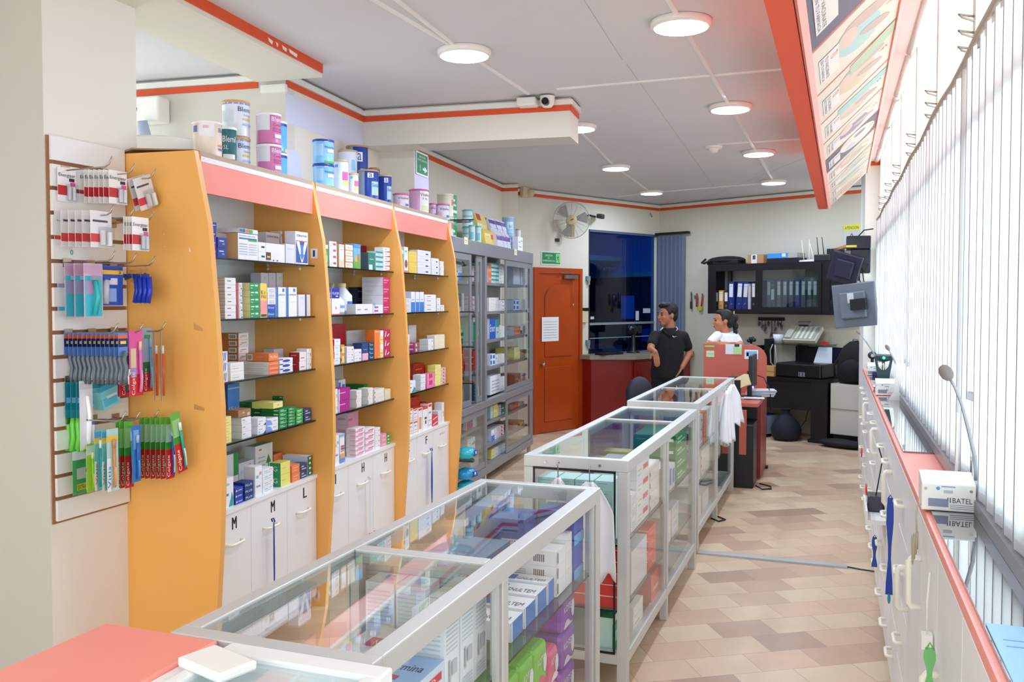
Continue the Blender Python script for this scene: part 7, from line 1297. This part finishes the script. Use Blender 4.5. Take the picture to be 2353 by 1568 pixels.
# webcam and clutter at the end of the window counter
O('webcam', MB().lathe([(0, 0), (.03, 0), (.025, .02), (.012, .03), (.012, .10)], BLK, 14).ell((0, 0, .13), .035, .03, .032, C_('2A2E34')).cyl((0, -.035, .13), .014, .01, STEEL, 'y', 12), 'small dark webcam on a stand at the end of the window counter', 'webcam', RW, .30, 7.72, CH + .0065)
for i, (c, y) in enumerate((('D83A50', 7.48), ('24305A', 7.38), ('C8CCD4', 7.55))): O('small_packet', MB().box(-.03, .03, -.03, .03, 0, .03, C_(c)), ('small red packet at the far end of the window counter', 'small navy packet at the far end of the window counter', 'small pale packet at the far end of the window counter')[i], 'packet', RW, .285 + .03 * (i % 2), y - .1 * i, CH + .007)
# ---------------------------------------------------------------- coral partition with desk
px0 = M0.aty(1618, 800, 9.06).x
r = T('partition_desk', 'coral partition with rounded corner and red desk side', 'partition', M0, px0, 9.03, 0)
pw = -.684 - px0; rad = .14; out = [(0, .42), (0, 1.212), (pw - rad, 1.205)] + [(pw - rad + rad * math.sin(t), 1.205 - rad + rad * math.cos(t)) for t in [math.pi / 2 * i / 8 for i in range(1, 9)]] + [(pw, .42)]
CO = mat('coral_partition', 'BD604E', .5); DR = mat('deep_red_laminate', '8A1812', .35, noise=.15)
P('partition_board', MB().prism(out, 1, 0, .03, CO), r); P('lower_panel', MB().box(0, pw, 0, .03, .0, .42, DR), r); P('foot', MB().box(.25, pw + .02, -.03, .05, 0, .02, BLK), r)
P('desk_top', MB().box(.05, pw, -.90, -.002, .70, .735, CO), r, bev=.004); P('desk_side', MB().box(pw - .03, pw, -.62, -.002, .02, .70, DR), r); P('desk_front', MB().box(.1, pw - .03, -.62, -.60, .05, .70, C_('0C0C12')), r)
def sticky(name, lb, x0, x1, y0, y1, c, extra=()):
    a = M0.aty(x0, y0, 9.025); b_ = M0.aty(x1, y1, 9.025); mb = MB().box(0, b_.x - a.x, 0, .002, b_.z - a.z, 0, C_(c))
    for e in extra: mb.box(e[0] * (b_.x - a.x), e[1] * (b_.x - a.x), -.002, 0, (b_.z - a.z) * (1 - e[2]), (b_.z - a.z) * (1 - e[3]), C_(e[4]))
    O(name, mb, lb, 'note', M0, a.x, 9.0265, a.z)
sticky('sticky_note', 'narrow bright green strip at the top of the coral partition', 1620, 1641, 794, 798, '8CD860'); sticky('sticky_note', 'pale green note below the bright green strip', 1623, 1641, 806, 821, 'B8DCAC', [(.15, .85, .5, .56, '8AB88A')])
sticky('paper_notice', 'white sheet with green note and black clip on the coral partition', 1667, 1704, 791, 815, 'D6DCE4', [(.48, .98, 0, .72, 'A8D890'), (.56, .86, .75, 1, '14181A')]); sticky('photo_card', 'card with a blue picture in the corner of the coral partition', 1711, 1742, 804, 826, 'DCE4EA', [(.1, .9, .3, .85, '7AB4DC'), (.15, .3, .1, .7, 'E8ECEE')])
zt = .736; dx = lambda px, y: M0.aty(px, 900, y).x
r = T('computer_monitor', 'dark monitor seen edge on, standing on the partition desk', 'monitor', M0, dx(1730, 8.62), 8.62, zt, R_(89))
P('screen', MB().box(-.20, .20, -.015, .02, .10, .40, C_('15181E')), r, bev=.006); P('stand', MB().box(-.03, .03, .01, .05, .01, .25, C_('15181E')).lathe([(0, 0), (.12, 0), (.11, .012), (0, .014)], C_('15181E'), 20, (0, .03, 0)), r); P('power_light', MB().ell((-.19, -.02, .115), .012, .008, .01, mat('blue_led', '4050FF', emit=6)), r, 'glowing blue light')
O('monitor_cable', MB().tube([(0, 0, .2), (.06, 0, .18), (.12, -.02, .05), (.13, -.03, -.12)], .005, BLK, 6), 'black cable hanging behind the partition desk monitor', 'cable', M0, dx(1733, 8.62) + .02, 8.72, zt)
for i, (a, y, z, rz, lb) in enumerate(((1745, 8.78, .0, .2, 'loose stack of white papers on the partition desk behind the monitor'), (1722, 8.50, 0, -.1, 'thin papers under the edge of the partition desk monitor'))):
    mb = MB()
    for k in range(7): mb.obox((.004 * k, -.003 * k, .006 + .009 * k), .24, .2, .006, C_(('E4E8F2', 'D8DCEC', 'C9D0E6')[k % 3]), .05 * (k % 3))
    if i: mb = MB().obox((0, 0, .004), .2, .12, .007, C_('E8EAF2')).obox((.05, -.03, .012), .18, .1, .006, C_('F2F2F4'), .2)
    O('paper_stack', mb, lb, 'papers', M0, dx(a, y), y, zt + .0005 + z, rz)
r = T('card_fan', 'fan of cream envelopes in a dark holder on the partition desk', 'envelopes', M0, dx(1697, 8.40), 8.40, zt)
P('holder', MB().box(-.05, .02, -.03, .03, 0, .18, BLK).ell((-.05, 0, .19), .05, .03, .03, BLK), r)
for k in range(6): P('envelope', MB().obox((.03 + .004 * k, -.02 + .008 * k, .17), .11, .003, .10, C_('E8DDB0'), .1, 0, -.5 + .05 * k), r)
r = T('computer_tower', 'black computer tower on the floor beside the far glass counter', 'computer', M0, -.80, 8.0, 0)
P('case', MB().box(-.10, .09, 0, .40, 0, .56, C_('08080C', .4)), r, bev=.01); P('coral_desk_leg', MB().box(-.03, .03, -.03, -.004, .30, .69, CO), r, 'coral wooden strip')
O('floor_cable', MB().tube([(0, 0, .03), (.06, -.03, .008), (.13, .02, .008), (.12, .12, .008), (.02, .15, .02)], .006, BLK, 6), 'black cable looping on the floor beside the computer tower', 'cable', M0, -.69, 8.0, 0)
O('floor_cable', MB().tube([(0, 0, .02), (.06, -.02, .007), (.1, .05, .007), (.03, .12, .01)], .006, BLK, 6), 'black cable loop under the far glass counter', 'cable', M0, -.9, 6.72, 0)
# ---------------------------------------------------------------- reception counter in front of the blue window
r = T('reception_counter', 'dark red wooden counter with grey stone top under the blue window', 'counter', B, .0, -1.52, 0)
top = [(0, -.20), (.34, .14), (.34, 1.48), (0, 1.48)]; STN = mat('grey_stone_top', '8E887A', .35, noise=.2, nscale=30)
P('stone_top', MB().prism([(0.002, -.20), (.22, -.20), (.62, .22), (.62, 1.50), (0.002, 1.50)], 2, .895, .95, STN), r, bev=.006)
P('cupboard_body', MB().prism([(0.002, -.15), (.20, -.15), (.56, .22), (.56, 1.49), (0.002, 1.49)], 2, 0, .894, REDD), r)
for a, b_ in ((.26, .64), (.67, 1.05), (1.08, 1.46)):
    d_ = P('cupboard_door', MB().box(.561, .575, a, b_, .06, .86, REDD), r, bev=.004); ar = [(a + .06, .12), (b_ - .06, .12), (b_ - .06, .72)] + [((a + b_) / 2 + (b_ - a - .12) / 2 * math.cos(t), .72 + .07 * math.sin(t)) for t in [math.pi * i / 8 for i in range(9)]]
    P('raised_panel', MB().prism(ar, 0, .575, .582, REDD), d_, bev=.003)
def wq(px, py, x): q = B.atx(px, py, x); return q
r = T('desk_camera', 'black camera shaped device on a stand on the reception counter', 'camera', B, .25, wq(1455, 800, .25).y, .951)
P('stand', MB().lathe([(0, 0), (.09, 0), (.085, .015), (.03, .03), (.025, .26)], BLK, 18), r); P('device_head', MB().ell((0, -.02, .31), .07, .10, .07, C_('0C0E14', .3)).box(-.05, .05, .04, .12, .26, .36, BLK), r); P('lens', MB().cyl((.05, -.06, .31), .03, .03, BLKG, 'x', 14), r)
O('wall_paper', MB().box(0, .004, 0, .12, 0, .19, C_('B8C0CC')), 'pale sheet leaning against the blue window behind the camera device', 'paper', B, -.06, -.62, 1.32) if 0 else None
for (px, py, w_, h_, lb) in ((1461, 715, .07, .13, 'tall white sheet stuck on the blue window'), (1478, 709, .16, .065, 'wide white card stuck on the blue window'), (1357, 728, .07, .035, 'small white card stuck low on the blue window')):
    q = B.atx(px, py, -.066); O('window_card', MB().box(0, .003, 0, w_, -h_, 0, C_('C4CAD6')), lb, 'card', B, -.0695, q.y, q.z)
O('counter_keyboard', MB().box(-.07, .07, -.2, .2, 0, .025, BLK), 'black keyboard on the reception counter in front of the standing man', 'keyboard', B, .3, wq(1400, 812, .3).y, .951)
r = T('office_chair', 'dark office chair back between the far counter and the man', 'chair', M0, (Vector((FW.x, FW.y, 0)).normalized() * 8.75 + RT * ((1470 - CX) / F_PX * 8.75)).x, (Vector((FW.x, FW.y, 0)).normalized() * 8.75 + RT * ((1470 - CX) / F_PX * 8.75)).y, 0, .5)
P('backrest', MB().ell((0, 0, .72), .14, .045, .18, C_('1A2230', .5)), r); P('seat', MB().ell((0, .22, .47), .22, .22, .05, C_('14161C', .6)), r); P('column', MB().cyl((0, .22, .06), .03, .38, BLK), r)
for k in range(5): t = k * 1.2566; P('leg', MB().tube([(0, .22, .08), (.24 * math.cos(t), .22 + .24 * math.sin(t), .03)], .018, BLK), r)
# ================================================================ people
SKIN = mat('warm_skin', 'AC7050', .55); SKIN2 = mat('warm_skin_light', 'BE7C58', .55); LIP = mat('lip', '9A4A40', .5); HAIR = mat('black_hair', '0B0908', .6, bump=.4, nscale=60)
BLKC = mat('black_knit', '090A0D', .85, bump=.15, nscale=90); BLKT = mat('black_trousers', '08080A', .85); WHC = mat('white_shirt_cotton', 'E9EAF0', .85, bump=.1, nscale=60)
def cap_(mb, p0, r0, p1, r1, m, n=5):
    p0, p1 = Vector(p0), Vector(p1)
    for i in range(n + 1): t = i / n; r_ = r0 + (r1 - r0) * t; mb.ell(p0.lerp(p1, t), r_, r_, r_, m, 12, 8)
    d = (p1 - p0)
    if d.length > 1e-4: mb.tube([p0, p1], [r0, r1], m, 14)
def solid(name, mb, vox, parent, smooth=6, label=None, matfn=None):
    """fuse overlapping volumes into one continuous skin"""
    me = mb.mesh(name); o = bpy.data.objects.new(name, me); COL.objects.link(o)
    rm = o.modifiers.new('fuse', 'REMESH'); rm.mode = 'VOXEL'; rm.voxel_size = vox; rm.use_smooth_shade = True
    sm = o.modifiers.new('soft', 'SMOOTH'); sm.factor = .5; sm.iterations = smooth
    dg = bpy.context.evaluated_depsgraph_get(); me2 = bpy.data.meshes.new_from_object(o.evaluated_get(dg)); bpy.data.objects.remove(o)
    me2.materials.clear()
    for m in mb.mats: me2.materials.append(m)
    if matfn:
        for p in me2.polygons: p.material_index = matfn(p.center)
    else:
        for p in me2.polygons: p.material_index = 0
    for p in me2.polygons: p.use_smooth = True
    o2 = bpy.data.objects.new(name, me2); COL.objects.link(o2)
    if parent: o2.parent = parent
    if label: o2['label'] = label
    return o2
def head(mb, c, ang, s, m, tilt=0.):
    H = Matrix.Translation(c) @ Matrix.Rotation(ang, 4, 'Z') @ Matrix.Rotation(tilt, 4, 'Y') @ Matrix.Scale(s, 4); rot = (Matrix.Rotation(ang, 3, 'Z') @ Matrix.Rotation(tilt, 3, 'Y'))
    def e(p, rx, ry, rz): mb.ell(H @ Vector(p), rx * s, ry * s, rz * s, m, 16, 10, rot)
    e((-.01, 0, .025), .092, .074, .088); e((.022, 0, -.028), .068, .062, .078); e((.05, 0, -.088), .034, .034, .026); e((.02, 0, -.07), .055, .05, .035)
    e((.092, 0, -.018), .018, .011, .026); e((.104, 0, -.032), .012, .013, .011); e((.085, 0, .012), .012, .03, .012); e((.088, 0, -.060), .010, .022, .006); e((.086, 0, -.070), .010, .020, .006)
    for sd in (-1, 1): e((-.012, sd * .074, -.012), .018, .009, .030); e((.065, sd * .032, -.025), .02, .022, .022)
    return H, rot
def hand(mb, wrist, d, side, s, m, curl=.5, nrm=Vector((0, 0, -1))):
    d = Vector(d).normalized(); side = Vector(side).normalized(); w_ = Vector(wrist)
    for i in range(4):
        t = (-.027 + .018 * i) * s; cap_(mb, w_ + side * t * .5, .014 * s, w_ + d * .08 * s + side * t, .0105 * s, m, 3)
        L = (.068, .078, .074, .058)[i] * s; b = w_ + d * .085 * s + side * t; k1 = b + (d * (1 - curl * .4) + nrm * curl * .5).normalized() * L * .5; k2 = k1 + (d * (1 - curl) + nrm * curl).normalized() * L * .5
        cap_(mb, b, .0092 * s, k1, .0085 * s, m, 3); cap_(mb, k1, .0085 * s, k2, .007 * s, m, 3)
    a = w_ + d * .02 * s - side * .025 * s; k1 = a + (d * .6 - side * .8).normalized() * .04 * s; k2 = k1 + (d * .95 - side * .2).normalized() * .032 * s
    cap_(mb, a, .013 * s, k1, .0105 * s, m, 3); cap_(mb, k1, .0105 * s, k2, .0085 * s, m, 3)
def face_bits(root, H, rot, s, brow=True):
    for sd in (-1, 1):
        P('eye', MB().ell(H @ Vector((.083, sd * .030, .002)), .008 * s, .012 * s, .0055 * s, C_('2A1C18'), 10, 6, rot), root)
        if brow: P('eyebrow', MB().ell(H @ Vector((.088, sd * .032, .022)), .006 * s, .02 * s, .0045 * s, HAIR, 10, 6, rot), root)
    P('lips', MB().ell(H @ Vector((.093, 0, -.062)), .0085 * s, .021 * s, .0045 * s, LIP, 12, 6, rot).ell(H @ Vector((.091, 0, -.070)), .0085 * s, .018 * s, .005 * s, LIP, 12, 6, rot), root)
CAMF = lambda dep, px: (EYEP + (FW / math.cos(PITCH)).normalized() * dep + RT * ((px - CX) / F_PX * dep))
def person_root(label, px, dep):
    hf = Vector((FW.x, FW.y, 0)).normalized(); p = Vector((0, 0, 0)) + hf * dep + RT * ((px - CX) / F_PX * dep)
    r = bpy.data.objects.new('person', None); COL.objects.link(r); r.location = (p.x, p.y, 0); r.rotation_euler = (0, 0, YAW); props(r, label, 'person'); LABELS.setdefault(label, []).append('person'); return r
# --- the man: local x = picture right, y = away, z = up
D1 = 10.35; K1 = F_PX / D1
g = lambda px, py, y=0.: Vector(((px - 1535) / K1, y, EYE - (py - 690) / K1))
man = person_root('person in a black polo shirt leaning on the reception counter, looking sideways', 1535, D1)
mb = MB(); hc = g(1533, 724); H, rot = head(mb, hc, R_(205), 1.14, SKIN, 0)
cap_(mb, hc + Vector((.025, .01, -.05)), .062, g(1541, 768, .02), .062, SKIN); 
sL, sR = g(1504, 772, -.02), g(1573, 774, .06)
eL, wL = g(1490, 800, -.16), g(1497, 806, -.30); eR, wR = g(1589, 812, .10), g(1566, 843, -.06)
cap_(mb, sL, .052, eL, .042, SKIN); cap_(mb, eL, .041, wL, .028, SKIN); cap_(mb, sR, .055, eR, .043, SKIN); cap_(mb, eR, .042, wR, .030, SKIN)
hand(mb, wL, (.12, -.15, -.9), (1, -.2, 0), 1.05, SKIN, .25, Vector((0, 1, 0))); hand(mb, wR, (-.55, -.2, -.75), (.3, -1, 0), 1.0, SKIN, .5, Vector((-.5, .3, -.4)))
cap_(mb, g(1540, 790, .05), .085, g(1535, 845, .05), .085, SKIN); 
for sx in (-.09, .09): cap_(mb, Vector((sx * .6, .05, .95)), .06, Vector((sx, .05, .80)), .07, SKIN); cap_(mb, Vector((sx, .05, .80)), .07, Vector((sx * 1.1, .0, .46)), .05, SKIN); cap_(mb, Vector((sx * 1.1, 0, .46)), .056, Vector((sx * 1.2, .04, .08)), .04, SKIN); cap_(mb, Vector((sx * 1.2, .04, .05)), .04, Vector((sx * 1.3 - .04, -.1, .035)), .034, SKIN)
solid('body', mb, .0075, man); face_bits(man, H, rot, 1.14)
mb = MB()
def torso(mb, pts, m):
    for (a, b) in zip(pts, pts[1:]):
        for k in range(7): t = k / 7; mb.ell(a[0].lerp(b[0], t), a[1] + (b[1] - a[1]) * t, a[2] + (b[2] - a[2]) * t, a[3] + (b[3] - a[3]) * t, m, 20, 12)
torso(mb, [(g(1541, 758, .02), .085, .085, .035), (g(1538, 777, .02), .17, .11, .06), (g(1537, 800, .02), .19, .125, .09), (g(1535, 830, .02), .182, .13, .09), (g(1533, 858, .02), .19, .135, .09), (g(1533, 864, .02), .19, .135, .09)], BLKC)
cap_(mb, sL + Vector((0, 0, .0)), .062, sL.lerp(eL, .60), .060, BLKC); cap_(mb, sR, .065, sR.lerp(eR, .62), .063, BLKC)
cap_(mb, g(1512, 775), .07, g(1540, 770, .02), .08, BLKC); cap_(mb, g(1567, 776, .04), .075, g(1540, 770, .02), .08, BLKC)
solid('polo_shirt', mb, .009, man, 4)
P('collar', MB().tube([g(1521, 757, -.04), g(1526, 764, -.08), g(1535, 771, -.105), g(1546, 766, -.08), g(1553, 757, -.02)], .013, BLKC).tube([g(1515, 759, -.07), g(1521, 753, -.07)], .006, WHC).tube([g(1553, 751, -.03), g(1556, 755, -.03), g(1553, 760, -.05)], .005, WHC), man, 'black collar with white tipping')
cl = g(1542, 773, -.108); P('chest_emblem', MB().poly([cl + Vector((0, 0, .0)), cl + Vector((.012, -.001, -.008)), cl + Vector((.055, -.004, .004)), cl + Vector((.014, -.001, -.001)), cl + Vector((.004, 0, .012)), cl + Vector((-.002, 0, .006))], C_('F4F4F4')), man, 'small white curved chest mark')
mb = MB()
mb.ell((0, .02, .84), .19, .13, .12, BLKT, 18, 10)
for sx in (-.09, .09): cap_(mb, Vector((sx, .04, .84)), .105, Vector((sx * 1.1, .0, .46)), .078, BLKT); cap_(mb, Vector((sx * 1.1, 0, .46)), .076, Vector((sx * 1.2, .04, .09)), .062, BLKT)
solid('trousers', mb, .012, man, 4)
mb = MB()
for sx in (-.09, .09): cap_(mb, Vector((sx * 1.2, .05, .045)), .045, Vector((sx * 1.3 - .04, -.12, .035)), .036, BLK)
solid('shoes', mb, .01, man, 3)
mb = MB(); R3 = rot
mb.ell(H @ Vector((-.026, 0, .050)), .108, .095, .092, HAIR, 18, 12, R3).ell(H @ Vector((-.06, 0, .0)), .064, .084, .095, HAIR, 18, 12, R3).ell(H @ Vector((.030, 0, .100)), .066, .072, .034, HAIR, 16, 10, R3).ell(H @ Vector((.055, -.01, .092)), .038, .054, .028, HAIR, 16, 10, R3)
for sd in (-1, 1): mb.ell(H @ Vector((.012, sd * .066, .03)), .026, .012, .035, HAIR, 12, 8, R3)
solid('hair', mb, .006, man, 2)
# --- the woman behind the coral partition
D2 = 9.35; K2 = F_PX / D2
g = lambda px, py, y=0.: Vector(((px - 1665) / K2, y, EYE - (py - 690) / K2))
wom = person_root('person in a white short sleeved shirt resting folded arms on the coral partition', 1665, D2)
mb = MB(); hc = g(1661, 737); H, rot = head(mb, hc, R_(178), .97, SKIN2, 0)
cap_(mb, hc + Vector((.015, .0, -.05)), .045, g(1668, 772, .02), .052, SKIN2)
sL, sR = g(1646, 772, -.06), g(1690, 774, .08)
eL, wL = g(1621, 792, -.12), g(1655, 791, -.24); eR, wR = g(1699, 795, -.06), g(1640, 788, -.21)
cap_(mb, sL, .046, eL, .038, SKIN2); cap_(mb, eL, .037, wL, .026, SKIN2); cap_(mb, sR, .048, eR, .04, SKIN2); cap_(mb, eR, .038, wR, .025, SKIN2)
hand(mb, wL, (1, .1, .05), (0, 0, 1), .9, SKIN2, .3, Vector((0, .4, -.6))); hand(mb, wR, (-1, .2, -.1), (0, 0, 1), .9, SKIN2, .4, Vector((0, .5, -.6)))
cap_(mb, g(1670, 795, .06), .10, g(1672, 850, .08), .11, SKIN2); cap_(mb, g(1668, 776, .0), .055, g(1664, 800, -.02), .06, SKIN2)
for sx in (-.08, .08): cap_(mb, Vector((sx, .12, .82)), .09, Vector((sx, .08, .45)), .058, SKIN2); cap_(mb, Vector((sx, .08, .45)), .055, Vector((sx, .12, .07)), .038, SKIN2); cap_(mb, Vector((sx, .12, .04)), .036, Vector((sx - .02, -.0, .03)), .03, SKIN2)
solid('body', mb, .0075, wom); face_bits(wom, H, rot, .97)
mb = MB(); torso(mb, [(g(1668, 774, .03), .145, .11, .05), (g(1670, 790, .03), .155, .13, .08), (g(1672, 800, .06), .155, .13, .12), (g(1672, 835, .08), .16, .14, .14), (g(1673, 870, .1), .18, .15, .12)], WHC)
cap_(mb, sL, .053, sL.lerp(eL, .60), .050, WHC); cap_(mb, sR, .058, sR.lerp(eR, .60), .054, WHC); cap_(mb, g(1652, 778, .0), .05, g(1686, 778, .07), .055, WHC)
solid('shirt', mb, .009, wom, 3)
P('collar', MB().poly([g(1656, 768, -.075), g(1648, 776, -.09), g(1656, 792, -.125), g(1661, 790, -.12)], WHC).poly([g(1680, 764, -.03), g(1690, 772, -.02), g(1672, 788, -.09), g(1664, 792, -.11), g(1668, 782, -.09)], WHC), wom, 'open white shirt collar')
mb = MB(); mb.ell((.02, .1, .84), .19, .15, .14, C_('DDDEE4'), 18, 10)
for sx in (-.08, .08): cap_(mb, Vector((sx, .12, .82)), .105, Vector((sx, .08, .45)), .075, C_('DDDEE4')); cap_(mb, Vector((sx, .08, .45)), .072, Vector((sx, .12, .09)), .06, C_('DDDEE4'))
solid('trousers', mb, .012, wom, 4)
mb = MB()
for sx in (-.08, .08): cap_(mb, Vector((sx, .13, .04)), .042, Vector((sx - .02, -.02, .03)), .034, WHT)
solid('shoes', mb, .01, wom, 3)
mb = MB(); s = .97
mb.ell(H @ Vector((-.026, 0, .045)), .090 * s, .082 * s, .080 * s, HAIR, 18, 12, rot).ell(H @ Vector((-.07, 0, .0)), .058 * s, .072 * s, .085 * s, HAIR, 18, 12, rot).ell(H @ Vector((.02, 0, .088)), .055 * s, .06 * s, .028 * s, HAIR, 16, 10, rot).ell(H @ Vector((-.125, 0, .03)), .042 * s, .045 * s, .045 * s, HAIR, 14, 10, rot)
for sd in (-1, 1): mb.ell(H @ Vector((-.005, sd * .064, .025)), .035 * s, .014 * s, .04 * s, HAIR, 12, 8, rot)
pz = [g(1688, 736, .02), g(1693, 750, .03), g(1692, 764, .03), g(1694, 776, .05)]
for i, p in enumerate(pz): mb.ell(p, .030 - .003 * i, .028, .038, HAIR, 12, 8)
cap_(mb, pz[0], .026, pz[-1], .018, HAIR)
solid('hair', mb, .006, wom, 2); P('hair_clip', MB().obox(g(1684, 718, -.045), .010, .006, .03, C_('D8B890')), wom, 'pale hair clip')
# second man's folded elbow seen behind the polo shirt: a dark bag strap on the counter edge
O('dark_bag', MB().ell((0, 0, .06), .12, .09, .07, C_('07080A', .6)).tube([(-.06, 0, .1), (0, 0, .17), (.06, 0, .1)], .01, C_('07080A', .6)), 'dark bag on the reception counter behind the standing man', 'bag', B, .32, -.28, .951)
